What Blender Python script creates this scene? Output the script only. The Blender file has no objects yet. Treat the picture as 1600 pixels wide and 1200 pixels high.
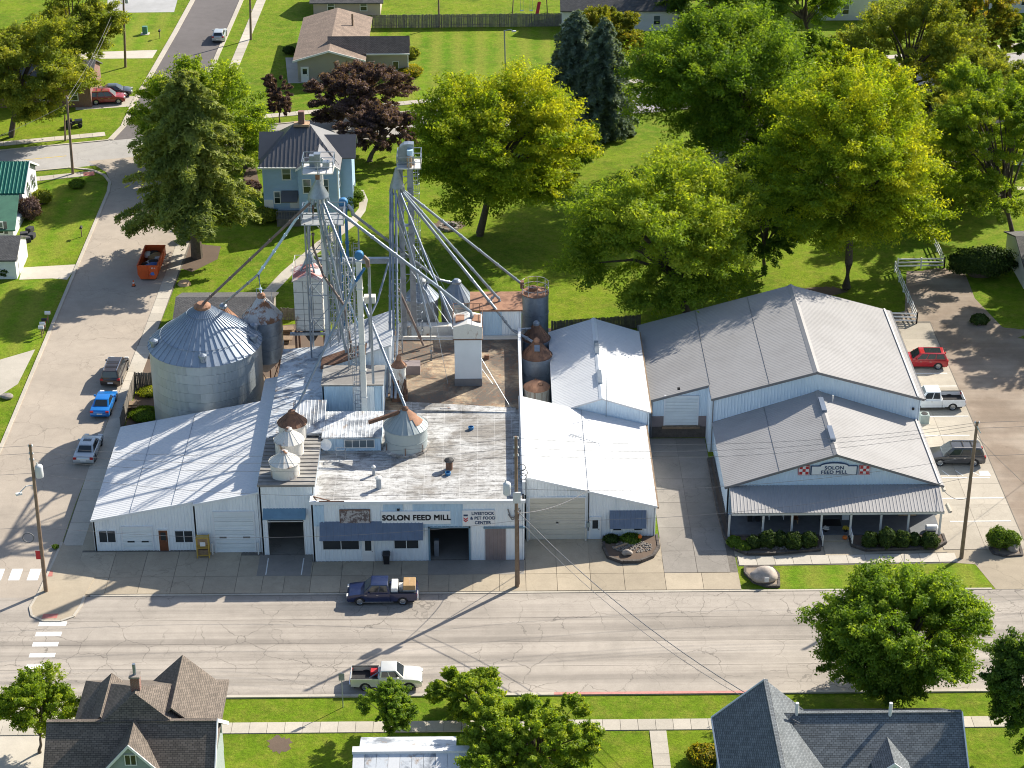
import bpy, bmesh, math, random
import numpy as np
from mathutils import Vector, Matrix
rnd = random.Random(11)
S = bpy.context.scene
COL = S.collection
R = math.radians

# ------------------------------------------------------------------ camera
CH, CF = 95.0, 3240.0                       # camera height (m), focal length (px of the 1600 px photo)
_p, _y, _r = R(27.8), R(0.55), R(-0.155)
FW = Vector((math.sin(_y)*math.cos(_p), math.cos(_y)*math.cos(_p), -math.sin(_p)))
RT = Vector((math.cos(_y), -math.sin(_y), 0))
UP = RT.cross(FW)
RT = RT*math.cos(_r) + UP*math.sin(_r)
UP = RT.cross(FW)
cam = bpy.data.objects.new('camera', bpy.data.cameras.new('camera'))
COL.objects.link(cam)
cam.matrix_world = Matrix(((RT.x, UP.x, -FW.x, 0), (RT.y, UP.y, -FW.y, 0), (RT.z, UP.z, -FW.z, CH), (0, 0, 0, 1)))
cam.data.sensor_width = 36.0
cam.data.lens = 36.0*CF/1600.0
cam.data.clip_start = 1.0
cam.data.clip_end = 4000.0
S.camera = cam

# ------------------------------------------------------------------ light
SUN_EL, SUN_AZ = R(33.3), R(41.0)           # azimuth measured from +X towards +Y
sdir = Vector((math.cos(SUN_AZ)*math.cos(SUN_EL), math.sin(SUN_AZ)*math.cos(SUN_EL), math.sin(SUN_EL)))
W = bpy.data.worlds.new('World'); S.world = W; W.use_nodes = True
wn = W.node_tree.nodes; wn.clear()
sky = wn.new('ShaderNodeTexSky'); sky.sky_type = 'NISHITA'; sky.sun_disc = False
sky.sun_elevation = SUN_EL; sky.sun_rotation = math.pi/2 - SUN_AZ
sky.air_density = 1.0; sky.dust_density = 1.2; sky.ozone_density = 1.0
bg = wn.new('ShaderNodeBackground'); bg.inputs[1].default_value = 0.098
wo = wn.new('ShaderNodeOutputWorld')
W.node_tree.links.new(sky.outputs[0], bg.inputs[0]); W.node_tree.links.new(bg.outputs[0], wo.inputs[0])
sl = bpy.data.lights.new('sun', 'SUN'); sl.energy = 5.0; sl.angle = R(0.53); sl.color = (1.0, 0.925, 0.795)
so = bpy.data.objects.new('sun', sl); COL.objects.link(so)
so.rotation_euler = (-sdir).to_track_quat('-Z', 'Y').to_euler(); so.location = (60, 200, 120)
S.view_settings.view_transform = 'Standard'; S.view_settings.look = 'None'
S.view_settings.gamma = 1.0; S.view_settings.use_curve_mapping = False
S.view_settings.exposure = 0.84
S.render.engine = 'CYCLES'
S.cycles.pixel_filter_type = 'BLACKMAN_HARRIS'; S.cycles.filter_width = 1.05

# ------------------------------------------------------------------ pixel -> place
def ray(x, y): return FW + RT*((x-800)/CF) - UP*((y-600)/CF)
def G(x, y, z=0.0):                          # point at height z seen at that pixel
    d = ray(x, y); t = (z-CH)/d.z
    return Vector((d.x*t, d.y*t, z))
def YP(x, y, Y):                             # point on the upright plane at depth Y
    d = ray(x, y); t = Y/d.y
    return Vector((d.x*t, Y, CH+d.z*t))
def PX(Y, z=0):                              # pixels per metre across at that place
    v = Vector((0, Y, z-CH)); return CF/v.dot(FW)

# ------------------------------------------------------------------ mesh builder
class MB:
    def __init__(s): s.v = []; s.f = []
    def add(s, vs, fs):
        n = len(s.v); s.v += [tuple(v) for v in vs]; s.f += [tuple(i+n for i in f) for f in fs]; return s
    def box(s, x0, x1, y0, y1, z0, z1):
        return s.add([(x0,y0,z0),(x1,y0,z0),(x1,y1,z0),(x0,y1,z0),(x0,y0,z1),(x1,y0,z1),(x1,y1,z1),(x0,y1,z1)],
                     [(3,2,1,0),(4,5,6,7),(0,1,5,4),(1,2,6,5),(2,3,7,6),(3,0,4,7)])
    def hexa(s, b, t):                       # 4 bottom, 4 top points
        return s.add(list(b)+list(t), [(3,2,1,0),(4,5,6,7),(0,1,5,4),(1,2,6,5),(2,3,7,6),(3,0,4,7)])
    def obox(s, c, sx, sy, sz, a=0):         # box on its base centre, turned by a
        ca, sa = math.cos(a), math.sin(a); pts = []
        for z in (0, sz):
            for dx, dy in ((-sx/2,-sy/2),(sx/2,-sy/2),(sx/2,sy/2),(-sx/2,sy/2)):
                pts.append((c[0]+dx*ca-dy*sa, c[1]+dx*sa+dy*ca, c[2]+z))
        return s.hexa(pts[:4], pts[4:])
    def bar(s, p, q, w, h=None):             # square bar between two points
        p, q = Vector(p), Vector(q); d = (q-p).normalized(); h = h or w
        a = d.cross(Vector((0,0,1)))
        a = a.normalized() if a.length > 1e-4 else Vector((1,0,0))
        b = d.cross(a)
        o = [a*(sx*w/2)+b*(sy*h/2) for sx, sy in ((-1,-1),(1,-1),(1,1),(-1,1))]
        return s.hexa([p+i for i in o], [q+i for i in o])
    def tube(s, pts, rad, n=8, caps=True):
        pts = [Vector(p) for p in pts]
        if not isinstance(rad, (list, tuple)): rad = [rad]*len(pts)
        rings = []; base = len(s.v)
        for i, p in enumerate(pts):
            d = (pts[min(i+1, len(pts)-1)]-pts[max(i-1, 0)]).normalized()
            a = d.cross(Vector((0,0,1)))
            a = a.normalized() if a.length > 1e-3 else Vector((1,0,0))
            b = d.cross(a)
            for k in range(n):
                t = 2*math.pi*k/n
                s.v.append(tuple(p+(a*math.cos(t)+b*math.sin(t))*rad[i]))
        for i in range(len(pts)-1):
            for k in range(n):
                s.f.append((base+i*n+k, base+i*n+(k+1)%n, base+(i+1)*n+(k+1)%n, base+(i+1)*n+k))
        if caps:
            s.f.append(tuple(base+k for k in range(n))); s.f.append(tuple(base+(len(pts)-1)*n+k for k in reversed(range(n))))
        return s
    def lathe(s, c, prof, n=24, a0=0.0, a1=2*math.pi, cap=True):   # prof: (radius, z)
        full = abs(a1-a0-2*math.pi) < 1e-6; m = n if full else n+1; base = len(s.v)
        for r_, z in prof:
            for k in range(m):
                t = a0+(a1-a0)*k/n; s.v.append((c[0]+r_*math.cos(t), c[1]+r_*math.sin(t), c[2]+z))
        for i in range(len(prof)-1):
            for k in range(n):
                k2 = (k+1) % m if full else k+1
                s.f.append((base+i*m+k, base+i*m+k2, base+(i+1)*m+k2, base+(i+1)*m+k))
        if cap and full:
            s.f.append(tuple(base+k for k in reversed(range(m)))); s.f.append(tuple(base+(len(prof)-1)*m+k for k in range(m)))
        return s
    def prism(s, poly, z0, z1):              # flat polygon (x, y) from z0 to z1, counterclockwise
        n = len(poly)
        vs = [(p[0],p[1],z0) for p in poly]+[(p[0],p[1],z1) for p in poly]
        return s.add(vs, [tuple(reversed(range(n))), tuple(range(n, 2*n))]+[(i,(i+1)%n,n+(i+1)%n,n+i) for i in range(n)])
    def xprism(s, poly, x0, x1):             # polygon (y, z) extruded along x
        n = len(poly)
        vs = [(x0,p[0],p[1]) for p in poly]+[(x1,p[0],p[1]) for p in poly]
        return s.add(vs, [tuple(range(n)), tuple(reversed(range(n, 2*n)))]+[(i,n+i,n+(i+1)%n,(i+1)%n) for i in range(n)])
    def yprism(s, poly, y0, y1):             # polygon (x, z) extruded along y
        n = len(poly)
        vs = [(p[0],y0,p[1]) for p in poly]+[(p[0],y1,p[1]) for p in poly]
        return s.add(vs, [tuple(reversed(range(n))), tuple(range(n, 2*n))]+[(i,(i+1)%n,n+(i+1)%n,n+i) for i in range(n)])
    def ribs(s, o, u, L, v, lenf, n, pitch=0.3, h=0.035, start=None):
        """ribbed sheet: profile steps along u over L, ribs run along v; lenf(t) -> (from, to) along v"""
        o, u, v, n = Vector(o), Vector(u), Vector(v), Vector(n)
        k = max(1, round(L/pitch)); p = L/k; prof = []
        for i in range(k):
            a = i*p
            prof += [(a, 0), (a+p*.62, 0), (a+p*.70, h), (a+p*.92, h)]
        prof.append((L, 0)); base = len(s.v)
        for t, hh in prof:
            a, b = lenf(t)
            s.v.append(tuple(o+u*t+v*a+n*hh)); s.v.append(tuple(o+u*t+v*b+n*hh))
        for i in range(len(prof)-1):
            s.f.append((base+2*i, base+2*i+2, base+2*i+3, base+2*i+1))
        return s
    def build(s, name, mat=None, parent=None, local=False, smooth=False, bevel=0, uv=True):
        off = Vector((0,0,0))
        if parent is not None and not local: off = ORG.get(parent.name, off)
        me = bpy.data.meshes.new(name)
        me.from_pydata([(v[0]-off.x, v[1]-off.y, v[2]-off.z) for v in s.v], [], s.f)
        if bevel:
            bm = bmesh.new(); bm.from_mesh(me)
            bmesh.ops.bevel(bm, geom=[e for e in bm.edges if e.calc_face_angle(0) > 0.5], offset=bevel, segments=2, affect='EDGES', profile=.6)
            bm.to_mesh(me); bm.free()
        if uv: planar_uv(me)
        if smooth:
            me.shade_smooth() if smooth is True else me.set_sharp_from_angle(angle=smooth)
        return link(name, me, mat, parent)

ORG = {}
def planar_uv(me):
    lay = me.uv_layers.new(name='UVMap').data; vs = me.vertices
    for p in me.polygons:
        n = p.normal
        if abs(n.z) > .999: u = Vector((1,0,0)); v = Vector((0,1,0))
        else: u = Vector((-n.y, n.x, 0)).normalized(); v = n.cross(u)
        for li, vi in zip(p.loop_indices, p.vertices):
            c = vs[vi].co; lay[li].uv = (c.dot(u), c.dot(v))
def link(name, me, mat, parent):
    if mat is not None and not me.materials: me.materials.append(MT[mat] if isinstance(mat, str) else mat)
    o = bpy.data.objects.new(name, me); COL.objects.link(o)
    if parent is not None:
        o.parent = parent; ORG[o.name] = ORG.get(parent.name, Vector((0,0,0)))
    else: ORG[o.name] = Vector((0,0,0))
    return o
def tag(o, label=None, cat=None, group=None, kind=None):
    if label: o['label'] = label
    if cat: o['category'] = cat
    if group: o['group'] = group
    if kind: o['kind'] = kind
    return o
def thing(name, label, cat, loc, group=None, rz=0):
    o = bpy.data.objects.new(name, None); COL.objects.link(o); o.location = loc; o.rotation_euler = (0,0,rz)
    o.empty_display_size = .3
    ORG[o.name] = Vector(loc); tag(o, label, cat, group); return o
def piece(src, name, parent, loc=(0,0,0), rz=0):      # another object on the same mesh
    o = bpy.data.objects.new(name, src.data); COL.objects.link(o); o.parent = parent
    o.location = loc; o.rotation_euler = (0,0,rz); return o
def copy_tree(o, parent=None):
    c = o.copy(); COL.objects.link(c); c.parent = parent
    for ch in [k for k in CH_OF(o)]: copy_tree(ch, c)
    return c
def CH_OF(o): return list(o.children)

# ------------------------------------------------------------------ materials
MT = {}
class NT:
    def __init__(s, name):
        s.m = bpy.data.materials.new(name); s.m.use_nodes = True; MT[name] = s.m
        s.t = s.m.node_tree; s.b = s.t.nodes['Principled BSDF']; s.out = s.t.nodes['Material Output']
    def n(s, typ, **kw):
        nd = s.t.nodes.new('ShaderNode'+typ)
        for k, v in kw.items(): setattr(nd, k, v)
        return nd
    def l(s, a, b): s.t.links.new(a, b)
    def coord(s, kind='Object', sc=(1,1,1), rz=0):
        if kind == 'World': c = s.n('NewGeometry').outputs['Position']
        else: c = s.n('TexCoord').outputs[kind]
        mp = s.n('Mapping'); mp.inputs['Scale'].default_value = sc; mp.inputs['Rotation'].default_value = (0,0,rz)
        s.l(c, mp.inputs[0]); return mp.outputs[0]
    def noise(s, vec, scale, detail=5, rough=.6, dist=0):
        nd = s.n('TexNoise'); nd.inputs['Scale'].default_value = scale; nd.inputs['Detail'].default_value = detail
        nd.inputs['Roughness'].default_value = rough; nd.inputs['Distortion'].default_value = dist
        s.l(vec, nd.inputs['Vector']); return nd.outputs['Fac']
    def ramp(s, fac, stops):
        r = s.n('ValToRGB'); s.l(fac, r.inputs[0]); e = r.color_ramp.elements
        while len(e) < len(stops): e.new(.5)
        for i, (p, c) in enumerate(stops):
            e[i].position = p; e[i].color = (c, c, c, 1) if not isinstance(c, (tuple, list)) else (*c, 1)
        return r.outputs[0]
    def mix(s, fac, a, b, mode='MIX'):
        m = s.n('Mix', data_type='RGBA', blend_type=mode)
        for sock, val in ((m.inputs[0], fac), (m.inputs[6], a), (m.inputs[7], b)):
            if hasattr(val, 'node'): s.l(val, sock)
            elif isinstance(val, (tuple, list)): sock.default_value = (*val, 1)
            else: sock.default_value = val
        return m.outputs[2]
    def math(s, op, a, b=0.0):
        m = s.n('Math', operation=op)
        for i, val in enumerate((a, b)):
            if hasattr(val, 'node'): s.l(val, m.inputs[i])
            else: m.inputs[i].default_value = val
        return m.outputs[0]
    def bump(s, h, strength=.3, dist=.02):
        b = s.n('Bump'); b.inputs['Strength'].default_value = strength; b.inputs['Distance'].default_value = dist
        s.l(h, b.inputs['Height']); s.l(b.outputs[0], s.b.inputs['Normal'])
    def fin(s, col, rough=.7, metal=0.0, spec=.5):
        if hasattr(col, 'node'): s.l(col, s.b.inputs['Base Color'])
        else: s.b.inputs['Base Color'].default_value = (*col, 1)
        if hasattr(rough, 'node'): s.l(rough, s.b.inputs['Roughness'])
        else: s.b.inputs['Roughness'].default_value = rough
        s.b.inputs['Metallic'].default_value = metal; s.b.inputs['Specular IOR Level'].default_value = spec
        return s.m
def sc(c, k): return tuple(min(1, x*k) for x in c)
def m_plain(name, c, rough=.6, metal=0.0, var=.12, scale=1.5, rand=.08, kind='Object', bump=0, spec=.4):
    t = NT(name); v = t.coord(kind)
    f = t.noise(v, scale, 6, .65)
    col = t.mix(t.ramp(f, [(.3, 0.0), (.7, 1.0)]), sc(c, 1-var), sc(c, 1+var))
    if rand:
        oi = t.n('ObjectInfo').outputs['Random']
        col = t.mix(1.0, col, t.ramp(oi, [(0, 1-rand), (1, 1.0)]), 'MULTIPLY')
    if bump: t.bump(t.noise(v, scale*8, 4), bump, .02)
    return t.fin(col, rough, metal, spec)
def m_dirty(name, c, d, lo, hi, scale=.8, rough=.6, metal=0.0, stretch=(1,1,1), fine=6, kind='Object', d2=None, bump=.1, detail=8):
    """clean colour c with stains d where the noise passes lo..hi; d2 a second, finer stain"""
    t = NT(name); v = t.coord(kind, stretch)
    f = t.noise(v, scale, detail, .68, .4)
    base = t.mix(t.noise(v, fine, 4), sc(c, .88), sc(c, 1.08))
    col = t.mix(t.ramp(f, [(lo, 0.0), (hi, 1.0)]), base, d)
    if d2:
        v2 = t.coord(kind, (stretch[1], stretch[0], stretch[2])); f2 = t.noise(v2, scale*2.7, 8, .7)
        col = t.mix(t.ramp(f2, [(.56, 0.0), (.70, .85)]), col, d2)
    if bump: t.bump(t.noise(v, fine*3, 3), bump, .02)
    return t.fin(col, rough, metal)
def m_shingle(name, c1, c2, w=.33, h=.15, mortar=(.02,.02,.02), blotch=.25):
    t = NT(name); v = t.coord('UV')
    b = t.n('TexBrick'); t.l(v, b.inputs['Vector'])
    b.inputs['Color1'].default_value = (*c1, 1); b.inputs['Color2'].default_value = (*c2, 1); b.inputs['Mortar'].default_value = (*mortar, 1)
    b.inputs['Scale'].default_value = 1; b.inputs['Mortar Size'].default_value = .012; b.inputs['Brick Width'].default_value = w; b.inputs['Row Height'].default_value = h
    b.inputs['Bias'].default_value = -.1
    n1 = t.noise(t.coord('Object'), .7, 4); col = t.mix(1.0, b.outputs['Color'], t.ramp(n1, [(.3, 1-blotch), (.7, 1.0)]), 'MULTIPLY')
    col = t.mix(.35, col, t.mix(t.noise(t.coord('Object'), 14, 2), (.2,.2,.2), (1,1,1)), 'MULTIPLY')
    sp = t.n('SeparateXYZ'); t.l(v, sp.inputs[0]); saw = t.math('FRACT', t.math('DIVIDE', sp.outputs[1], h))
    t.bump(t.math('SUBTRACT', b.outputs['Fac'], t.math('MULTIPLY', saw, -.5)), -.6, .02)
    return t.fin(col, .9)
def m_lap(name, c, h=.2, axis=1, var=.1, rough=.65, metal=0.0, depth=.02):      # siding / corrugation in the sheet's own v
    t = NT(name); v = t.coord('UV'); sp = t.n('SeparateXYZ'); t.l(v, sp.inputs[0])
    fr = t.math('FRACT', t.math('DIVIDE', sp.outputs[axis], h))
    col = t.mix(t.noise(t.coord('Object'), .9, 6), sc(c, 1-var), sc(c, 1+var))
    col = t.mix(1.0, col, t.ramp(t.n('ObjectInfo').outputs['Random'], [(0, .86), (1, 1.0)]), 'MULTIPLY')
    t.bump(fr, .7, depth); return t.fin(col, rough, metal)
def m_corr(name, c, h=.09, rough=.42, metal=.55, stain=None, var=.12):
    t = NT(name); v = t.coord('UV'); sp = t.n('SeparateXYZ'); t.l(v, sp.inputs[0])
    wv = t.math('SINE', t.math('MULTIPLY', sp.outputs[1], 2*math.pi/h))
    o = t.coord('Object', (1,1,.15)); col = t.mix(t.noise(o, 1.6, 7), sc(c, 1-var), sc(c, 1+var))
    if stain: col = t.mix(t.ramp(t.noise(o, 1.1, 8, .7), [(.52, 0.0), (.66, .9)]), col, stain)
    col = t.mix(1.0, col, t.ramp(t.n('ObjectInfo').outputs['Random'], [(0, .9), (1, 1.0)]), 'MULTIPLY')
    t.bump(wv, .35, .02); return t.fin(col, rough, metal)
def m_pave(name, c, crack=.5, cs=.35, dark=.75, fine=9, oil=0.3, rand=.1, warm=None, streak=None):
    t = NT(name); v = t.coord('World'); big = t.noise(v, .12, 6, .65); med = t.noise(v, .9, 6, .6); fi = t.noise(v, fine, 3, .7)
    col = t.mix(t.ramp(big, [(.3, 0.0), (.7, 1.0)]), sc(c, .86), sc(c, 1.1))
    if warm: col = t.mix(t.ramp(t.noise(v, .2, 4), [(.4, 0.0), (.65, .7)]), col, warm)
    col = t.mix(.5, col, t.ramp(med, [(.25, .72), (.7, 1.0)]), 'MULTIPLY')
    col = t.mix(.6, col, t.ramp(fi, [(.2, .7), (.75, 1.0)]), 'MULTIPLY')
    if streak:
        s2 = t.noise(t.coord('World', (.02, .75, 1)), 1.0, 5, .6)
        col = t.mix(streak, col, t.ramp(s2, [(.38, .60), (.58, 1.0)]), 'MULTIPLY')
    if oil: col = t.mix(t.ramp(t.noise(v, .55, 5, .7, 1.0), [(.62, 0.0), (.78, oil)]), col, sc(c, .35))
    if rand: col = t.mix(1.0, col, t.ramp(t.n('ObjectInfo').outputs['Random'], [(0, 1-rand), (1, 1.0)]), 'MULTIPLY')
    if crack:
        ns = t.n('TexNoise'); ns.inputs['Scale'].default_value = .8; ns.inputs['Detail'].default_value = 6; t.l(v, ns.inputs['Vector'])
        vv = t.n('VectorMath', operation='ADD'); t.l(v, vv.inputs[0])
        ms = t.n('VectorMath', operation='SCALE'); ms.inputs[3].default_value = 1.3; t.l(ns.outputs['Color'], ms.inputs[0]); t.l(ms.outputs[0], vv.inputs[1])
        vo = t.n('TexVoronoi', feature='DISTANCE_TO_EDGE'); vo.inputs['Scale'].default_value = cs; t.l(vv.outputs[0], vo.inputs['Vector'])
        mask = t.math('MULTIPLY', t.ramp(vo.outputs['Distance'], [(.0, 1.0), (.016*cs/.35, 0.0)]), t.ramp(t.noise(v, .13, 4), [(.42, 0.0), (.58, crack)]))
        col = t.mix(mask, col, sc(c, .22))
        v2 = t.n('TexVoronoi', feature='DISTANCE_TO_EDGE'); v2.inputs['Scale'].default_value = cs*3.2; t.l(vv.outputs[0], v2.inputs['Vector'])
        mask2 = t.math('MULTIPLY', t.ramp(v2.outputs['Distance'], [(.0, .8), (.03, 0.0)]), t.ramp(t.noise(t.coord('World', (.25,1,1)), .22, 4), [(.5, 0.0), (.62, crack)]))
        col = t.mix(mask2, col, sc(c, .4))
    t.bump(fi, .25, .01); return t.fin(col, .88, 0, .3)
def m_grass(name, a, b, dry, stripes=0.0):
    t = NT(name); v = t.coord('World'); big = t.noise(v, .07, 5, .6); med = t.noise(v, .7, 6, .7); fi = t.noise(v, 4.5, 5, .85)
    col = t.mix(t.ramp(big, [(.35, 0.0), (.65, 1.0)]), a, b)
    col = t.mix(t.ramp(med, [(.45, 0.0), (.70, .7)]), col, dry)
    col = t.mix(t.ramp(t.noise(v, .23, 5, .7), [(.5, 0.0), (.7, .6)]), col, sc(a, .62))
    if stripes:
        w = t.n('TexWave'); w.inputs['Scale'].default_value = .1; w.inputs['Distortion'].default_value = 1.2; w.inputs['Detail'].default_value = 3; t.l(v, w.inputs['Vector'])
        col = t.mix(t.math('MULTIPLY', w.outputs['Fac'], stripes), col, dry)
    col = t.mix(.7, col, t.ramp(t.noise(v, 1.7, 5, .75), [(.3, .5), (.62, 1.0)]), 'MULTIPLY')
    col = t.mix(.85, col, t.ramp(fi, [(.25, .35), (.7, 1.0)]), 'MULTIPLY')
    t.bump(fi, .9, .12); return t.fin(col, .95, 0, .1)
def m_leaf(name, c1, c2, c3, trans=.35):
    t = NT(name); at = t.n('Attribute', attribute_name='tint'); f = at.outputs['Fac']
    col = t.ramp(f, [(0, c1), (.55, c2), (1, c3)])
    t.t.nodes.remove(t.b)
    d = t.n('BsdfDiffuse'); tr = t.n('BsdfTranslucent'); gl = t.n('BsdfGlossy'); gl.inputs['Roughness'].default_value = .5; gl.inputs['Color'].default_value = (1,1,1,1)
    t.l(col, d.inputs[0]); br = t.mix(1.0, col, (2.0, 1.9, .6), 'MULTIPLY'); t.l(br, tr.inputs[0])
    m1 = t.n('MixShader'); m1.inputs[0].default_value = trans; t.l(d.outputs[0], m1.inputs[1]); t.l(tr.outputs[0], m1.inputs[2])
    m2 = t.n('MixShader'); m2.inputs[0].default_value = .008; t.l(m1.outputs[0], m2.inputs[1]); t.l(gl.outputs[0], m2.inputs[2])
    t.l(m2.outputs[0], t.out.inputs[0]); return t.m
def m_paint(name, c, metal=.0, rough=.3):
    t = NT(name); t.b.inputs['Coat Weight'].default_value = .6; t.b.inputs['Coat Roughness'].default_value = .08
    col = t.mix(t.noise(t.coord('Object'), 3, 5), sc(c, .92), sc(c, 1.05))
    return t.fin(col, rough, metal)

GR = (.30,.41,.46)
m_plain('white_metal', (.70,.73,.76), .45, 0, .05, .6, 0, 'World')
m_dirty('white_wall', (.77,.82,.86), (.55,.62,.68), .5, .8, .5, .5, 0, (1,1,.25), 5, 'World')
m_dirty('white_roof', (.64,.65,.665), (.56,.57,.585), .52, .75, .35, .7, 0, (1,1,1), 5, 'World', bump=0).node_tree.nodes['Principled BSDF'].inputs['Specular IOR Level'].default_value = .25
m_dirty('blue_wall', (.48,.64,.78), (.34,.46,.58), .45, .75, .5, .5, 0, (1,1,.2), 5, 'World')
m_dirty('store_wall', (.64,.76,.86), (.55,.67,.78), .45, .8, .5, .5, 0, (1,1,.3), 5, 'World')
m_dirty('grey_roof', (.36,.352,.35), (.305,.297,.293), .45, .72, .25, .85, 0, (1,1,1), 7, 'World', bump=0).node_tree.nodes['Principled BSDF'].inputs['Specular IOR Level'].default_value = .15
m_dirty('worn_roof', (.60,.63,.66), (.20,.22,.25), .47, .62, .55, .5, .1, (1,1,1), 6, 'World', (.30,.20,.12))
m_plain('grey_trim', (.20,.20,.21), .5, .2, .1, 2)
m_plain('awning_blue', (.15,.185,.25), .45, .2, .1, 1.0, 0)
m_plain('teal_trim', (.16,.27,.36), .5, .1, .12, 2)
m_plain('door_panel', (.72,.78,.81), .5, 0, .05, 1.0, .1)
m_plain('cream_panel', (.60,.57,.49), .5, 0, .05, 1.0, .08)
m_plain('brown_grey', (.23,.19,.19), .6, 0, .1, 1)
m_plain('brown_door', (.16,.055,.025), .5, 0, .2, 3)
m_plain('wood', (.24,.17,.11), .8, 0, .25, 3)
m_plain('grey_wood', (.20,.18,.155), .9, 0, .3, 2.5, .3)
m_plain('pole_wood', (.23,.165,.115), .85, 0, .25, 2.5)
def m_deck(name, c, spots, streaks, patch, p_lo, p_hi, seam=0.0):
    """flat roof skin: mottled base, soft patches, fine streaky dirt, sheet seams"""
    t = NT(name); v = t.coord('World'); col = t.mix(t.ramp(t.noise(v, 1.1, 6, .7), [(.3, 0.0), (.7, 1.0)]), sc(c, .80), sc(c, 1.12))
    col = t.mix(t.ramp(t.noise(v, .22, 7, .68, .6), [(p_lo, 0.0), (p_hi, .9)]), col, patch)
    col = t.mix(t.ramp(t.noise(t.coord('World', (.35, 1.9, 1)), 1.6, 9, .78), [(.48, 0.0), (.60, .85)]), col, streaks)
    col = t.mix(t.ramp(t.noise(v, 3.2, 7, .8), [(.52, 0.0), (.64, .75)]), col, spots)
    if seam:
        b = t.n('TexBrick'); t.l(v, b.inputs['Vector']); b.inputs['Scale'].default_value = 1; b.inputs['Brick Width'].default_value = 1.5; b.inputs['Row Height'].default_value = .95; b.inputs['Mortar Size'].default_value = .03; b.offset = 0
        col = t.mix(t.math('MULTIPLY', b.outputs['Fac'], seam), col, sc(c, 1.25))
    t.bump(t.noise(v, 6, 5), .3, .03); return t.fin(col, .85)
m_deck('membrane', (.53,.53,.525), (.085,.08,.078), (.12,.115,.11), (.22,.20,.175), .46, .60, .25)
m_deck('rusty_deck', (.44,.34,.225), (.26,.105,.045), (.13,.10,.075), (.075,.068,.062), .40, .54)
m_dirty('dark_deck', (.20,.19,.18), (.36,.35,.33), .45, .7, .6, .8, 0, (.5,1.5,1), 6, 'World', bump=.2)
m_corr('galv_corr', (.46,.50,.52), .10, .42, .45)
m_corr('galv_pale', (.36,.41,.42), .10, .5, .2)
m_corr('galv_dull', (.40,.42,.43), .10, .5, .4, (.50,.47,.43))
m_dirty('galv', (.28,.325,.385), (.19,.215,.25), .45, .7, 1.2, .4, .55, bump=0)
m_dirty('galv_roof', (.34,.40,.48), (.27,.32,.39), .45, .7, .6, .5, .2, bump=0, kind='World')
m_dirty('galv_rust', (.50,.50,.50), (.25,.115,.055), .50, .58, .75, .6, .15, kind='World')
m_dirty('rust', (.22,.115,.07), (.11,.06,.042), .42, .62, 1.5, .85, 0, kind='World')
m_dirty('rust_pale', (.34,.18,.11), (.20,.10,.06), .45, .65, 1.2, .85, 0, kind='World')
m_dirty('white_rusty', (.66,.64,.60), (.26,.14,.07), .56, .68, .9, .6, 0, (1,1,.5), kind='World')
m_dirty('red_roof', (.34,.10,.09), (.58,.53,.51), .45, .56, 1.0, .7, 0, kind='World')
m_dirty('tank_rust', (.35,.33,.30), (.16,.10,.07), .48, .6, 1.6, .8, 0, (2.2,2.2,.18))
m_plain('blue_paint', (.04,.17,.36), .45, .1, .15, 3)
m_plain('rust_spout', (.20,.15,.13), .6, .3, .3, 1.5)
m_plain('black', (.02,.02,.022), .6, 0, .2, 2)
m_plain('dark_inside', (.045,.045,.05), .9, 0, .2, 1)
m_plain('rubber', (.025,.025,.027), .85, 0, .15, 4)
m_plain('rim', (.45,.46,.48), .3, .8, .1, 4)
m_plain('chrome', (.6,.6,.62), .25, .9, .05, 4)
t = NT('glass'); t.fin((.025,.032,.038), .06, 0, .8)
t = NT('glass_pale'); t.fin((.12,.15,.17), .08, 0, .8)
m_plain('white_paint', (.80,.80,.79), .5, 0, .05, 2)
m_plain('bare_white', (.72,.71,.68), .7, 0, .08, 2)
m_plain('sign_white', (.80,.80,.80), .5, 0, .03, 2)
m_plain('letter_black', (.015,.015,.02), .6, 0, 0.0, 2)
m_plain('letter_blue', (.03,.06,.14), .6, 0, 0.0, 2)
m_plain('sign_red', (.50,.03,.035), .5, 0, .05, 3)
m_dirty('rusty_sign', (.13,.10,.10), (.42,.40,.40), .47, .55, 3.2, .7, 0)
m_pave('road', (.46,.41,.355), .75, .35, streak=.75, oil=.25, warm=(.50,.445,.385))
m_plain('road_joint', (.15,.135,.115), .95, 0, .3, 3, 0, 'World')
m_pave('side_road', (.43,.37,.305), .5, .16, streak=0, oil=.12, warm=(.48,.41,.335))
m_pave('back_road', (.45,.43,.41), .4, .2, streak=0, oil=.1)
m_pave('asphalt', (.155,.14,.138), .15, .2, oil=0)
m_pave('concrete', (.50,.445,.365), .3, .2, oil=.25, rand=.16)
m_pave('apron', (.49,.415,.31), .35, .22, oil=.5, rand=.2)
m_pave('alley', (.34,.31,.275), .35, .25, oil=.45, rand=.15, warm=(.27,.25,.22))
m_pave('walk', (.58,.53,.45), .15, .2, oil=.1, rand=.14)
m_pave('kerb', (.55,.50,.42), .2, .4, oil=.15, rand=.1)
m_pave('gravel', (.29,.225,.17), 0, fine=9, oil=.5, warm=(.46,.385,.31), streak=.35)
m_pave('soil', (.16,.115,.085), 0, fine=18, oil=.3)
m_pave('far_gravel', (.48,.48,.48), 0, fine=12, oil=0)
m_plain('road_paint', (.74,.74,.72), .7, 0, .12, 6, 0, 'World')
m_plain('kerb_red', (.48,.22,.19), .7, 0, .2, 4, 0, 'World')
m_plain('pad_red', (.46,.17,.14), .8, 0, .15, 4)
m_plain('yellow_paint', (.62,.44,.05), .7, 0, .15, 4, 0, 'World')
m_grass('grass', (.150,.275,.012), (.245,.350,.018), (.37,.36,.06))
m_grass('lawn_bright', (.150,.305,.012), (.240,.380,.018), (.37,.37,.06), .5)
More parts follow.
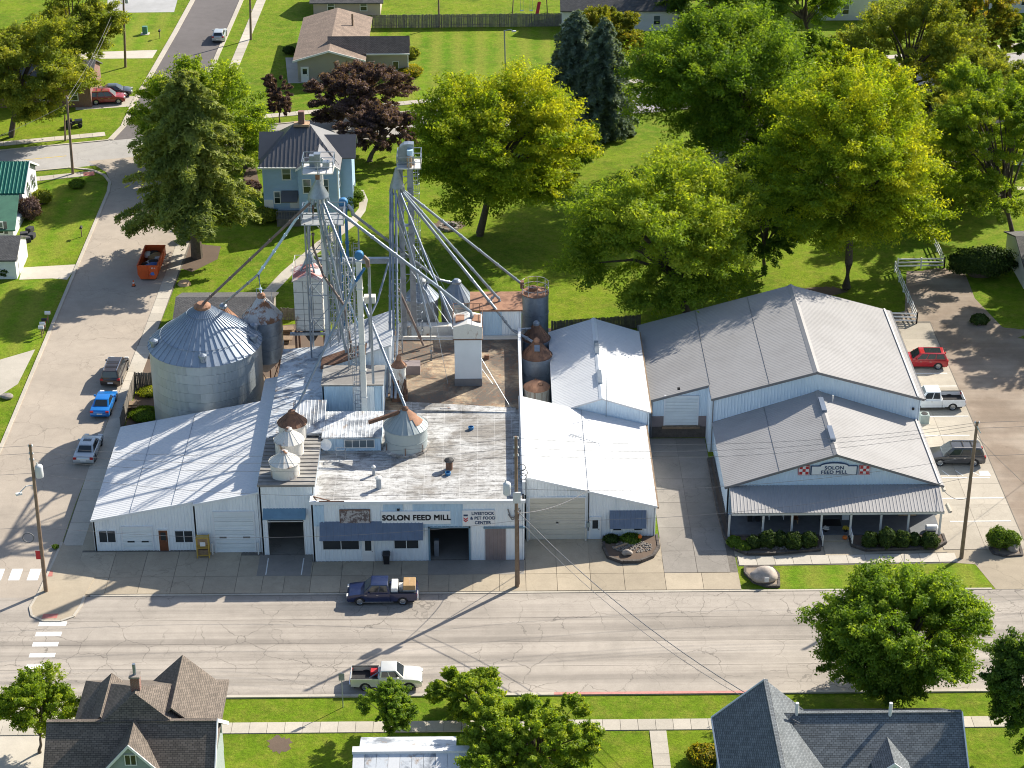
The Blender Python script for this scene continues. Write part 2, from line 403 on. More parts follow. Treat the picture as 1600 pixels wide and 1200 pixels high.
m_shingle('shingle_brown', (.24,.195,.16), (.15,.122,.10))
m_shingle('shingle_blue', (.225,.25,.27), (.135,.155,.172), .3, .16)
m_shingle('shingle_beige', (.38,.28,.215), (.28,.205,.16))
m_shingle('shingle_grey', (.16,.155,.155), (.10,.10,.105))
m_plain('green_roof', (.015,.13,.10), .45, .2, .1, 1)
m_dirty('green_shingle', (.05,.15,.10), (.03,.10,.07), .4, .7, .8, .9, 0)
m_plain('house_metal', (.145,.145,.155), .4, .3, .08, 1)
m_lap('siding_blue', (.37,.54,.76), .16)
m_lap('siding_white', (.74,.75,.77), .16)
m_lap('siding_beige', (.40,.36,.30), .18)
m_lap('siding_pink', (.52,.43,.38), .18)
m_lap('siding_sage', (.36,.42,.42), .16)
m_shingle('brick', (.30,.09,.055), (.22,.065,.045), .21, .075, (.35,.32,.29))
m_plain('stone', (.27,.24,.21), .85, 0, .3, 3, .3, bump=.4)
m_plain('boulder', (.42,.36,.31), .85, 0, .3, 2.5, .1, bump=.5)
m_plain('block', (.11,.095,.085), .9, 0, .25, 3, .3, bump=.3)
m_plain('porch_floor', (.13,.14,.155), .7, 0, .15, 2)
m_plain('orange_paint', (.62,.10,.02), .5, .1, .12, 2)
m_plain('tarp_blue', (.06,.15,.45), .5, 0, .3, 3)
m_plain('cardboard', (.42,.27,.13), .8, 0, .1, 3)
m_plain('pumpkin', (.65,.16,.02), .5, 0, .1, 4)
m_plain('flower_white', (.75,.74,.70), .7, 0, .1, 4)
m_plain('flower_yellow', (.62,.48,.04), .7, 0, .1, 4)
m_plain('yellow_rack', (.50,.33,.07), .6, 0, .2, 3)
m_plain('pallet_wood', (.42,.29,.18), .8, 0, .25, 3)
m_plain('green_box', (.10,.24,.18), .6, 0, .1, 2)
m_plain('ac_grey', (.34,.40,.38), .5, .2, .1, 3)
m_plain('head_lamp', (.75,.75,.72), .2, .1, 0.0, 3)
m_plain('tail_lamp', (.45,.02,.02), .3, 0, 0.0, 3)
m_plain('bark', (.10,.08,.06), .9, 0, .3, 4, bump=.5)
m_plain('wire', (.16,.16,.17), .6, 0, 0.0, 2)
m_plain('ceramic', (.62,.64,.65), .35, 0, .05, 2)
for nm, c in dict(navy=(.012,.022,.075), champagne=(.72,.71,.66), bronze=(.055,.045,.042), azure=(.01,.20,.62), silver=(.50,.53,.55),
                  red=(.40,.012,.02), redL=(.28,.02,.02), dark=(.03,.035,.045), white=(.78,.79,.80), graphite=(.085,.085,.09), brick=(.30,.05,.03)).items():
    m_paint('paint_'+nm, c, .35 if nm in ('bronze','silver','graphite','champagne','azure') else .0)
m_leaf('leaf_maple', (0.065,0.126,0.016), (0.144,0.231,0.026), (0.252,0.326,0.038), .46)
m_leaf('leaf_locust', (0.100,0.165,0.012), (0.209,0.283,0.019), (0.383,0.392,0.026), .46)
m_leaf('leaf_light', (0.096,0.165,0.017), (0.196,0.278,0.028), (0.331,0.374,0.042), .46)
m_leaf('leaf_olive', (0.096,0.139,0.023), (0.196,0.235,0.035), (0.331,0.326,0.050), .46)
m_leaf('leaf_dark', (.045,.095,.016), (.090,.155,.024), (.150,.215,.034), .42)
m_leaf('leaf_purple', (.062,.040,.038), (.125,.080,.075), (.200,.135,.125), .28)
m_leaf('leaf_autumn', (.100,.130,.016), (.210,.225,.024), (.400,.270,.030), .42)
m_leaf('needle_green', (.110,.150,.034), (.210,.255,.058), (.315,.340,.095), .34)
m_leaf('needle_blue', (.085,.125,.090), (.140,.190,.140), (.210,.260,.200), .28)
m_leaf('leaf_hedge', (0.025,0.047,0.012), (0.045,0.078,0.017), (0.073,0.110,0.025), .2)
m_leaf('leaf_bush', (0.062,0.115,0.014), (0.112,0.185,0.021), (0.181,0.250,0.035), .3)
# ================================================================== the setting
def sheet(name, poly, z, mat, parent=None, kind='structure'):
    m = MB(); m.add([(p[0], p[1], z) for p in poly], [tuple(range(len(poly)))])
    o = m.build(name, mat, parent)
    if parent is None: tag(o, kind=kind)
    return o
def slab_grid(name, parent, xs, ys, z0, z1, mat, gap=.03, skip=None):
    """concrete slabs between the lines xs and ys, each an object"""
    for j in range(len(ys)-1):
        for i in range(len(xs)-1):
            if skip and skip((xs[i]+xs[i+1])/2, (ys[j]+ys[j+1])/2): continue
            dz = rnd.uniform(-.006, .006)
            MB().box(xs[i]+gap/2, xs[i+1]-gap/2, ys[j]+gap/2, ys[j+1]-gap/2, z0, z1+dz).build(name, mat, parent)
def fr(a, b, step):
    n = max(1, round((b-a)/step)); return [a+(b-a)*i/n for i in range(n+1)]
def slab_strip(name, parent, p, q, w, step, z1, mat):          # slabs along a line, w wide
    p, q = Vector((*p, 0)), Vector((*q, 0)); L = (q-p).length; n = max(1, round(L/step)); d = (q-p)/n; a = math.atan2(d.y, d.x)
    for i in range(n):
        c = p+d*(i+.5); MB().obox((c.x, c.y, -.02), d.length-.03, w, .02+z1+rnd.uniform(-.005, .005), a).build(name, mat, parent)
def curb(name, pts, parent, w=.16, h=.12, mat='kerb'):
    for i in range(len(pts)-1):
        p, q = pts[i], pts[i+1]; a = math.atan2(q[1]-p[1], q[0]-p[0]); L = math.hypot(q[0]-p[0], q[1]-p[1])
        MB().obox(((p[0]+q[0])/2, (p[1]+q[1])/2, -.03), L-.012, w, h+.03, a).build(name, mat, parent)

sheet('ground', [(-700,-300),(700,-300),(700,1500),(-700,1500)], 0, 'grass')
YN, YS = 142.9, 129.3
ms = sheet('main_street', [(-300,YS-.1),(300,YS-.1),(300,YN+.3),(-300,YN+.3)], .006, 'road_joint')
for y0, y1 in ((YS, 132.9), (132.93, 136.2), (136.23, 139.55), (139.58, YN+.2)):
    MB().box(-300, 300, y0, y1, -.02, .02).build('lane', 'road', ms)
XL = -45.9
ss = sheet('side_street', [(XL,143.0),(-37.2,143.0),(-37.2,158),(-36.4,188),(-35.4,211),(-35.2,226),(-34,236),(-31.0,244.6),(-50,240),(-47.2,236.4),(XL,232.5)], .012, 'side_road')
NB = lambda x: 256.0+.2587*(x+14.2)
SB = lambda x: 249.3+.249*(x+5.7)
bs = sheet('back_street', [(-300,SB(-300)),(300,SB(300)),(300,NB(300)),(-300,NB(-300))], .009, 'back_road')
fs = sheet('far_street', [(-48.4,NB(-48.4)-.2),(-37.6,NB(-37.6)-.2),(-39.2,254),(-38.1,305),(-34,520),(-42.5,520),(-45.4,305),(-47.3,270),(-47.4,252)], .014, 'asphalt')
for x0, x1 in ((-110,-62),(-58,-53),(-10,-5),(0,6),(9,14)):
    m = MB(); m.add([(x0, (NB(x0)+SB(x0))/2, .016),(x1,(NB(x1)+SB(x1))/2,.016),(x1,(NB(x1)+SB(x1))/2+.14,.016),(x0,(NB(x0)+SB(x0))/2+.14,.016)],[(0,1,2,3)]); m.build('centre_line', 'yellow_paint', bs)
# crosswalks
for k in range(7):
    y = 137.9-k*1.52; x = -37.0-.0*k
    px0, px1 = [(62,103),(57,95),(52,90),(47,85),(42,80),(37,74),(32,68)][k]; py = [975,991,1007,1024,1042,1059,1076][k]
    a, b = G(px0, py-3.2), G(px1, py+3.2)
    MB().box(a.x, b.x, b.y, a.y, .0, .026).build('crosswalk_stripe', 'road_paint', ms)
for px in (12.5, 41.5, -16):
    a, b = G(px, 907), G(px+16, 889)
    MB().box(a.x, a.x+.92, a.y, b.y, .0, .018).build('crosswalk_stripe', 'road_paint', ss)
m = G(22,1072)
# kerbs and pavements
wk = sheet('north_pavement', [(-37.1,143.2),(20.3,143.2),(20.3,150.5),(14.2,151.4),(2.3,152.0),(-37.1,152.0)], .01, 'road_joint')
xs = [-35.2,-32.3,-29.6,-26.9,-24.3,-21.6,-19.4,-17.6,-15.4,-12.9,-10.3,-7.9,-5.6,-3.9,-1.9,.3,2.5,5.1,7.9,10.7,14.1,17.2,20.3]
slab_grid('slab', wk, xs, [143.45, 146.0], .0, .05, 'apron', .035)
ys2 = lambda x: 149.9 if x < -19.8 else 149.2 if x < -15.4 else 148.15 if x < 2.4 else 151.4
for i in range(len(xs)-3):
    c = (xs[i]+xs[i+1])/2
    MB().box(xs[i]+.018, xs[i+1]-.018, 146.03, min(ys2(xs[i]), ys2(xs[i+1])) if abs(c) > 0 else 148, 0, .05+rnd.uniform(-.004,.004)).build('slab', 'apron', wk)
MB().box(2.5, 14.1, 148.6, 151.45, -.02, .03).build('slab', 'apron', wk)
MB().box(-20.0, -15.5, 146, 149.3, -.02, .058).build('slab', 'alley', wk)
MB().box(-5.7, 2.4, 146, 148.2, -.02, .056).build('slab', 'alley', wk)
for px in (415.5, 471):
    a, b = G(px-1,899), G(px+3,873); MB().add([(a.x,a.y,.064),(a.x+.09,a.y,.064),(b.x+.09,b.y,.064),(b.x,b.y,.064)],[(0,1,2,3)]).build('guide_line', 'road_paint', wk)
curb('kerb', [(x, YN+.38) for x in fr(-33.4, 41.0, 3.1)], wk, .22, .045)
curb('kerb', [(x, YS-.12) for x in fr(-110, 110, 3.2)], ms, .3, .12)
MB().box(4.4, 20.5, YS-.27, YS+.03, .10, .125).build('red_kerb_paint', 'kerb_red', ms)
# corner bulb
bulb = [G(*p)[:2] for p in ((97,848),(62,925),(47,950),(50,963),(68,971),(95,971),(115,964),(128,945),(132,932),(150,900))]
sheet('corner_apron', [(-37.1,143.3),(-35.2,143.3),(-35.2,150.2),(-34.2,150.2),(-34.2,166.5),(-35.4,166.5),(-35.4,151),(-37.1,151)], .045, 'apron')
bp = tag(MB().prism(list(reversed(bulb)) if False else bulb, -.02, .085).build('corner_pavement', 'apron'), kind='structure')
curb('kerb', bulb[:9], bp, .2, .10)
for poly in ([(74,893),(83,893),(82,902),(73,902)], [(68,961),(91,960),(89,967),(65,968)]):
    MB().prism([G(*p)[:2] for p in reversed(poly)], .0, .092).build('tactile_pad', 'pad_red', bp)
wl = sheet('west_pavement', [(-37.15,150.6),(-35.25,150.6),(-35.1,182),(-34.2,211),(-34.0,232),(-35.3,232),(-35.4,211),(-36.4,188),(-37.15,158)], .011, 'road_joint')
slab_strip('slab', wl, (-36.2,151), (-36.2,166), 1.7, 1.9, .06, 'walk')
slab_strip('slab', wl, (-36.2,166), (-35.55,189), 1.5, 1.9, .06, 'walk')
slab_strip('slab', wl, (-35.55,189), (-34.7,232), 1.35, 1.9, .06, 'walk')
curb('kerb', [(XL, y) for y in fr(156, 230, 3)]+[(-46.2,233),(-47.2,235.3),(-49,237),(-52,237.9)], ss, .35, .1)
curb('kerb', [(x, SB(x)) for x in fr(-110,-52,3)], bs, .25, .1)
curb('kerb', [(x, SB(x)) for x in fr(-31,110,3)], bs, .25, .1)
curb('kerb', [(x, NB(x)) for x in fr(-110,-48.6,3)], bs, .25, .1)
curb('kerb', [(x, NB(x)) for x in fr(-37.4,110,3)], bs, .25, .1)
curb('kerb', [(-48.4,NB(-48.4)),(-47.5,252),(-47.4,262),(-46.9,270),(-46.4,280),(-45.9,290),(-45.3,305),(-44.6,330)], fs, .7, .1)
curb('kerb', [(-37.6,NB(-37.6)),(-39.0,254),(-38.9,262),(-38.8,270),(-38.6,280),(-38.3,290),(-37.9,305),(-37.0,330)], fs, .6, .1)
bw = sheet('back_pavement', [(-110,NB(-110)+1.6),(-49.6,NB(-49.6)+1.6),(-49.6,NB(-49.6)+3.0),(-110,NB(-110)+3.0)], .006, 'road_joint')
slab_strip('slab', bw, (-100,NB(-100)+2.4), (-49.4,NB(-49.4)+2.4), 1.4, 1.6, .05, 'walk')
slab_strip('slab', bw, (-36.5,NB(-36.5)+3.3), (100,NB(100)+3.3), 1.4, 1.6, .05, 'walk')
slab_strip('slab', bw, (-100,SB(-100)-3.4), (-48.6,SB(-48.6)-2.6), 1.4, 1.6, .05, 'walk')
a = G(139,272); MB().obox((a.x,a.y,-.01), 1.3, 1.2, .075, .2).build('tactile_pad', 'pad_red', bw)
fw_ = sheet('far_pavement', [(-36,300),(-35.2,300),(-35.2,301),(-36,301)], .006, 'road_joint')
slab_strip('slab', fw_, (-35.9,270), (-34.2,330), 1.35, 1.6, .05, 'walk')
# south pavement and front walk
sw = sheet('south_pavement', [(-70,124.6),(70,124.6),(70,125.9),(-70,125.9)], .006, 'road_joint')
slab_strip('slab', sw, (-70,125.3), (70,125.3), 1.3, 1.32, .06, 'walk')
slab_strip('slab', sw, (12.0,124.55), (12.0,112), 1.25, 1.35, .055, 'walk')
slab_strip('slab', sw, (-30.6,124.5), (-33.3,112), 1.4, 1.35, .055, 'walk')
sheet('driveway', [(-36.5,129.1),(-30.2,129.1),(-30.5,124.0),(-34.5,112),(-42,112)], .007, 'walk')
# alley, store lot, gravel
al = sheet('alley_ground', [(14.1,145.9),(19.65,145.9),(19.65,156),(19.6,169),(14.1,169)], .010, 'road_joint')
slab_grid('slab', al, [14.1,16.9,19.65], [146.05,149.4,153.2,157.4,161.6,165.6,169], .0, .035, 'alley', .03)
lot = sheet('store_parking', [(38.3,149.3),(45.4,149.3),(45.4,193.5),(38.3,193.5)], .010, 'road_joint')
slab_grid('slab', lot, [38.2,41.8,45.3], fr(149.3,193,3.65), .0, .04, 'concrete', .025)
for px0, px1, y in ((1423,1480,584),(1425,1495,604),(1440,1513,651),(1445,1515,681),(1472,1547,747),(1472,1568,779),(1484,1580,815)):
    a = G((px0+px1)/2, y); MB().box(max(G(px0,y).x,38.4), G(px1,y).x, a.y-.06, a.y+.06, .0, .053).build('stall_line', 'road_paint', lot)
for (xa, xb) in ((1471,1482),(1492,1504),(1514,1530)):
    a, b = G(xb, 744), G(xa, 736); m = MB(); m.add([(a.x,a.y,.054),(a.x+.1,a.y,.054),(b.x+.1,b.y,.054),(b.x,b.y,.054)],[(0,1,2,3)]); m.build('stall_line', 'road_paint', lot)
a = G(1538,740); MB().add([(a.x-.5,a.y-.5,.054),(a.x+.5,a.y-.5,.054),(a.x+.4,a.y+.4,.054),(a.x-.4,a.y+.4,.054)],[(0,1,2,3)]).build('wheelchair_marking', 'road_paint', lot)
gl = sheet('gravel_yard', [(45.3,143.2),(120,143.2),(120,196),(58.5,186.5),(53,190),(51.2,199),(51.5,206),(45.2,206),(43.2,196),(38.9,194),(38.9,182),(45.3,182)], .007, 'gravel')
sheet('yard_apron', [(41.3,143.2),(45.4,143.2),(47.5,147.6),(45.3,149.4),(38.2,149.4),(39.0,147.2),(40.4,147.0)], .013, 'apron')
# store bed, walk
sw2 = sheet('store_walk', [(20.4,147.0),(39.6,147.2),(39.6,149.0),(20.4,148.4)], .012, 'road_joint')
slab_strip('slab', sw2, (20.5,147.75), (39.0,148.05), 1.35, 1.55, .06, 'walk')
MB().prism([(28.0,148.5),(30.3,148.5),(30.3,150.6),(28.0,150.6)], -.01, .065).build('slab', 'apron', sw2)
MB().prism([(28.0,150.6),(30.3,150.6),(30.3,151.5),(28.0,151.5)], -.01, .20).build('step', 'apron', sw2)
# paths and drives further back
pth = sheet('garden_path', [G(*p)[:2] for p in ((553,296),(568,297),(575,312),(571,330),(555,352),(520,378),(470,415),(425,462),(405,462),(440,425),(495,378),(545,345),(561,325),(561,310))], .008, 'walk')
sheet('house_drive', [G(*p)[:2] for p in ((0,562),(55,546),(28,600),(0,618))], .008, 'walk')
sheet('house_drive', [G(*p)[:2] for p in ((35,418),(88,415),(122,413),(105,437),(82,435),(30,437))], .008, 'walk')
sheet('far_drive', [G(*p)[:2] for p in ((125,82),(246,78),(238,91),(120,92))], .008, 'walk')
sheet('far_drive', [G(*p)[:2] for p in ((120,150),(216,150),(210,166),(118,172))], .008, 'walk')
sheet('far_gravel_lot', [G(*p)[:2] for p in ((168,20),(272,19),(280,-10),(168,-10))], .008, 'far_gravel')
sheet('patio', [G(*p)[:2] for p in ((446,90),(466,90),(466,120),(486,130),(450,130))], .01, 'walk')
sheet('back_walk', [G(*p)[:2] for p in ((1170,280),(1600,292),(1600,297),(1170,285))], .008, 'walk')
for i, p in enumerate([[(463,40),(640,40),(860,40),(860,95),(760,140),(640,158),(590,150),(460,120)], [(0,300),(50,290),(160,284),(168,295),(130,385),(60,415),(20,420)],
                       [(0,440),(98,438),(60,545),(0,560)], [(1220,886),(1515,878),(1548,914),(1216,920)], [(180,20),(270,20),(243,80),(140,80)]]):
    sheet('lawn', [G(*q)[:2] for q in reversed(p)], .0045, 'lawn_bright')
sheet('bin_yard', [(-35,166),(-21,166),(-14,186),(-20,194),(-35,191)], .006, 'soil')
sheet('bin_yard', [(-16,178),(6,178),(6,192.5),(-16,192.5)], .0065, 'soil')
sheet('tree_mulch', [G(*p)[:2] for p in ((270,400),(300,380),(345,385),(340,405),(300,425),(268,415))], .007, 'soil')
def ragged(c, rx, ry, n=26, seed=1):
    rg = random.Random(seed); return [(c[0]+rx*math.cos(6.283*k/n)*rg.uniform(.65,1.15), c[1]+ry*math.sin(6.283*k/n)*rg.uniform(.65,1.15)) for k in range(n)]
sheet('dirt_patch', ragged(G(436,1163), 1.0, 1.1), .006, 'soil')
for k_, (px, py, rx, ry) in enumerate(((1560,520,3.2,1.6),(1450,500,1.8,1.2),(1470,425,2.5,1.0),(650,160,1.6,.8),(700,352,2.2,1.6),(1290,455,2.2,1.3),(240,440,1.0,1.4))):
    sheet('bare_ground', ragged(G(px,py), rx, ry, 30, k_+5), .0062, 'soil' if k_ in (4,5) else 'gravel')
sheet('bed_ground', [(19.55,148.5),(39.2,148.8),(39.2,151.6),(19.55,151.6)], .0055, 'apron')
sheet('flower_mulch', [G(*p)[:2] for p in ((390,255),(400,262),(408,300),(385,300),(380,275))], .006, 'soil')
# ================================================================== buildings
def wall(name, p0, p1, zb, topf, openings, mat, parent, pitch=.28, thick=.14, h=.03):
    """ribbed metal wall from p0 to p1 (outside on the right-hand side); openings: (from, to, z0, z1) along the wall"""
    p0, p1 = Vector((*p0, 0)), Vector((*p1, 0)); L = (p1-p0).length; u = (p1-p0)/L; n = Vector((u.y, -u.x, 0)); up = Vector((0,0,1))
    if not callable(topf): zt = topf; topf = lambda t: zt
    cuts = sorted({0, L}|{o[0] for o in openings}|{o[1] for o in openings}|({L/2} if topf(L/2) > max(topf(0), topf(L))+.01 else set()))
    m = MB()
    for a, b in zip(cuts[:-1], cuts[1:]):
        c = (a+b)/2; rs = [(zb, None)]
        for o in openings:
            if o[0] < c < o[1]:
                rs = ([(zb, o[2])] if o[2] > zb+.01 else [])+[(o[3], None)]
        for z0, z1 in rs:
            f = (lambda t, a=a, z0=z0, z1=z1: (z0, z1 if z1 is not None else topf(a+t)))
            q0, q1 = p0+u*a, p0+u*b
            m.ribs(q0, u, b-a, up, f, n, pitch, h)
            za, zbb = f(0)[1], f(b-a)[1]; i = n*-thick
            m.hexa([q0+i+up*z0, q0-n*.004+up*z0, q1-n*.004+up*z0, q1+i+up*z0][::-1], [q0+i+up*za, q0-n*.004+up*za, q1-n*.004+up*zbb, q1+i+up*zbb][::-1])
    return m.build(name, mat, parent)
def roof_slope(m, a, b, c, d, pitch=.3, h=.016, th=.14):
    """sheet-metal slope: a-b the low edge, d-c the high edge; ribs run from low to high"""
    a, b, c, d = map(Vector, (a, b, c, d)); u = b-a; L = u.length; u = u/L; v = d-a; Lv = v.length; v = v/Lv; n = u.cross(v).normalized()
    if n.z < 0: n = -n
    m.hexa([a-n*th, b-n*th, c-n*th, d-n*th], [a-n*.004, b-n*.004, c-n*.004, d-n*.004])
    w1 = (c-b).length
    m.ribs(a, u, L, v, lambda t: (0, Lv), n, pitch, h)
    return m
def garage_door(parent, x0, x1, z0, z1, y, rows, mat='door_panel', lites=None, name='garage_door'):
    d = MB(); d.box(x0-.12, x0, y-.06, y+.05, z0, z1+.12).box(x1, x1+.12, y-.06, y+.05, z0, z1+.12).box(x0, x1, y-.06, y+.05, z1, z1+.12)
    do = d.build(name, 'white_metal', parent); hh = (z1-z0)/rows
    for k in range(rows):
        m = MB(); m.box(x0, x1, y-.035, y+.03, z0+k*hh+.006, z0+(k+1)*hh-.012)
        m.box(x0+.02, x1-.02, y-.050, y-.034, z0+k*hh+.06, z0+k*hh+hh*.45)
        m.build('panel', mat, do)
    if lites:
        for lx in lites: MB().box(lx-.3, lx+.3, y-.06, y-.03, z0+rows*hh*.36, z0+rows*hh*.36+.14).build('pane', 'glass', do)
    return do
def window(parent, x0, x1, z0, z1, y, n=2, mat='white_metal', glass='glass', nrm=-1):
    """window in a wall facing -Y (nrm -1) at depth y"""
    s = nrm; fw = .07; m = MB()
    ya, yb = sorted((y+s*.02, y+s*.07))
    m.box(x0-fw, x1+fw, ya, yb, z0-fw, z0).box(x0-fw, x1+fw, ya, yb, z1, z1+fw).box(x0-fw, x0, ya, yb, z0, z1).box(x1, x1+fw, ya, yb, z0, z1)
    wi = (x1-x0)/n
    for k in range(1, n): m.box(x0+k*wi-.03, x0+k*wi+.03, ya, yb, z0, z1)
    o = m.build('window', mat, parent)
    yc, yd = sorted((y+s*.035, y+s*.05))
    for k in range(n): MB().box(x0+k*wi+(.03 if k else 0), x0+(k+1)*wi-(.03 if k < n-1 else 0), yc, yd, z0, z1).build('pane', glass, o)
    return o
def xwindow(parent, y0, y1, z0, z1, x, s=1, mat='white_metal', glass='glass'):   # in a wall facing +X (s=1) or -X
    xa, xb = sorted((x+s*.02, x+s*.07)); fw = .08; m = MB()
    m.box(xa, xb, y0-fw, y1+fw, z0-fw, z0).box(xa, xb, y0-fw, y1+fw, z1, z1+fw).box(xa, xb, y0-fw, y0, z0, z1).box(xa, xb, y1, y1+fw, z0, z1)
    m.box(xa, xb, y0, y1, (z0+z1)/2-.025, (z0+z1)/2+.025)
    o = m.build('window', mat, parent); xc, xd = sorted((x+s*.035, x+s*.05))
    MB().box(xc, xd, y0, y1, z0, (z0+z1)/2-.025).build('pane', glass, o); MB().box(xc, xd, y0, y1, (z0+z1)/2+.025, z1).build('pane', glass, o)
    return o
def sash(parent, x0, x1, z0, z1, y, mat='white_paint'):        # double-hung window facing -Y
    fw = .11; m = MB(); zm = (z0+z1)/2
    m.box(x0-fw, x1+fw, y-.07, y-.01, z0-fw, z0).box(x0-fw, x1+fw, y-.07, y-.01, z1, z1+fw).box(x0-fw, x0, y-.07, y-.01, z0, z1).box(x1, x1+fw, y-.07, y-.01, z0, z1).box(x0, x1, y-.06, y-.01, zm-.03, zm+.03)
    o = m.build('window', mat, parent)
    MB().box(x0, x1, y-.045, y-.005, z0, zm-.03).build('pane', 'glass', o); MB().box(x0, x1, y-.045, y-.005, zm+.03, z1).build('pane', 'glass_pale', o)
    return o
def door(parent, x0, x1, z0, z1, y, mat='white_paint', lite=(.55,.92), lmat='glass'):
    o = MB().box(x0, x1, y-.06, y+.03, z0, z1).build('door', mat, parent)
    MB().box(x0-.09, x0, y-.08, y+.02, z0, z1+.09).box(x1, x1+.09, y-.08, y+.02, z0, z1+.09).box(x0, x1, y-.08, y+.02, z1, z1+.09).build('door_frame', 'white_paint', o)
    if lite: MB().box(x0+.16, x1-.16, y-.075, y-.05, z0+(z1-z0)*lite[0], z0+(z1-z0)*lite[1]).build('pane', lmat, o)
    MB().box(x1-.13, x1-.07, y-.11, y-.055, z0+.95, z0+1.05).build('handle', 'chrome', o)
    return o
def text(body, size, loc, mat, parent, sx=1.0, ext=.008, offs=0.0, rot=(math.pi/2,0,0), align='CENTER', bold=0.0):
    cu = bpy.data.curves.new('lettering', 'FONT'); cu.body = body; cu.size = size; cu.extrude = ext; cu.space_character = 1.06; cu.offset = offs; cu.align_x = align; cu.align_y = 'CENTER'
    tmp = bpy.data.objects.new('tmp', cu); COL.objects.link(tmp); bpy.context.view_layer.update()
    me = bpy.data.meshes.new_from_object(tmp.evaluated_get(bpy.context.evaluated_depsgraph_get())); bpy.data.objects.remove(tmp)
    me.name = 'lettering'; me.materials.clear()
    me.transform(Matrix.Rotation(rot[0], 4, 'X') @ Matrix.Diagonal((sx,1,1,1)))
    if bold:
        bm = bmesh.new()
        for k, (dx, dz) in enumerate(((-1,-1),(1,-1),(1,1),(-1,1),(0,0))):
            m2 = me.copy(); m2.transform(Matrix.Translation((dx*bold,-.0015*k,dz*bold))); bm.from_mesh(m2)
        bm.to_mesh(me); bm.free()
    off = ORG[parent.name]; me.transform(Matrix.Translation(Vector(loc)-off))
    return link('lettering', me, mat, parent)

# ---- west shed (single slope down to the side street)
sl_z = lambda x: 3.1+(x+34.1)*.1985
b = thing('metal_shed', 'white metal shed whose single roof slope falls towards the side street', 'shed', (-27,158,0))
x0, x1, ya, yj, yb = -34.1, -19.85, 150.2, 149.8, 166.4
wall('front_wall', (x0,ya), (-25.45,ya), 0, lambda t: sl_z(x0+t)-.1, [], 'white_wall', b)
wall('front_wall', (-25.45,yj), (x1,yj), 0, lambda t: sl_z(-25.45+t)-.1, [], 'white_wall', b)
wall('side_wall', (-25.45,ya), (-25.45,yj), 0, sl_z(-25.45)-.1, [], 'white_wall', b)
wall('side_wall', (x1,yj), (x1,yb), 0, sl_z(x1)-.1, [], 'white_wall', b)
wall('side_wall', (x0,yb), (x0,ya), 0, 3.0, [], 'white_wall', b)
wall('back_wall', (x1,yb), (x0,yb), 0, lambda t: sl_z(x1-t)-.1, [], 'white_wall', b)
m = MB(); e = .12
roof_slope(m, (x0-.15,yb+.1,sl_z(x0-.15)), (x0-.15,ya-e,sl_z(x0-.15)), (-25.45,ya-e,sl_z(-25.45)), (-25.45,yb+.1,sl_z(-25.45)), .31)
roof_slope(m, (-25.45,yb+.1,sl_z(-25.45)), (-25.45,yj-e,sl_z(-25.45)), (x1+.05,yj-e,sl_z(x1)), (x1+.05,yb+.1,sl_z(x1)), .31)
roof_slope(m, (-21.3,170.9,sl_z(-21.3)-.02), (-21.3,yb+.1,sl_z(-21.3)-.02), (x1+.05,yb+.1,sl_z(x1)-.02), (x1+.05,170.9,sl_z(x1)-.02), .31)
m.build('roof', 'white_roof', b)
m = MB(); m.bar((x0-.15,ya-e-.02,sl_z(x0-.15)-.02), (-25.5,ya-e-.02,sl_z(-25.5)-.02), .06, .2); m.bar((-25.4,yj-e-.02,sl_z(-25.4)-.02), (x1,yj-e-.02,sl_z(x1)-.02), .06, .2); m.build('fascia', 'white_metal', b)
for xx in (-27.3,-30.9): MB().bar((xx,ya,sl_z(xx)+.03),(xx,yb,sl_z(xx)+.03),.03,.025).build('sheet_lap', 'galv', b)
window(b, -33.65, -32.3, .9, 2.0, ya); window(b, -27.2, -25.75, .85, 1.95, ya)
garage_door(b, -31.65, -29.2, .05, 2.35, ya-.04, 5, lites=(-31.0,-29.8))
door(b, -28.6, -27.85, .03, 2.05, ya-.03, 'brown_door', (.52,.9))
garage_door(b, -23.75, -20.45, .05, 4.0, yj-.04, 9, lites=(-23.1,-21.1))
for px in (-24.05, -20.15): MB().tube([(px,yj-.35,0),(px,yj-.35,1.15)], .07).build('bollard', 'bare_white', b)

# ---- scale shed (drive-through under the roof bins)
b = thing('drive_through_shed', 'narrow white drive-through shed with dark open bay under three roof bins', 'shed', (-17.5,155,0))
x0, x1, ya = -19.75, -15.15, 149.3; zt = 6.9
wall('front_wall', (x0,ya), (x1,ya), 0, zt, [(.55,3.55,0,3.95)], 'white_wall', b)
wall('side_wall', (x1,ya), (x1,174.2), 0, zt, [], 'white_wall', b)
wall('side_wall', (x0,174.2), (x0,ya), 0, zt, [], 'white_wall', b)
wall('back_wall', (x1,174.2), (x0,174.2), 0, zt, [], 'white_wall', b)
m = MB(); roof_slope(m, (x0-.1,ya-.15,zt+.02), (x1+.1,ya-.15,zt+.02), (x1+.1,157.4,zt+.12), (x0-.1,157.4,zt+.12), .9, .05)
mm = MB()
k = 0
for y in fr(ya-.15, 157.4, .62)[:-1]:
    MB().hexa([(x0-.1,y,zt-.1),(x1+.1,y,zt-.1),(x1+.1,y+.6,zt-.1),(x0-.1,y+.6,zt-.1)], [(x0-.1,y,zt+.10),(x1+.1,y,zt+.10),(x1+.1,y+.6,zt+.03),(x0-.1,y+.6,zt+.03)]).build('roof_strip', 'dark_deck', b)
m = MB(); roof_slope(m, (x0-.1,174.4,zt+.02), (x0-.1,157.5,zt+.02), (x1+.1,157.5,zt+.42), (x1+.1,174.4,zt+.42), .32, .022)
m.build('roof', 'worn_roof', b)
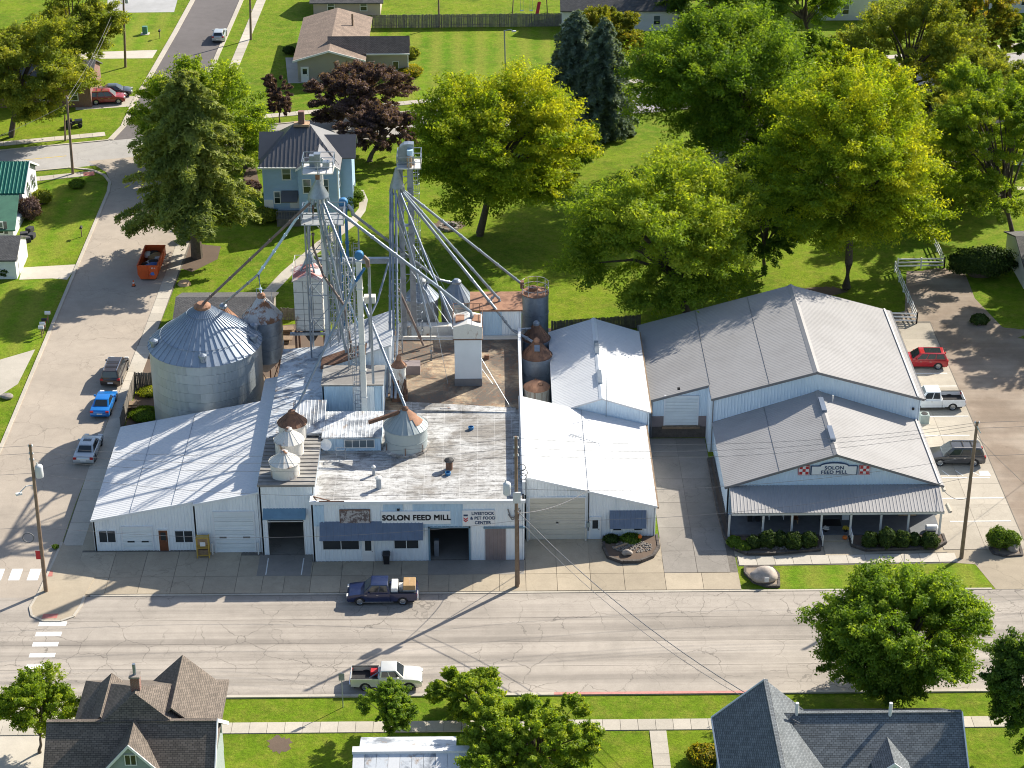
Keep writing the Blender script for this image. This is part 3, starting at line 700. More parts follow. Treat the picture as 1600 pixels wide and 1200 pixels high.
m = MB(); roof_slope(m, (x0+2.0,157.6,zt+.1), (x1+.3,157.6,zt+.1), (x1+.3,161.5,zt+1.5), (x0+2.0,161.5,zt+1.5), .32); m.build('lean_to_roof', 'worn_roof', b)
MB().add([(x0+2.0,157.7,zt),(x0+2.0,161.5,zt),(x0+2.0,161.5,zt+1.4)],[(0,1,2)]).add([(x0+2.0,161.5,zt),(x1+.3,161.5,zt),(x1+.3,161.5,zt+1.4),(x0+2.0,161.5,zt+1.4)],[(0,1,2,3)]).build('lean_to_wall', 'blue_wall', b)
m = MB(); m.hexa([(x0+.25,ya-.85,4.0),(x1-.75,ya-.85,4.0),(x1-.75,ya,4.0),(x0+.25,ya,4.0)], [(x0+.25,ya-.85,4.08),(x1-.75,ya-.85,4.08),(x1-.75,ya-.01,4.65),(x0+.25,ya-.01,4.65)]); m.build('awning', 'teal_trim', b)
m = MB(); m.box(x0+.5,x0+.56,ya-.02,ya+.1,0,3.95).box(x0+3.55,x0+3.62,ya-.02,ya+.1,0,3.95).box(x0+.5,x0+3.6,ya-.02,ya+.1,3.3,3.37); m.build('bay_frame', 'bare_white', b)
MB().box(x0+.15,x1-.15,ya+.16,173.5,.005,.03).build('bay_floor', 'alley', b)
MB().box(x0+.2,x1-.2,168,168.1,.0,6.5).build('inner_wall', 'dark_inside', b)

# ---- the mill: flat roofed front building
b = thing('feed_mill_building', 'white flat-roofed mill building with blue awning and long black lettered sign', 'building', (-6.5,156,0))
x0, x1, ya, yb, zt = -15.35, 2.4, 148.25, 178.6, 5.78
wall('front_wall', (x0,ya), (x1,ya), 0, zt, [(9.85,13.1,0,3.25)], 'white_wall', b, .34)
wall('side_wall', (x1,ya), (x1,yb), 0, zt, [], 'white_wall', b); wall('side_wall', (x0,yb), (x0,ya), 0, zt, [], 'white_wall', b); wall('back_wall', (x1,yb), (x0,yb), 0, zt, [], 'white_wall', b)
for xa, xb_, z0, z1 in ((-9.35,-7.7,3.45,5.6),(-6.9,-2.7,3.3,5.6),(-15.2,-14.3,3.5,5.55)):
    m = MB(); m.ribs((xa,ya-.036,0), (1,0,0), xb_-xa, (0,0,1), lambda t, z0=z0, z1=z1: (z0,z1), (0,-1,0), .34); m.build('patch_sheet', 'blue_wall', b)
MB().box(x0, x1, ya, 164.3, zt-.2, zt).build('roof', 'membrane', b)
MB().box(x0, x1, 164.3, yb, zt-.2, zt-.012).build('roof', 'rusty_deck', b)
m = MB(); m.hexa([(-8.2,163.9,zt),(1.9,163.5,zt),(1.9,164.6,zt),(-8.2,165.6,zt)], [(-8.2,164.0,zt+.22),(1.9,163.6,zt+.08),(1.9,164.5,zt+.08),(-8.2,165.3,zt+.35)]); m.build('roof_ledge', 'membrane', b)
MB().box(x0-.12, x1+.12, ya-.14, ya+.1, zt-.12, zt+.16).build('parapet', 'white_metal', b)
MB().box(x1-.12, x1+.14, ya+1.2, yb, zt-.1, zt+1.15).build('parapet', 'white_metal', b)  # extra height added so it casts a band of shade on the roof
MB().box(x0-.1, x0+.14, ya+.1, 162, zt-.1, zt+.18).build('parapet', 'white_metal', b)
MB().box(x0, x1, yb-.1, yb+.12, zt-.1, zt+.3).build('parapet', 'white_rusty', b)
m = MB(); m.bar((x0+.2,ya+.2,zt+.5),(x0+1.6,ya-.05,zt+.22),.07); m.bar((x0+.2,ya+.2,zt+.5),(x0+.5,ya+.05,zt+.2),.07); m.bar((x0+.7,ya-.1,zt+.2),(x0+2.8,ya-.1,zt+.2),.07); m.build('roof_brace', 'rust', b)
# awning and what is under it
m = MB(); aw = (-14.7,-6.05)
roof_slope(m, (aw[0],ya-1.15,2.75), (aw[1],ya-1.15,2.75), (aw[1],ya-.03,3.95), (aw[0],ya-.03,3.95), .3, .03, .06)
m.add([(aw[0],ya-1.15,2.7),(aw[0],ya,2.75),(aw[0],ya,3.9)],[(0,1,2)]).add([(aw[1],ya-1.15,2.7),(aw[1],ya,2.75),(aw[1],ya,3.9)],[(0,2,1)])
m.build('awning', 'awning_blue', b)
window(b, -14.5, -11.5, 1.25, 2.5, ya-.03); window(b, -8.5, -6.5, 1.3, 2.5, ya-.03)
door(b, -11.15, -10.3, .05, 2.4, ya-.03, 'white_paint', (.45,.88))
m = MB(); m.box(-5.65,-5.5,ya-.08,ya+.1,0,3.4).box(-2.25,-2.1,ya-.08,ya+.1,0,3.4).box(-5.65,-2.1,ya-.08,ya+.1,3.25,3.42); m.build('bay_frame', 'teal_trim', b)
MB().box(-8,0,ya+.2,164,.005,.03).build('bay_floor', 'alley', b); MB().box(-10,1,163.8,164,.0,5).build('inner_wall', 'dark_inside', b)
MB().box(-5.2,-4.8,ya+.6,ya+1.0,.0,1.6).build('inner_post', 'galv', b)
m = MB(); m.ribs((-.86,ya-.07,0), (1,0,0), 1.72, (0,0,1), lambda t: (.05,3.15), (0,-1,0), .34); m.box(-.86,.86,ya-.068,ya-.01,.05,3.15); m.build('sliding_door', 'brown_grey', b)
MB().box(-1.0,2.5,ya-.14,ya-.04,3.2,3.34).build('door_track', 'teal_trim', b)
m = MB(); m.tube([(1.05,ya-.12,5.1),(1.25,ya-.2,4.4),(1.5,ya-.15,4.25),(1.75,ya-.2,4.6),(2.0,ya-.12,5.2)], .05, 6); m.tube([(1.1,ya-.14,4.6),(1.4,ya-.2,4.1),(1.9,ya-.15,4.3),(2.1,ya-.12,5.0)], .05, 6); m.build('service_cable', 'wire', b)
MB().box(-8.2,-7.98,ya-.2,ya-.03,5.05,5.2).build('flood_light', 'black', b)
# roof things
for n_, px, py, r_, h_, mt, lab, ct in (('roof_vent',584,742,.13,.75,'galv','thin vent pipe with round hood on the white flat roof','vent'),
    ('roof_stack',592,763,.22,1.0,'galv','stubby grey stack standing near the mill sign parapet','stack'), ('roof_exhaust',702,733,.3,.85,'rust','dark brown ribbed exhaust stack on the white flat roof','stack')):
    p = G(px, py, zt); t_ = thing(n_, lab, ct, (p.x,p.y,zt))
    MB().lathe((p.x,p.y,zt-.02), [(r_,0),(r_,h_)], 12).build('pipe', mt, t_)
    MB().lathe((p.x,p.y,zt+h_), [(r_*1.1,-.05),(r_*1.45,0),(r_*1.3,.1),(.03,.22)], 12).build('hood', 'bare_white' if mt == 'galv' else 'black', t_)
for px, py in ((700,742),(736,671)):
    p = G(px, py, zt); tag(MB().lathe((p.x,p.y,zt-.01), [(.22,0),(.26,.28),(.2,.3),(.19,.05)], 12).build('bucket', 'blue_paint'), 'small blue bucket '+('beside the dark ribbed exhaust stack' if px == 700 else 'alone near the rear roof ledge'), 'bucket', 'blue buckets on the mill roof')
# signs
s = thing('lettered_sign', 'long white sign reading SOLON FEED MILL in black letters', 'sign', (-6.5,ya,3.7))
MB().box(-9.5,-3.75,ya-.14,ya-.03,3.72,4.95).build('board', 'sign_white', s); text('SOLON FEED MILL', .70, (-6.6,ya-.15,4.33), 'letter_black', s, .95, .008, 0, bold=.028)
s = thing('lettered_sign', 'white sign reading LIVESTOCK & PET FOOD CENTER with red badge', 'sign', (-1.3,ya,3.5))
MB().box(-2.75,-.05,ya-.14,ya-.03,3.5,5.0).build('board', 'sign_white', s)
for k, tx in enumerate(('LIVESTOCK','& PET FOOD','CENTER')): text(tx, .40, (-1.05,ya-.15,4.70-k*.45), 'letter_blue', s, .88, .006, 0, bold=.012)
MB().box(-2.66,-2.3,ya-.155,ya-.138,4.45,4.62).build('badge', 'letter_blue', s)
for k in range(2): MB().add([(-2.66,ya-.15,4.35-k*.2),(-2.48,ya-.15,4.2-k*.2),(-2.3,ya-.15,4.35-k*.2),(-2.3,ya-.15,4.22-k*.2),(-2.48,ya-.15,4.06-k*.2),(-2.66,ya-.15,4.22-k*.2)],[(5,4,1,0),(4,3,2,1)]).build('badge', 'sign_red', s)
s = thing('faded_sign', 'dark rusty sign with peeled faded lettering above the awning', 'sign', (-11.7,ya,3.8))
MB().box(-12.95,-10.5,ya-.13,ya-.03,3.75,5.1).build('board', 'rusty_sign', s)
m = MB(); m.box(-13.0,-10.45,ya-.15,ya-.05,5.1,5.16).box(-13.0,-10.45,ya-.15,ya-.05,3.69,3.75).box(-13.0,-12.95,ya-.15,ya-.05,3.75,5.1).box(-10.5,-10.45,ya-.15,ya-.05,3.75,5.1); m.build('frame', 'rust', s)
t_ = thing('wheelie_bin', 'small dark bin standing against the mill wall under the awning', 'bin', (-9.2,ya-.45,.05))
MB().hexa([(-9.42,ya-.62,.05),(-8.98,ya-.62,.05),(-8.98,ya-.2,.05),(-9.42,ya-.2,.05)], [(-9.5,ya-.7,.95),(-8.9,ya-.7,.95),(-8.9,ya-.12,.95),(-9.5,ya-.12,.95)]).build('tub', 'black', t_)
MB().hexa([(-9.53,ya-.73,.95),(-8.87,ya-.73,.95),(-8.87,ya-.1,.95),(-9.53,ya-.1,.95)], [(-9.45,ya-.66,1.05),(-8.95,ya-.66,1.05),(-8.95,ya-.12,1.1),(-9.45,ya-.12,1.1)]).build('lid', 'dark_inside', t_)

# ---- sheds standing on the mill roof
zr = zt
b = thing('roof_workhouse', 'blue-white metal box house with dark flat top on the mill roof', 'rooftop shed', (-12.5,164.5,zr))
wall('front_wall', (-15.3,162.9), (-9.95,162.9), zr-.02, 9.05, [], 'blue_wall', b, .3); wall('side_wall', (-9.95,162.9), (-9.95,166.4), zr-.02, 9.05, [], 'white_wall', b, .3)
wall('side_wall', (-15.3,166.4), (-15.3,162.9), zr-.02, 9.05, [], 'blue_wall', b, .3); wall('back_wall', (-9.95,166.4), (-15.3,166.4), zr-.02, 9.05, [], 'blue_wall', b, .3)
MB().box(-15.4,-9.85,162.8,166.6,9.05,9.2).build('roof', 'dark_deck', b)
m = MB(); m.ribs((-12.6,162.86,0), (1,0,0), 1.9, (0,0,1), lambda t: (zr+.1,8.95), (0,-1,0), .3); m.build('patch_sheet', 'white_wall', b)
b = thing('roof_penthouse', 'white metal penthouse with steep single slope roof partly rusted through', 'rooftop shed', (-12.6,170,zr))
ph = lambda x: 8.55+(x+15.6)*.36
wall('front_wall', (-15.6,167.6), (-9.5,167.6), zr-.02, lambda t: ph(-15.6+t)-.05, [], 'white_wall', b, .3)
wall('side_wall', (-9.5,167.6), (-9.5,174.6), zr-.02, ph(-9.5)-.05, [], 'white_wall', b, .3); wall('side_wall', (-15.6,174.6), (-15.6,167.6), zr-.02, 8.5, [], 'white_wall', b, .3)
wall('back_wall', (-9.5,174.6), (-15.6,174.6), zr-.02, lambda t: ph(-9.5-t)-.05, [], 'white_wall', b, .3)
m = MB(); roof_slope(m, (-15.8,174.8,ph(-15.8)), (-15.8,169.6,ph(-15.8)), (-9.3,169.6,ph(-9.3)), (-9.3,174.8,ph(-9.3)), .32); m.build('roof', 'white_roof', b)
m = MB(); roof_slope(m, (-15.8,169.6,ph(-15.8)), (-15.8,167.4,ph(-15.8)), (-11.6,167.4,ph(-11.6)), (-11.6,169.6,ph(-11.6)), .32); m.build('rusted_roof', 'rust', b)
m = MB(); roof_slope(m, (-11.6,169.6,ph(-11.6)), (-11.6,167.4,ph(-11.6)), (-9.3,167.4,ph(-9.3)), (-9.3,169.6,ph(-9.3)), .32); m.build('roof', 'white_roof', b)
b = thing('roof_lean_to', 'low blue lean-to with a strip of window panes on the white flat roof', 'rooftop shed', (-12.4,158.5,zr))
wall('front_wall', (-14.9,157.0), (-9.9,157.0), zr-.02, 7.2, [], 'blue_wall', b, .3)
MB().box(-14.9,-9.9,157.12,160.9,zr-.02,7.1).build('core', 'blue_wall', b)
m = MB(); roof_slope(m, (-15.0,156.8,7.22), (-9.8,156.8,7.22), (-9.8,161.0,7.5), (-15.0,161.0,7.5), .35); m.build('roof', 'worn_roof', b)
window(b, -13.0, -10.5, 6.15, 6.85, 156.98, 4, 'bare_white', 'glass_pale')
t_ = thing('satellite_dish', 'white satellite dish at the corner of the blue roof lean-to', 'dish', (-14.6,156.4,zr))
MB().tube([(-14.6,156.4,zr-.02),(-14.6,156.4,zr+.8)], .03).build('mast', 'galv', t_)
MB().lathe((0,0,0), [(.02,0),(.25,.04),(.5,.16)], 14, cap=False).build('dish', 'white_paint', t_, local=True).matrix_local = Matrix.Translation((0,0,.95)) @ Matrix.Rotation(1.1,4,'X')
t_ = thing('roof_frame', 'small tubular metal stand on the white roof by the lean-to', 'stand', (-13.3,155.7,zr))
m = MB()
for dx in (-.4,.4):
    for dy in (-.25,.25): m.tube([(-13.3+dx,155.7+dy,zr-.01),(-13.3+dx,155.7+dy,zr+.9)], .03, 6)
for z in (.45,.9):
    m.bar((-13.7,155.45,zr+z),(-12.9,155.45,zr+z),.05); m.bar((-13.7,155.95,zr+z),(-12.9,155.95,zr+z),.05); m.bar((-13.7,155.45,zr+z),(-13.7,155.95,zr+z),.05); m.bar((-12.9,155.45,zr+z),(-12.9,155.95,zr+z),.05)
m.build('frame', 'galv', t_)
# square shaft on the rear roof
b = thing('roof_shaft', 'tall white sheet-metal shaft with rusty railed top on the rear mill roof', 'shaft', (-2.4,170,zr))
m = MB().box(-3.62,-1.16,168.9,171.4,zr+.75,10.6); m.build('shaft_wall', 'white_metal', b); MB().box(-3.66,-1.12,168.86,171.44,zr-.02,zr+.75).build('base', 'grey_trim', b)
m = MB(); m.yprism([(-3.72,10.6),(-1.06,10.6),(-1.06,11.85),(-2.39,12.2),(-3.72,11.85)], 168.8, 171.5); m.build('cap', 'white_rusty', b)
MB().box(-3.76,-1.02,168.76,171.54,10.55,10.65).build('cap_trim', 'rust', b)
for xa in (-3.5,-2.0): MB().box(xa,xa+.8,169.6,170.9,11.85,12.12).build('hatch', 'rust_pale', b)
m = MB()
for xx, yy in ((-3.72,168.8),(-1.06,168.8),(-3.72,171.5),(-1.06,171.5),(-2.39,171.5)): m.tube([(xx,yy,11.8),(xx,yy,12.95)], .03, 6)
for z in (12.4,12.95): m.bar((-3.72,171.5,z),(-1.06,171.5,z),.04); m.bar((-3.72,168.8,z),(-3.72,171.5,z),.04); m.bar((-1.06,168.8,z),(-1.06,171.5,z),.04)
m.build('railing', 'rust', b)
b = thing('rust_roofed_shed', 'blue and white sheet shed with flat rusty roof behind the mill', 'rooftop shed', (.5,180,0))
wall('front_wall', (-1.3,178.9), (2.6,178.9), 5.3, 8.7, [], 'white_wall', b, .3); wall('side_wall', (2.6,178.9), (2.6,182.3), 0, 8.7, [], 'white_wall', b, .3); wall('side_wall', (-1.3,182.3), (-1.3,178.9), 0, 8.7, [], 'blue_wall', b, .3); wall('back_wall', (2.6,182.3), (-1.3,182.3), 0, 8.7, [], 'white_wall', b, .3)
MB().box(-1.3,2.6,178.92,179.0,0,5.4).build('wall_base', 'grey_trim', b)
m = MB(); m.ribs((-1.25,178.86,0), (1,0,0), 2.0, (0,0,1), lambda t: (5.85,8.6), (0,-1,0), .3); m.build('patch_sheet', 'blue_wall', b)
MB().hexa([(-2.3,178.7,8.62),(2.75,178.7,8.62),(2.75,182.5,8.62),(-2.3,182.5,8.62)], [(-2.3,178.7,8.78),(2.75,178.7,8.78),(2.75,182.5,8.95),(-2.3,182.5,8.95)]).build('roof', 'rust_pale', b)
m = MB()
for k in range(9): m.bar((-1.95,178.6,5.9+k*.33),(-1.35,178.6,5.9+k*.33),.05)
for xx in (-1.98,-1.35): m.tube([(xx,178.6,5.75),(xx,178.6,9.5)], .035, 6)
m.build('ladder', 'rust', b)

# ---- east shed
rs_z = lambda x: 6.35-(x-2.15)*.2665
b = thing('metal_shed', 'white metal shed with cream overhead door and small blue window awning', 'shed', (8,158,0))
x0, x1, ya, yb = 2.5, 13.7, 151.5, 165.9
wall('front_wall', (x0,ya), (x1,ya), 0, lambda t: rs_z(x0+t)-.1, [], 'white_wall', b); wall('side_wall', (x1,ya), (x1,yb), 0, rs_z(x1)-.1, [], 'white_wall', b)
wall('side_wall', (x0,yb), (x0,ya), 0, rs_z(x0)-.1, [], 'white_wall', b); wall('back_wall', (x1,yb), (x0,yb), 0, lambda t: rs_z(x1-t)-.1, [], 'white_wall', b)
m = MB(); roof_slope(m, (x1+.12,ya-.12,rs_z(x1+.12)), (x1+.12,yb,rs_z(x1+.12)), (x0-.3,yb,rs_z(x0-.3)), (x0-.3,ya-.12,rs_z(x0-.3)), .31); m.build('roof', 'white_roof', b)
MB().bar((x0-.3,ya-.15,rs_z(x0-.3)-.02), (x1+.12,ya-.15,rs_z(x1+.12)-.02), .06, .2).build('fascia', 'white_metal', b)
MB().bar((x1+.2,ya-.1,rs_z(x1+.2)-.1), (x1+.2,yb,rs_z(x1+.2)-.1), .14, .14).build('gutter', 'wood', b)
garage_door(b, 2.95, 7.65, .03, 4.15, ya-.04, 8, 'cream_panel')
MB().box(5.2,5.4,ya-.09,ya-.06,1.55,1.8).build('notice', 'sign_white', b)
d = door(b, 8.15, 8.95, .05, 2.15, ya-.03, 'door_panel', (.5,.9))
m = MB(); roof_slope(m, (9.75,ya-.9,1.55), (12.9,ya-.9,1.55), (12.9,ya-.03,2.85), (9.75,ya-.03,2.85), .3, .03, .05); m.build('awning', 'awning_blue', b)
window(b, 10.1, 10.8, .9, 1.75, ya-.03, 1); window(b, 11.9, 12.6, .9, 1.75, ya-.03, 1)
MB().tube([(7.95,ya-.12,.9),(7.95,ya-.12,4.95)], .04, 6).build('conduit', 'black', b); MB().box(7.83,8.07,ya-.2,ya-.04,1.3,1.75).build('meter_box', 'ac_grey', b)
for px in (2.75,7.75): MB().tube([(px,ya-.35,0),(px,ya-.35,1.3)], .08).build('bollard', 'cream_panel', b)
t_ = thing('roof_antenna', 'thin television aerial fallen flat on the white shed roof', 'aerial', (9,160,4.8))
m = MB(); zz = lambda x: rs_z(x)+.12
m.tube([(6.6,160.6,zz(6.6)),(9.4,160.0,zz(9.4))], .025, 6)
for k in range(5): m.tube([(6.7+k*.25,160.2,zz(6.7+k*.25)),(6.8+k*.25,161.0,zz(6.8+k*.25))], .018, 5)
m.build('boom', 'galv', t_)
for xx in (7.9,): MB().bar((xx,151.4,rs_z(xx)+.03),(xx,165.8,rs_z(xx)+.03),.035,.03).build('sheet_lap', 'galv', [o for o in bpy.data.objects if o.name == 'metal_shed.001'][0])
# ---- gabled shed behind it
b = thing('gabled_shed', 'white gabled metal shed with ridge running away from the street', 'shed', (9.8,174,0))
x0, x1, ya, yb, xr, zr_, ze = 5.45, 14.1, 165.95, 182.2, 9.75, 6.05, 4.6
wall('front_wall', (x0,ya), (x1,ya), 0, lambda t: ze+(zr_-ze)*(1-abs(t-(xr-x0))/(xr-x0))-.08, [], 'store_wall', b); wall('side_wall', (x1,ya), (x1,yb), 0, ze-.1, [], 'store_wall', b)
wall('side_wall', (x0,yb), (x0,ya), 0, ze-.1, [], 'store_wall', b); wall('back_wall', (x1,yb), (x0,yb), 0, lambda t: ze+(zr_-ze)*(1-abs(t-(x1-xr))/(x1-xr))-.08, [], 'store_wall', b)
m = MB(); roof_slope(m, (x0-.15,yb+.15,ze-.03), (x0-.15,ya-.2,ze-.03), (xr,ya-.2,zr_), (xr,yb+.15,zr_), .31); m.build('roof', 'white_roof', b)
m = MB(); roof_slope(m, (x1+.15,ya-.2,ze-.03), (x1+.15,yb+.15,ze-.03), (xr,yb+.15,zr_), (xr,ya-.2,zr_), .31); m.build('roof', 'white_roof', b)
MB().yprism([(xr-.25,zr_-.05),(xr+.25,zr_-.05),(xr,zr_+.1)], ya-.22, yb+.17).build('ridge_cap', 'white_metal', b)
for y0_ in (168.5,174.5): MB().box(xr-.2,xr+.2,y0_,y0_+2.6,zr_,zr_+.2).build('ridge_vent', 'galv', b)
MB().bar((x1+.22,ya-.15,ze-.1), (x1+.22,yb,ze-.1), .13, .13).build('gutter', 'wood', b)
MB().tube([(10.15,165.6,3.9),(10.15,165.6,8.3)], .03, 6).build('aerial_mast', 'galv', b)

# ---- farm store
b = thing('farm_store', 'blue-grey farm store with grey gabled metal roofs and a front porch', 'building', (29,165,0))
xr, zR, k_ = 29.25, 8.3, .287
ge = lambda x: zR-abs(x-xr)*k_
xl, xm, xw, yg, yd, yb = 14.5, 19.85, 38.95, 166.5, 169.2, 184.7
wall('gable_wall', (xm,yg), (xw,yg), 0, lambda t: ge(xm+t)-.1, [], 'store_wall', b, .3)
wall('dock_wall', (xl,yd), (xm,yd), 1.35, lambda t: ge(xl+t)-.1, [], 'store_wall', b, .3)
MB().box(xl,xm,yd-.02,yd+.3,0,1.35).build('dock_foundation', 'block', b)
for xa, xb_ in ((xl,15.75),(18.95,xm)): MB().box(xa,xb_,yd-.06,yd-.02,1.2,2.3).build('kick_plate', 'brown_grey', b)
wall('side_wall', (xm,yg), (xm,yd), 0, ge(xm)-.1, [], 'store_wall', b, .3)
wall('side_wall', (xw,yg), (xw,yb), 0, ge(xw)-.1, [], 'store_wall', b, .3); wall('side_wall', (xl,yb), (xl,yd), 0, ge(xl)-.1, [], 'store_wall', b, .3)
wall('back_wall', (xw,yb), (xl,yb), 0, lambda t: ge(xw-t)-.1, [], 'store_wall', b, .3)
m = MB(); roof_slope(m, (xl-.15,yb+.2,ge(xl-.15)), (xl-.15,yd-.2,ge(xl-.15)), (xm,yd-.2,ge(xm)), (xm,yb+.2,ge(xm)), .3, .014)
roof_slope(m, (xm,yb+.2,ge(xm)), (xm,yg-.2,ge(xm)), (xr,yg-.2,zR), (xr,yb+.2,zR), .3, .014); m.build('roof', 'grey_roof', b)
m = MB(); roof_slope(m, (xw+.3,yg-.2,ge(xw+.3)), (xw+.3,yb+.2,ge(xw+.3)), (xr,yb+.2,zR), (xr,yg-.2,zR), .3, .014); m.build('roof', 'grey_roof', b)
MB().yprism([(xr-.32,zR-.07),(xr+.32,zR-.07),(xr,zR+.12)], yg-.24, yb+.24).build('ridge_cap', 'grey_roof', b)
m = MB(); m.bar((xl-.15,yd-.24,ge(xl-.15)-.06),(xm,yd-.24,ge(xm)-.06),.07,.24); m.bar((xm-.05,yg-.24,ge(xm)-.06),(xr,yg-.24,zR-.06),.07,.24); m.bar((xr,yg-.24,zR-.06),(xw+.3,yg-.24,ge(xw+.3)-.06),.07,.24); m.bar((xm-.04,yg-.2,ge(xm)-.08),(xm-.04,yd-.2,ge(xm)-.08),.1,.2); m.build('fascia', 'grey_trim', b)
m = MB(); m.bar((xw+.38,yg-.1,ge(xw+.3)-.08),(xw+.38,yb+.2,ge(xw+.3)-.08),.14,.14); m.bar((xl-.22,yd-.1,ge(xl)-.12),(xl-.22,yb+.2,ge(xl)-.12),.14,.14); m.build('gutter', 'grey_trim', b)
MB().box(xw-.35,xw-.2,yg-.2,yb+.1,ge(xw-.3)+.0,ge(xw-.3)+.14).build('snow_guard', 'bare_white', b)
garage_door(b, 15.85, 18.85, 1.35, 4.35, yd-.05, 10)
MB().box(15.6,19.1,yd-.35,yd-.02,1.1,1.32).build('dock_bumper', 'wood', b)
MB().box(16.9,17.15,yd-.25,yd-.03,5.15,5.35).build('flood_light', 'black', b); MB().box(38.2,38.4,yg-.2,yg-.03,4.3,4.5).build('flood_light', 'black', b)
for xx, yy in ((xl+.05,yd-.1),(xm+.06,yg-.1)): MB().box(xx,xx+.1,yy-.04,yy,.1,ge(xx)-.2).build('downpipe', 'grey_trim', b)
for xx in (19.9,25.0): MB().bar((xx,yd if xx < 20 else yg,ge(xx)+.025),(xx,yb+.1,ge(xx)+.025),.035,.025).build('sheet_lap', 'grey_trim', b)
# front gable and porch
xa, xb_, yf, zp, ze = 20.2, 38.7, 155.0, 6.3, 3.2; xc = (xa+xb_)/2
gz = lambda x: zp-(zp-ze)*abs(x-xc)/((xb_-xa)/2)
wall('front_gable_wall', (xa,yf), (xb_,yf), .25, lambda t: gz(xa+t)-.08, [], 'store_wall', b, .3)
wall('side_wall', (xb_,yf), (xb_,yg), 0, ze-.1, [], 'store_wall', b, .3); wall('side_wall', (xa,yg), (xa,yf), 0, ze-.1, [], 'store_wall', b, .3)
m = MB(); roof_slope(m, (xa-.3,yg,gz(xa-.3)), (xa-.3,yf-.25,gz(xa-.3)), (xc,yf-.25,zp), (xc,yg,zp), .3, .014); m.build('front_roof', 'grey_roof', b)
m = MB(); roof_slope(m, (xb_+.3,yf-.25,gz(xb_+.3)), (xb_+.3,yg,gz(xb_+.3)), (xc,yg,zp), (xc,yf-.25,zp), .3, .014); m.build('front_roof', 'grey_roof', b)
MB().yprism([(xc-.28,zp-.06),(xc+.28,zp-.06),(xc,zp+.1)], yf-.28, yg).build('ridge_cap', 'grey_roof', b)
for xx in (24.6,): MB().bar((xx,yf-.2,gz(xx)+.025),(xx,yg,gz(xx)+.025),.035,.025).build('sheet_lap', 'grey_trim', b)
for y0_ in (157.0,162.3): MB().box(xc-.22,xc+.22,y0_,y0_+2.5,zp+.02,zp+.26).build('ridge_vent', 'awning_blue', b)
MB().tube([(30.6,165.0,5.7),(30.6,165.0,6.6)], .06, 8).build('vent_pipe', 'bare_white', b)
m = MB(); m.bar((xa-.3,yf-.29,gz(xa-.3)-.05),(xc,yf-.29,zp-.05),.07,.22); m.bar((xc,yf-.29,zp-.05),(xb_+.3,yf-.29,gz(xb_+.3)-.05),.07,.22); m.build('fascia', 'grey_trim', b)
MB().box(xb_-.15,xb_-.02,yf-.2,yg-.1,gz(xb_)+.02,gz(xb_)+.18).build('snow_guard', 'bare_white', b)
m = MB(); roof_slope(m, (xa+.0,151.25,2.62), (xb_-.3,151.25,2.62), (xb_-.1,yf-.03,3.15), (xa+.2,yf-.03,3.15), .3, .03, .08); m.build('porch_roof', 'grey_roof', b)
MB().box(xa+.0,xb_-.3,151.27,151.42,2.36,2.55).build('porch_beam', 'bare_white', b)
MB().prism([(xa-.1,151.5),(xb_-.3,151.5),(xb_-.3,yf),(xa-.1,yf)], 0, .24).build('porch_floor', 'porch_floor', b)
for px in (1140,1193,1238,1284,1330,1377,1420,1470):
    x = YP(px, 806, 151.4).x; MB().box(x-.08,x+.08,151.27,151.43,.2,2.4).build('post', 'bare_white', b)
    if px in (1284,1330):
        m = MB(); m.bar((x,151.3,1.2),(x,150.0,1.0),.07); m.box(x-.05,x+.05,149.95,150.05,.05,1.1); m.bar((x,151.3,.65),(x,150.0,.4),.05)
        for q in (.3,.6,.9): m.box(x-.02,x+.02,151.3-q*1.3-.02,151.3-q*1.3+.02,.3,1.1)
        m.build('stair_rail', 'bare_white', b)
for xx0, xx1 in ((21.2,24.0),(25.2,27.2),(31.8,34.2),(35.2,37.6)): window(b, xx0, xx1, .9, 2.3, yf-.02, 2)
door(b, 28.3, 30.0, .26, 2.45, yf-.02, 'white_paint', (.2,.9))
MB().box(28.2,30.0,152.9,154.0,.245,.26).build('door_mat', 'black', b)
s = thing('store_sign', 'arched white sign reading SOLON FEED MILL on the store gable', 'sign', (29.3,yf,4.2)); ys_ = yf-.05
prof = [(27.3,4.22),(31.35,4.22),(31.35,5.12)]+[(29.33+1.25*math.cos(t), 5.12+.34*math.sin(t)) for t in [R(a) for a in range(0,181,15)]]+[(27.3,5.12)]
MB().yprism(prof, ys_-.10, ys_-.02).build('border', 'letter_blue', s)
ins = [(29.33+(x-29.33)*.955, 4.72+(z-4.72)*.88) for x, z in prof]; MB().yprism(ins, ys_-.115, ys_-.098).build('board', 'sign_white', s)
text('SOLON', .46, (29.33,ys_-.125,4.93), 'letter_blue', s, 1.05, .006, 0, bold=.012); text('FEED MILL', .46, (29.33,ys_-.125,4.50), 'letter_blue', s, 1.05, .006, 0, bold=.012)
for xx in (26.3,31.55):
    s = thing('checker_emblem', 'red and white checkerboard emblem on the '+('alley' if xx < 29 else 'parking lot')+' side of the arched sign', 'emblem', (xx+.45,yf,4.2), 'checkerboard emblems on the store gable')
    MB().box(xx-.05,xx+.9,ys_-.06,ys_-.01,4.2,5.15).build('border', 'sign_red', s)
    MB().box(xx-.01,xx+.86,ys_-.07,ys_-.055,4.24,5.11).build('board', 'sign_white', s)
    for i in range(3):
        for j in range(3):
            if (i+j) % 2 == 0: MB().box(xx+.03+i*.265,xx+.295+i*.265,ys_-.085,ys_-.068,4.28+j*.265,4.545+j*.265).build('square', 'sign_red', s)
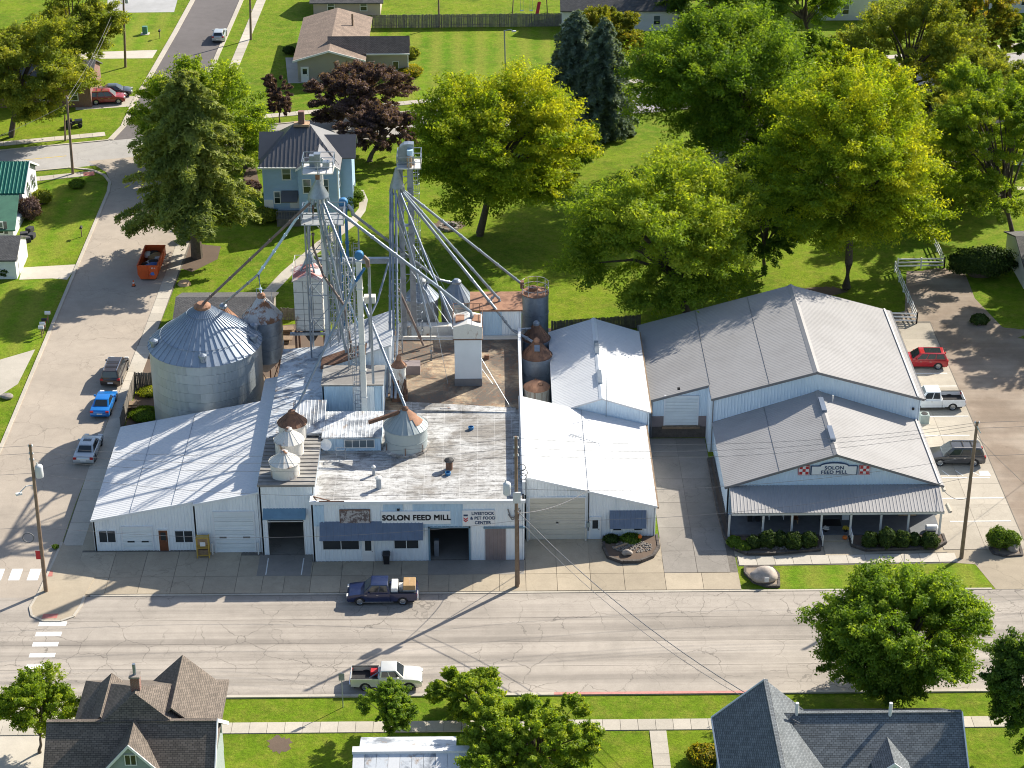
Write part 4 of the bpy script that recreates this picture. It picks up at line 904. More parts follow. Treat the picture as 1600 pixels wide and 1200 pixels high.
# ================================================================== bins, legs and spouts
def bin_(name, label, c, z0, r, zt, za, wm, rm, cap='galv', ncol=0, rows=2, npan=20, legs=None, capr=.3, caph=.35, group=None, rim=None):
    """round bin: sheeted wall, panelled cone roof, cap; legs = (z of the ground, material)"""
    b = thing(name, label, 'bin', (c[0],c[1],legs[0] if legs else z0), group); hh = (zt-z0)/rows
    if ncol:
        for j in range(rows):
            src = None
            for k in range(ncol):
                a0 = 2*math.pi*(k+.5*(j % 2))/ncol
                if src is None:
                    m = MB(); da = 2*math.pi/ncol
                    m.lathe((0,0,0), [(r-.03,0),(r,0),(r,hh-.012),(r-.03,hh-.012)], 6, .0012, da-.0012, cap=False)
                    src = m.build('wall_sheet', wm, b, local=True, smooth=R(50)); src.location = (0,0,z0+j*hh); src.rotation_euler = (0,0,a0)
                else: piece(src, 'wall_sheet', b, (0,0,z0+j*hh), a0)
        MB().lathe((c[0],c[1],z0), [(r-.05,-.05),(r-.05,zt-z0-.02)], 32).build('wall_core', wm, b)
    else:
        for j in range(rows):
            MB().lathe((c[0],c[1],z0+j*hh), [(r,0),(r,hh-.05),(r+.035,hh-.045),(r+.035,hh-.005),(r-.02,hh)], 32).build('wall_ring', wm, b, smooth=R(40))
    rr = r+.10; sl = (za-zt)/(rr-capr)
    src = None; da = 2*math.pi/npan
    for k in range(npan):
        if src is None:
            m = MB(); ca, sa = math.cos(da), math.sin(da); z1 = zt-.04; rib = .075 if r > 3 else .022
            A, B_, C_, D = Vector((rr,0,z1)), Vector((rr*ca,rr*sa,z1)), Vector((capr*ca,capr*sa,za)), Vector((capr,0,za))
            nn = (B_-A).cross(D-A).normalized(); f = .16
            E_, F_ = A.lerp(B_, f), D.lerp(C_, f)
            m.add([A,E_,F_,D,B_,C_], [(1,4,5,2)]); m.add([A,A+nn*rib,E_+nn*rib,E_,D,D+nn*rib,F_+nn*rib,F_], [(1,2,6,5),(0,1,5,4),(2,3,7,6),(0,3,2,1)])
            for i, v in enumerate(m.v): m.v[i] = (v[0], v[1], v[2]-ORG[b.name].z)
            src = m.build('roof_panel', rm, b, local=True)
        else: piece(src, 'roof_panel', b, (0,0,0), k*da)
    MB().lathe((c[0],c[1],za), [(capr+.04,-.05),(capr+.04,caph*.5),(capr*.6,caph),(.05,caph)], 16).build('cap', cap, b)
    MB().lathe((c[0],c[1],zt-.1), [(rr+.02,0),(rr+.03,.09)], 32, cap=False).build('eave_ring', rim or wm, b)
    if legs:
        zg, lm = legs
        MB().lathe((c[0],c[1],0), [(.25,max(zg+.5,z0-1.6)),(r-.05,z0)], 20).build('hopper', wm, b)
        for k in range(6):
            a = 2*math.pi*(k+.4)/6; x, y = c[0]+r*math.cos(a), c[1]+r*math.sin(a)
            a2 = 2*math.pi*(k+1.4)/6; x2, y2 = c[0]+r*math.cos(a2), c[1]+r*math.sin(a2)
            MB().bar((x,y,zg-.02),(x,y,z0+.2),.13).bar((x,y,zg+.2),(x2,y2,z0),.07).build('leg', lm, b)
    return b
def ring_rail(b, c, r, z, mat='galv', h=1.0, n=12, wide=1.0):
    m = MB()
    for zz in (h*.5, h): m.tube([(c[0]+r*math.cos(a*2*math.pi/24*wide), c[1]+r*math.sin(a*2*math.pi/24*wide), z+zz) for a in range(25)], .03, 5, False)
    for k in range(n): a = 2*math.pi*k/n*wide; m.tube([(c[0]+r*math.cos(a),c[1]+r*math.sin(a),z),(c[0]+r*math.cos(a),c[1]+r*math.sin(a),z+h)], .03, 5)
    return m.build('railing', mat, b)
BIG = (-26.95,173.2)
b = bin_('grain_bin', 'very large corrugated steel grain bin with ribbed conical roof beside the parked cars', BIG, 0, 5.2, 8.4, 11.9, 'galv_corr', 'galv_roof', 'rust_pale', 14, 9, 44, None, .75, .5)
for a in (200, 275, 350, 20, 110):
    a = R(a); r_ = 4.75; p = Vector((BIG[0]+r_*math.cos(a), BIG[1]+r_*math.sin(a), 8.4+(5.3-r_)*.77))
    m = MB(); m.lathe((p.x,p.y,p.z), [(.3,-.1),(.3,.35),(.42,.36),(.38,.55),(.05,.7)], 12); m.build('roof_vent', 'galv', b)
for r_, z_ in ((4.1,9.30),(1.5,11.30)):
    MB().tube([(BIG[0]+r_*math.cos(t*2*math.pi/40), BIG[1]+r_*math.sin(t*2*math.pi/40), z_+.14) for t in range(41)], .03, 5, False).build('step_ring', 'galv', b)
B2 = (-21.95,177.3)
b = bin_('grain_bin', 'hopper bin on red legs with white roof flaking to rust, behind the largest bin', B2, 4.7, 1.84, 9.0, 11.0, 'galv', 'galv_rust', 'rust_pale', 0, 3, 18, (0,'rust'), .35, .45)
m = MB()
for dx in (-.5,.0,.9): m.tube([(B2[0]+dx,B2[1]+.6,10.4),(B2[0]+dx,B2[1]+.6,11.6)], .03, 5)
m.bar((B2[0]-.5,B2[1]+.6,11.6),(B2[0]+.9,B2[1]+.6,11.4),.04); m.build('railing', 'galv', b)
BB = (-26.3,182.0)
bin_('grain_bin', 'brown rusty cone roofed bin half hidden behind the largest bin', BB, 0, 1.6, 6.1, 7.7, 'galv_dull', 'rust_pale', 'galv', 0, 3, 18, None, .35, .4)
for k, (px, py, wm, rm, lab) in enumerate(((444,752,'white_rusty','white_rusty','front white roof bin with blue streaked cone top over the drive-through'),(451,718,'white_rusty','white_rusty','middle white roof bin with plain pale cone over the drive-through'),(456,692,'white_rusty','rust','rear roof bin with brown rusty cone over the drive-through'))):
    p = G(px, py, 6.95); c = (p.x, p.y+1.22)
    b = bin_('roof_bin', lab, c, 6.88, 1.22, 8.25+k*.05, 9.0+k*.15, wm, rm, 'rust' if k == 2 else 'galv_rust', 0, 1, 16, None, .28, .25)
RB = (-7.73,157.6)
b = bin_('roof_bin', 'pale green-grey bin with one big rust patch on its cone, on the white flat roof', RB, zt, 1.86, 8.0, 9.5, 'galv_pale', 'galv_pale', 'rust', 0, 2, 22, None, .25, .3)
m = MB(); sl_ = (9.5-8.0)/(1.96-.25)
for a0, a1, ra, rb in ((R(-65),R(20),.3,1.0),(R(-50),R(5),1.0,1.5)):
    n_ = 8; z_ = lambda r_: 8.0+(1.96-r_)*sl_+.035
    m.lathe((RB[0],RB[1],0), [(ra,z_(ra)),(rb,z_(rb))], n_, a0, a1, cap=False)
m.build('rust_patch', 'rust_pale', b)
MB().lathe((RB[0],RB[1],zt-.02), [(2.02,0),(2.02,.22),(1.86,.3)], 28).build('base_ring', 'membrane', b)
for a in (-150,-90,-40): MB().bar((RB[0]+1.95*math.cos(R(a)),RB[1]+1.95*math.sin(R(a)),zt),(RB[0]+1.95*math.cos(R(a)),RB[1]+1.95*math.sin(R(a)),zt+.9),.07).build('anchor', 'rust', b)
MB().bar((-10.9,157.4,8.35),(-8.2,157.5,9.3),.3,.28).build('catwalk', 'rust', b)
# back bins
K1, K2 = (-7.05,183.6), (-3.62,183.6)
b = bin_('grain_bin', 'dull steel bin with rounded lid behind the crossing spouts', K1, 0, 1.6, 8.0, 9.5, 'galv_dull', 'galv', 'galv_dull', 0, 4, 18, None, .42, .4)
b = bin_('grain_bin', 'dull steel bin with side ladder beside the rust roofed shed', K2, 0, 1.54, 7.8, 9.4, 'galv_dull', 'galv', 'galv', 0, 4, 18, None, .42, .4)
m = MB()
for k in range(21): m.bar((K2[0]-1.45,K2[1]-.95,.3+k*.36),(K2[0]-1.2,K2[1]-1.2,.3+k*.36),.04)
m.tube([(K2[0]-1.48,K2[1]-.93,0),(K2[0]-1.48,K2[1]-.93,8.1)],.03,5); m.tube([(K2[0]-1.18,K2[1]-1.23,0),(K2[0]-1.18,K2[1]-1.23,8.1)],.03,5); m.build('ladder', 'galv', b)
tag(MB().box(-9.4,-1.6,180.3,181.2,0,6.3).build('low_wall', 'white_rusty'), 'low white wall at the foot of the two dull back bins', 'wall')
# east row
TB = (4.05,184.2)
b = thing('tall_tank', 'tall straight steel tank with railed rusty flat top beside the sheds', 'tank', (*TB,0))
for j in range(4): MB().lathe((*TB,j*2.0), [(1.34,0),(1.34,1.93),(1.38,1.94),(1.38,1.99),(1.3,2.0)], 32).build('wall_ring', 'galv', b, smooth=R(40))
MB().lathe((*TB,7.98), [(1.36,0),(1.36,.1),(.1,.35)], 24).build('top', 'rust_pale', b); ring_rail(b, TB, 1.32, 8.0, 'galv_rust', 1.15, 9)
MB().lathe((TB[0]-.2,TB[1]+.1,8.2), [(.45,0),(.45,.35),(.3,.45)], 12).build('hatch', 'rust', b)
MB().box(TB[0]-1.45,TB[0]-1.1,TB[1]-.4,TB[1]+.2,8.6,9.3).build('inlet_box', 'rust', b)
C1 = (4.1,180.4); bin_('grain_bin', 'brown rusty cone topped bin standing against the tall railed tank', C1, 0, 1.3, 4.95, 6.4, 'galv', 'rust', 'galv', 0, 3, 18, None, .28, .35)
C2 = (4.05,176.7); b = bin_('grain_bin', 'bright steel bin with rusty streaked cone and pale square hatch', C2, 0, 1.42, 5.0, 6.45, 'galv', 'rust', 'rust_pale', 0, 3, 18, None, .25, .3)
MB().hexa([(C2[0]-.22,C2[1]-.85,5.72),(C2[0]+.28,C2[1]-.85,5.72),(C2[0]+.28,C2[1]-.4,6.1),(C2[0]-.22,C2[1]-.4,6.1)], [(C2[0]-.22,C2[1]-.9,5.85),(C2[0]+.28,C2[1]-.9,5.85),(C2[0]+.28,C2[1]-.45,6.25),(C2[0]-.22,C2[1]-.45,6.25)]).build('hatch', 'galv', b)
RTK = (4.0,173.1); b = thing('storage_tank', 'squat stained tank with domed orange rust lid beside the gabled shed', 'tank', (*RTK,0))
MB().lathe((*RTK,0), [(1.2,0),(1.2,3.35),(1.26,3.36),(1.26,3.45)], 28).build('wall', 'tank_rust', b, smooth=R(40)); MB().lathe((*RTK,3.44), [(1.28,0),(.9,.28),(.4,.45),(.02,.5)], 28).build('lid', 'rust_pale', b, smooth=R(40))
for dx, dy, r_ in ((.35,-.35,.25),(-.1,.55,.12)): MB().lathe((RTK[0]+dx,RTK[1]+dy,3.75), [(r_,0),(r_,.2),(r_*.8,.22)], 12).build('manhole', 'rust', b)
# panelled square bin
b = thing('square_bin', 'white square panelled bin with red gabled roof on rusty stand', 'bin', (-17.4,178,0))
SY, SZ = 176.4, 7.85; qx = [-18.8,-17.9,-17.0,-16.1]; qz = [SZ+q for q in (0,.55,1.12,1.7,2.28,2.85,4.05,5.2)]
for i in range(3):
    for j in range(len(qz)-1):
        MB().box(qx[i]+.025,qx[i+1]-.025,SY-.05,SY+.03,qz[j]+.025,qz[j+1]-.025).build('panel', 'white_rusty', b)
        MB().box(-16.15,-16.07,SY+.05+i,SY+1.0+i,qz[j]+.025,qz[j+1]-.025).build('panel', 'white_rusty', b)
MB().box(-18.77,-16.13,SY,SY+3.05,SZ-.05,qz[-1]+.03).build('frame', 'grey_trim', b); lo, hi = qz[-1], qz[-1]+.6
for xa, xb_, z0_, z1_ in ((-18.9,-17.45,lo,hi),(-17.45,-16.0,hi,lo)):
    MB().hexa([(xa,SY-.15,z0_-.08),(xb_,SY-.15,z1_-.08),(xb_,SY+3.2,z1_-.08),(xa,SY+3.2,z0_-.08)], [(xa,SY-.15,z0_),(xb_,SY-.15,z1_),(xb_,SY+3.2,z1_),(xa,SY+3.2,z0_)]).build('roof', 'red_roof', b)
MB().add([(-18.8,SY-.05,lo),(-16.1,SY-.05,lo),(-17.45,SY-.05,hi-.05)],[(0,1,2)]).build('gable', 'white_rusty', b)
SQT = (-17.3, SY+2.0, hi+.1)
MB().lathe(SQT, [(.55,.35),(.5,.5),(.12,1.4),(.12,1.9)], 14).build('distributor_cone', 'galv', b)
for a in (0.5,2.0,3.6,5.2): MB().tube([(SQT[0]+.4*math.cos(a),SQT[1]+.4*math.sin(a),SQT[2]+.5),(SQT[0]+1.0*math.cos(a),SQT[1]+1.0*math.sin(a),SQT[2]-.35)], .1, 8).build('spout', 'galv', b)
for xx in (-18.8,-16.1):
    for yy in (SY-.05,SY+3.1): MB().bar((xx,yy,-.02),(xx,yy,SZ+.05),.2).build('leg', 'rust', b)
MB().box(-19.3,-15.9,SY-.4,SY-.15,SZ-.3,SZ-.06).build('beam', 'galv', b); MB().lathe((-17.45,SY+1.5,SZ-1.8), [(.3,0),(1.3,1.75)], 4).build('hopper', 'dark_inside', b)
m = MB()
for xx, yy in ((-18.8,SY),(-18.8,SY+3.1),(-17.4,SY+3.1),(-16.1,SY+3.1)): m.tube([(xx,yy,lo-.05),(xx,yy,lo+1.25)], .03, 5)
m.bar((-18.8,SY,lo+1.25),(-18.8,SY+3.1,lo+1.25),.04); m.bar((-18.8,SY+3.1,lo+1.25),(-16.1,SY+3.1,lo+1.25),.04); m.build('railing', 'white_rusty', b)
# small hopper on the roof with red stand
HP = (-8.62,166.6); b = bin_('roof_hopper', 'little white hopper with rusty double cone on red stand on the mill roof', HP, 7.75, .62, 9.15, 9.7, 'white_rusty', 'rust_pale', 'rust_pale', 0, 1, 12, (zt,'rust'), .2, .5)
MB().box(-9.3,-7.9,165.9,167.3,zt-.02,zt+.6).build('base_box', 'rust', b)
tag(MB().box(-8.6,-6.9,171.2,172.4,zt-.02,zt+.9).build('roof_crate', 'brown_grey'), 'brown sheet box standing on the rusty rear roof', 'box')

# ---- legs
def cage_ladder(b, x, y, z0, z1, mat='galv', r_=.35, sy=-1):
    m = MB()
    for s in (-.22,.22): m.tube([(x+s,y,z0),(x+s,y,z1)], .03, 5)
    k = z0+.3
    while k < z1: m.bar((x-.22,y,k),(x+.22,y,k),.03); k += .42
    k = z0+2.3
    while k < z1:
        m.tube([(x+r_*math.cos(R(t)), y+sy*(.38+r_*math.sin(R(t))), k) for t in range(0,361,30)], .022, 4, False); k += .95
    for t in (20,90,160): m.tube([(x+r_*math.cos(R(t)), y+sy*(.38+r_*math.sin(R(t))), z0+2.3),(x+r_*math.cos(R(t)), y+sy*(.38+r_*math.sin(R(t))), z1)], .018, 4)
    return m.build('cage_ladder', mat, b)
def casing(b, x, y, z0, z1, w, d, mat='galv', seg=3.0, name='casing'):
    n = max(1, round((z1-z0)/seg)); hh = (z1-z0)/n
    for k in range(n):
        MB().box(x-w/2,x+w/2,y-d/2,y+d/2,z0+k*hh,z0+(k+1)*hh-.04).box(x-w/2-.05,x+w/2+.05,y-d/2-.05,y+d/2+.05,z0+(k+1)*hh-.1,z0+(k+1)*hh).build(name, mat, b)
def platform(b, x0, x1, y0, y1, z, mat='galv', h=1.1, deck='white_rusty'):
    MB().box(x0,x1,y0,y1,z-.1,z).build('platform', deck, b); m = MB()
    for xx, yy in ((x0,y0),(x1,y0),(x0,y1),(x1,y1),((x0+x1)/2,y0),((x0+x1)/2,y1)): m.tube([(xx,yy,z-.1),(xx,yy,z+h)], .04, 6)
    for zz in (h*.5, h):
        for p, q in (((x0,y0),(x1,y0)),((x1,y0),(x1,y1)),((x1,y1),(x0,y1)),((x0,y1),(x0,y0))): m.bar((*p,z+zz),(*q,z+zz),.06)
    m.build('railing', mat, b)
def distributor(b, x, y, zb, zt_, r_, n=10, mat='galv'):
    MB().lathe((x,y,0), [(r_,zb),(r_*.98,zb+.12),(.16,zt_),(.16,zt_+.1)], 24).build('distributor', mat, b, smooth=R(35))
    for k in range(n):
        a = 2*math.pi*k/n; MB().tube([(x+r_*.78*math.cos(a),y+r_*.78*math.sin(a),zb+.1),(x+r_*.95*math.cos(a),y+r_*.95*math.sin(a),zb-.55)], .13, 8).build('outlet', mat, b)
AX, AY = -15.7, 173.0
zA = lambda py: YP(497, py, AY).z
b = thing('grain_elevator', 'elevator leg topped by a railed platform above a wide cone distributor', 'grain elevator', (AX,AY,0))
casing(b, AX+.15, AY+1.25, 0, zA(266), .45, .4, 'bare_white', 3.2); casing(b, AX+.05, AY+.1, zA(266), zA(240), .5, .5, 'galv', 3)
MB().lathe((AX,AY,zA(280)), [(.2,0),(.22,zA(264)-zA(280))], 12).build('drop_pipe', 'rust', b); distributor(b, AX, AY, zA(306), zA(279), .96, 12)
pz = zA(264); platform(b, AX-1.25, AX+1.5, AY-1.1, AY+1.3, pz); MB().box(AX-.7,AX-.2,AY+.3,AY+.9,pz,pz+1.1).build('motor', 'galv', b); MB().box(AX+.5,AX+1.1,AY-.1,AY+.7,pz,pz+.6).build('gearbox', 'galv', b)
platform(b, AX-1.6, AX+2.2, AY-.9, AY+1.9, zA(345), 'galv', 1.0, 'galv_dull')
for xx, yy in ((-1.3,-.8),(1.5,-.8),(-1.3,1.7),(1.5,1.7)): MB().tube([(AX+xx,AY+yy,0),(AX+xx,AY+yy,zA(345))], .08, 8).build('tower_post', 'galv', b)
m = MB()
for k in range(4):
    z = 6.5+k*(zA(345)-6.6)/4; dz_ = (zA(345)-6.6)/4
    for p, q in (((-1.3,-.8),(1.5,-.8)),((1.5,-.8),(1.5,1.7)),((1.5,1.7),(-1.3,1.7)),((-1.3,1.7),(-1.3,-.8))):
        m.bar((AX+p[0],AY+p[1],z),(AX+q[0],AY+q[1],z+dz_),.06); m.bar((AX+p[0],AY+p[1],z+dz_),(AX+q[0],AY+q[1],z+dz_),.06)
m.build('bracing', 'galv', b); cage_ladder(b, AX+1.0, AY-1.1, 9, zA(345))
BX, BY = -8.9, 178.9
zB = lambda py: YP(620, py, BY).z
b = thing('grain_elevator', 'twin-casing elevator leg with curved hood and narrow cone distributor', 'grain elevator', (BX,BY,0)); c0, c1 = YP(629,400,BY+1.1).x, YP(644,400,BY+1.1).x; pz = zB(262)
casing(b, c0, BY+1.1, 0, pz-.1, .48, .45, 'galv', 2.4); casing(b, c1, BY+1.1, 0, pz-.1, .52, .5, 'galv', 2.4)
m = MB(); m.yprism([(BX+.1,pz),(BX+1.6,pz),(BX+1.6,pz+2.0),(BX+1.1,pz+2.05),(BX+.7,pz+2.0),(BX+.3,pz+1.7),(BX+.1,pz+1.1)], BY+.7, BY+1.5); m.build('head_hood', 'galv', b)
MB().lathe((c0+1.0,BY+.4,pz+1.0), [(.3,0),(.3,.6)], 12).build('motor', 'blue_wall', b); MB().box(c0+.7,c0+1.15,BY,BY+.5,pz,pz+1.1).build('belt_guard', 'pallet_wood', b)
platform(b, BX+.05, BX+2.25, BY-.2, BY+2.2, pz); cage_ladder(b, c1+.5, BY+.8, 0, pz-.2, sy=1)
distributor(b, BX, BY, zB(292), zB(264), .68, 10)
m = MB()
for k in range(9):
    z = 2+k*2.5; m.bar((c0,BY+1.1,z+1.2),(c1,BY+1.1,z+2.4),.06); m.bar((c0,BY+1.1,z),(c1,BY+1.1,z),.07)
m.bar((c0,BY+.9,zB(358)),(c1,BY+.9,zB(358)),.4,.15); m.build('bracing', 'galv', b)
BLX, BLY = -13.85, 176.0
b = thing('grain_elevator', 'slim twin-tube elevator leg with bright blue tubes and blue head', 'grain elevator', (BLX,BLY,0))
for dx in (-.32,.32): casing(b, BLX+dx, BLY, 0, 20.6, .26, .3, 'blue_paint', 3.5)
MB().lathe((0,0,0), [(.12,-.34),(.38,-.3),(.43,-.24),(.43,.24),(.38,.3),(.12,.34)], 18).build('head', 'blue_paint', b, local=True).matrix_local = Matrix.Translation((.1,0,21.15)) @ Matrix.Rotation(math.pi/2,4,'X')
MB().tube([(BLX+.5,BLY,20.9),(BLX+.9,BLY-.1,20.4),(BLX+1.0,BLY-.1,19.9)], .18, 8).build('discharge', 'galv', b); MB().box(BLX-.3,BLX+.3,BLY-.5,BLY-.2,20.4,20.9).build('motor', 'galv', b)
for dx in (-1.3,1.35): MB().tube([(BLX+dx,BLY+.7,0),(BLX+dx,BLY+.7,18.4)], .07, 8).build('tower_post', 'galv', b)
cage_ladder(b, -12.7, 175.2, 7, 17.5, 'galv_dull')
CX, CY = -11.55, 162.1
b = thing('grain_elevator', 'square white elevator leg with teal-blue head standing before the blue box house', 'grain elevator', (CX,CY,zt))
casing(b, CX, CY, zt-.02, 21.6, .48, .42, 'bare_white', 2.7)
MB().lathe((0,0,0), [(.12,-.32),(.34,-.28),(.39,-.22),(.39,.22),(.34,.28),(.12,.32)], 18).build('head', 'blue_paint', b, local=True).matrix_local = Matrix.Translation((.05,0,22.1-zt)) @ Matrix.Rotation(math.pi/2,4,'X')
MB().tube([(CX+.4,CY,22.0),(CX+.75,CY,21.6),(CX+.8,CY,21.0)], .2, 8).build('discharge', 'rust_spout', b)
MB().box(CX+.3,CX+1.3,CY+.2,CY+.9,17.4,18.0).build('service_box', 'white_rusty', b)
MB().tube([(CX+.85,CY+.2,9.6),(CX+.85,CY+.2,21.1)], .12, 8).build('down_spout', 'galv', b)
cage_ladder(b, CX-.55, CY-.1, zt, 13.8)
tag(MB().box(-16.6,-8.4,177.5,177.95,YP(560,407,177.7).z-.25,YP(560,407,177.7).z+.25).build('horizontal_conveyor', 'galv'), 'level white conveyor trough joining the two tall elevator legs', 'conveyor')

# ---- spouts
def spout(lab, pts, r_=.14, mat='galv', every=2.6, ends=None):
    r_ *= .88
    pts = [Vector(p) for p in pts]; b = thing('grain_spout', lab, 'spout', pts[-1])
    MB().tube(pts, r_, 10).build('tube', mat, b, smooth=R(50))
    for a, c in zip(pts[:-1], pts[1:]):
        L = (c-a).length; n = max(1, int(L/every)); d = (c-a)/L
        for k in range(1, n+1):
            p = a+d*(L*k/(n+.4)); MB().tube([p-d*.09,p+d*.09], r_*1.3, 10).build('collar', mat, b)
    return b
DA = lambda a: (AX+.9*math.cos(R(a)), AY+.9*math.sin(R(a)), zA(306)-.45)
DB = lambda a: (BX+.62*math.cos(R(a)), BY+.62*math.sin(R(a)), zB(292)-.4)
bk = YP(404,428,B2[1]+.1)
spout('weathered spout running down to the cap of the largest bin', [DA(215), (BIG[0]+.1,BIG[1],12.3)], .14, 'rust_spout')
spout('blue-tinted spout dropping to the hopper bin on red legs', [DA(185), bk, (B2[0],B2[1],11.2)], .14, 'blue_wall')
spout('short steel spout branching to the brown cone behind the largest bin', [bk, (BB[0],BB[1],7.95)], .13)
spout('upright spout feeding the square panelled bin', [DA(150), (SQT[0]+.3,SQT[1]-.6,zA(345)), (SQT[0],SQT[1],SQT[2]+1.8)], .13, 'galv')
e1 = YP(489,385,172.5); e2 = YP(505,430,171); e3 = YP(538,478,168.5)
spout('rusty kinked spout beside the leg of the square panelled bin', [DA(240), e1, e2, e3, (e3.x+.6,167.8,9.6)], .13, 'rust_spout')
e1 = YP(543,560,168.8)
spout('steel spout falling onto the penthouse low eave', [DA(265), e1, (e1.x+.25,168.6,9.2)], .14)
spout('steel spout falling through the rusted penthouse roof', [DA(285), YP(553,560,168.2), (-12.3,168.2,9.8)], .14, 'galv')
spout('long steel spout reaching the pale bin with the rust patch', [DA(305), (RB[0],RB[1]+.1,9.75)], .15)
spout('long bright spout reaching the railed top of the white shaft', [DA(330), (-2.1,170.2,12.7), (-2.0,170.2,12.1)], .17, 'galv')
e1 = YP(686,437,K1[1]-.6)
spout('long spout from the blue leg head down to the dull bin with rounded lid', [(BLX+1.0,BLY-.1,20.0), e1, (K1[0]+.5,K1[1],9.4)], .15, 'galv')
spout('forked spout end dropping to the dull bin with side ladder', [e1, (K2[0]-.4,K2[1],9.4)], .14)
e1 = YP(556,440,161.4); e2 = YP(467,630,158.2)
spout('blue spout coming off the teal-headed square leg', [(CX+.5,CY,20.9), e1], .14, 'blue_paint')
spout('long steel spout continuing down to the rear rusty roof bin', [e1, e2, (-17.5,157.7,9.35)], .13)
spout('upright pipe from the square leg discharge to the penthouse roof', [(CX+.85,CY+.3,21.0), YP(578,545,168.4), YP(577,570,168.4)], .12)
p = G(674,563,zt)
spout('thin spout with upright foot standing on the rusty rear roof', [DB(260), (p.x,p.y,zt+3.4), (p.x,p.y,zt-.02)], .11)
for k, (a, tx, ty) in enumerate(((190,-9.75,165.3),(225,-9.3,165.1),(260,-8.95,165.0))):
    u_ = YP(609+k*6,520,170.5)
    spout(('left','middle','right')[k]+' one of three parallel spouts bundled down to the roof hopper', [DB(a), u_, (tx,ty,6.6)], .13)
spout('spout leaving the narrow cone for the side of the railed white shaft', [DB(300), (-3.55,170.0,11.0)], .12)
spout('upper long spout running to the inlet box of the tall railed tank', [DB(5), (TB[0]-1.3,TB[1]-.1,9.0)], .15)
p = YP(774,461,180.5); q1, q2 = YP(767,480,180.5), YP(781,479,180.5)
spout('middle long spout ending in a pipe fork over the rust roofed shed', [DB(340), p], .15)
for q_, lb in ((q1,'near leg of the pipe fork on the rusty shed roof'),(q2,'far leg of the pipe fork on the rusty shed roof')): spout(lb, [p, (p.x+(q_.x-p.x)*.9,180.5,p.z-.4), (q_.x,180.5,8.75)], .13)
e_ = YP(800,515,179.0)
spout('lower long spout running to the bright bin with streaked cone', [DB(320), e_, (C2[0]-.35,C2[1]+.3,6.2)], .16)
spout('short branch spout entering the brown cone by the tall tank', [e_, (C1[0]-.5,C1[1]-.1,6.0)], .12)
spout('diagonal spout crossing in front of the twin casings to the rear roof', [YP(617,335,178.6), YP(668,470,178.2), YP(685,505,178.0)], .12)
spout('slender rusty auger slanting to the foot of the dull back bins', [YP(622,450,178.2), YP(662,540,176.5)], .13, 'rust_spout')
spout('blue lower spout crossing beside the cage ladder', [YP(553,418,175), YP(545,470,174.5), YP(560,510,173.8)], .12, 'blue_wall')
spout('steel spout slanting from the level conveyor to the penthouse', [YP(607,410,177), YP(590,470,174), YP(566,520,171.5)], .12)
# ---- lattice masts and guys among the legs
def lattice(lab, x, y, z0, z1, w=.9):
    b = thing('lattice_mast', lab, 'mast', (x,y,z0)); h_ = w/2; n = max(2, round((z1-z0)/1.3)); dz_ = (z1-z0)/n
    cs = [(x-h_,y-h_),(x+h_,y-h_),(x+h_,y+h_),(x-h_,y+h_)]
    for c in cs: MB().tube([(*c,z0-.02),(*c,z1)], .045, 6).build('upright', 'galv', b)
    m = MB()
    for k in range(n):
        for i in range(4):
            p, q = cs[i], cs[(i+1) % 4]; m.bar((*p,z0+k*dz_),(*q,z0+(k+1)*dz_),.04); m.bar((*p,z0+(k+1)*dz_),(*q,z0+(k+1)*dz_),.04)
    m.build('bracing', 'galv_dull', b); return b
p = YP(553,600,166.2); lattice('lattice mast with ladder rising behind the square white leg', p.x, 165.9, 9.2, YP(553,405,166).z, .7)
p = YP(524,560,171.0); lattice('slender lattice mast between the two blue topped legs', p.x, 171.2, 8.9, YP(524,345,171.2).z, .8)
p = YP(622,540,176.0); lattice('short lattice stand under the bundled spouts', p.x, 176.0, zt-.02, YP(622,440,176).z, .8)
cage_l = thing('cage_ladder_run', 'caged ladder climbing beside the lattice mast on the penthouse', 'ladder', (-13.3,169.5,9.3)); cage_ladder(cage_l, -13.3, 169.4, 9.2, YP(540,400,169.4).z, 'galv_dull')
for k, (pa, pb, lb) in enumerate((((640,330),(735,585),'first'),((642,350),(752,560),'second'),((644,380),(800,640),'third'),((641,300),(700,600),'fourth'),((640,420),(770,600),'fifth'))):
    a_, c_ = YP(*pa,BY+.8), G(*pb,zt); tag(MB().tube([a_, c_], .018, 5).build('guy_wire', 'galv', uv=False), lb+' guy wire from the twin-casing leg down to the mill roof', 'guy wire', 'guy wires on the mill roof')
for px, py, sx, sy, sz, mt, lb in ((640,655,.7,.5,.4,'rust','rusty box beside the pale roof bin'),(520,672,.9,.4,.3,'galv','loose sheet pieces on the low roof by the square leg'),(545,668,.5,.5,.35,'wood','old board stack by the foot of the square leg'),(695,640,1.6,.25,.18,'galv_rust','length of old trough on the rear roof ledge'),(760,560,.5,.4,.3,'rust','rusty scrap on the rear mill roof by the shaft')):
    p = G(px, py, zt); tag(MB().obox((p.x,p.y,zt-.01), sx, sy, sz, rnd.uniform(-.4,.4)).obox((p.x+.1,p.y-.1,zt+sz-.02), sx*.6, sy*.7, sz*.4, rnd.uniform(-.6,.6)).build('roof_scrap', mt), lb, 'scrap')
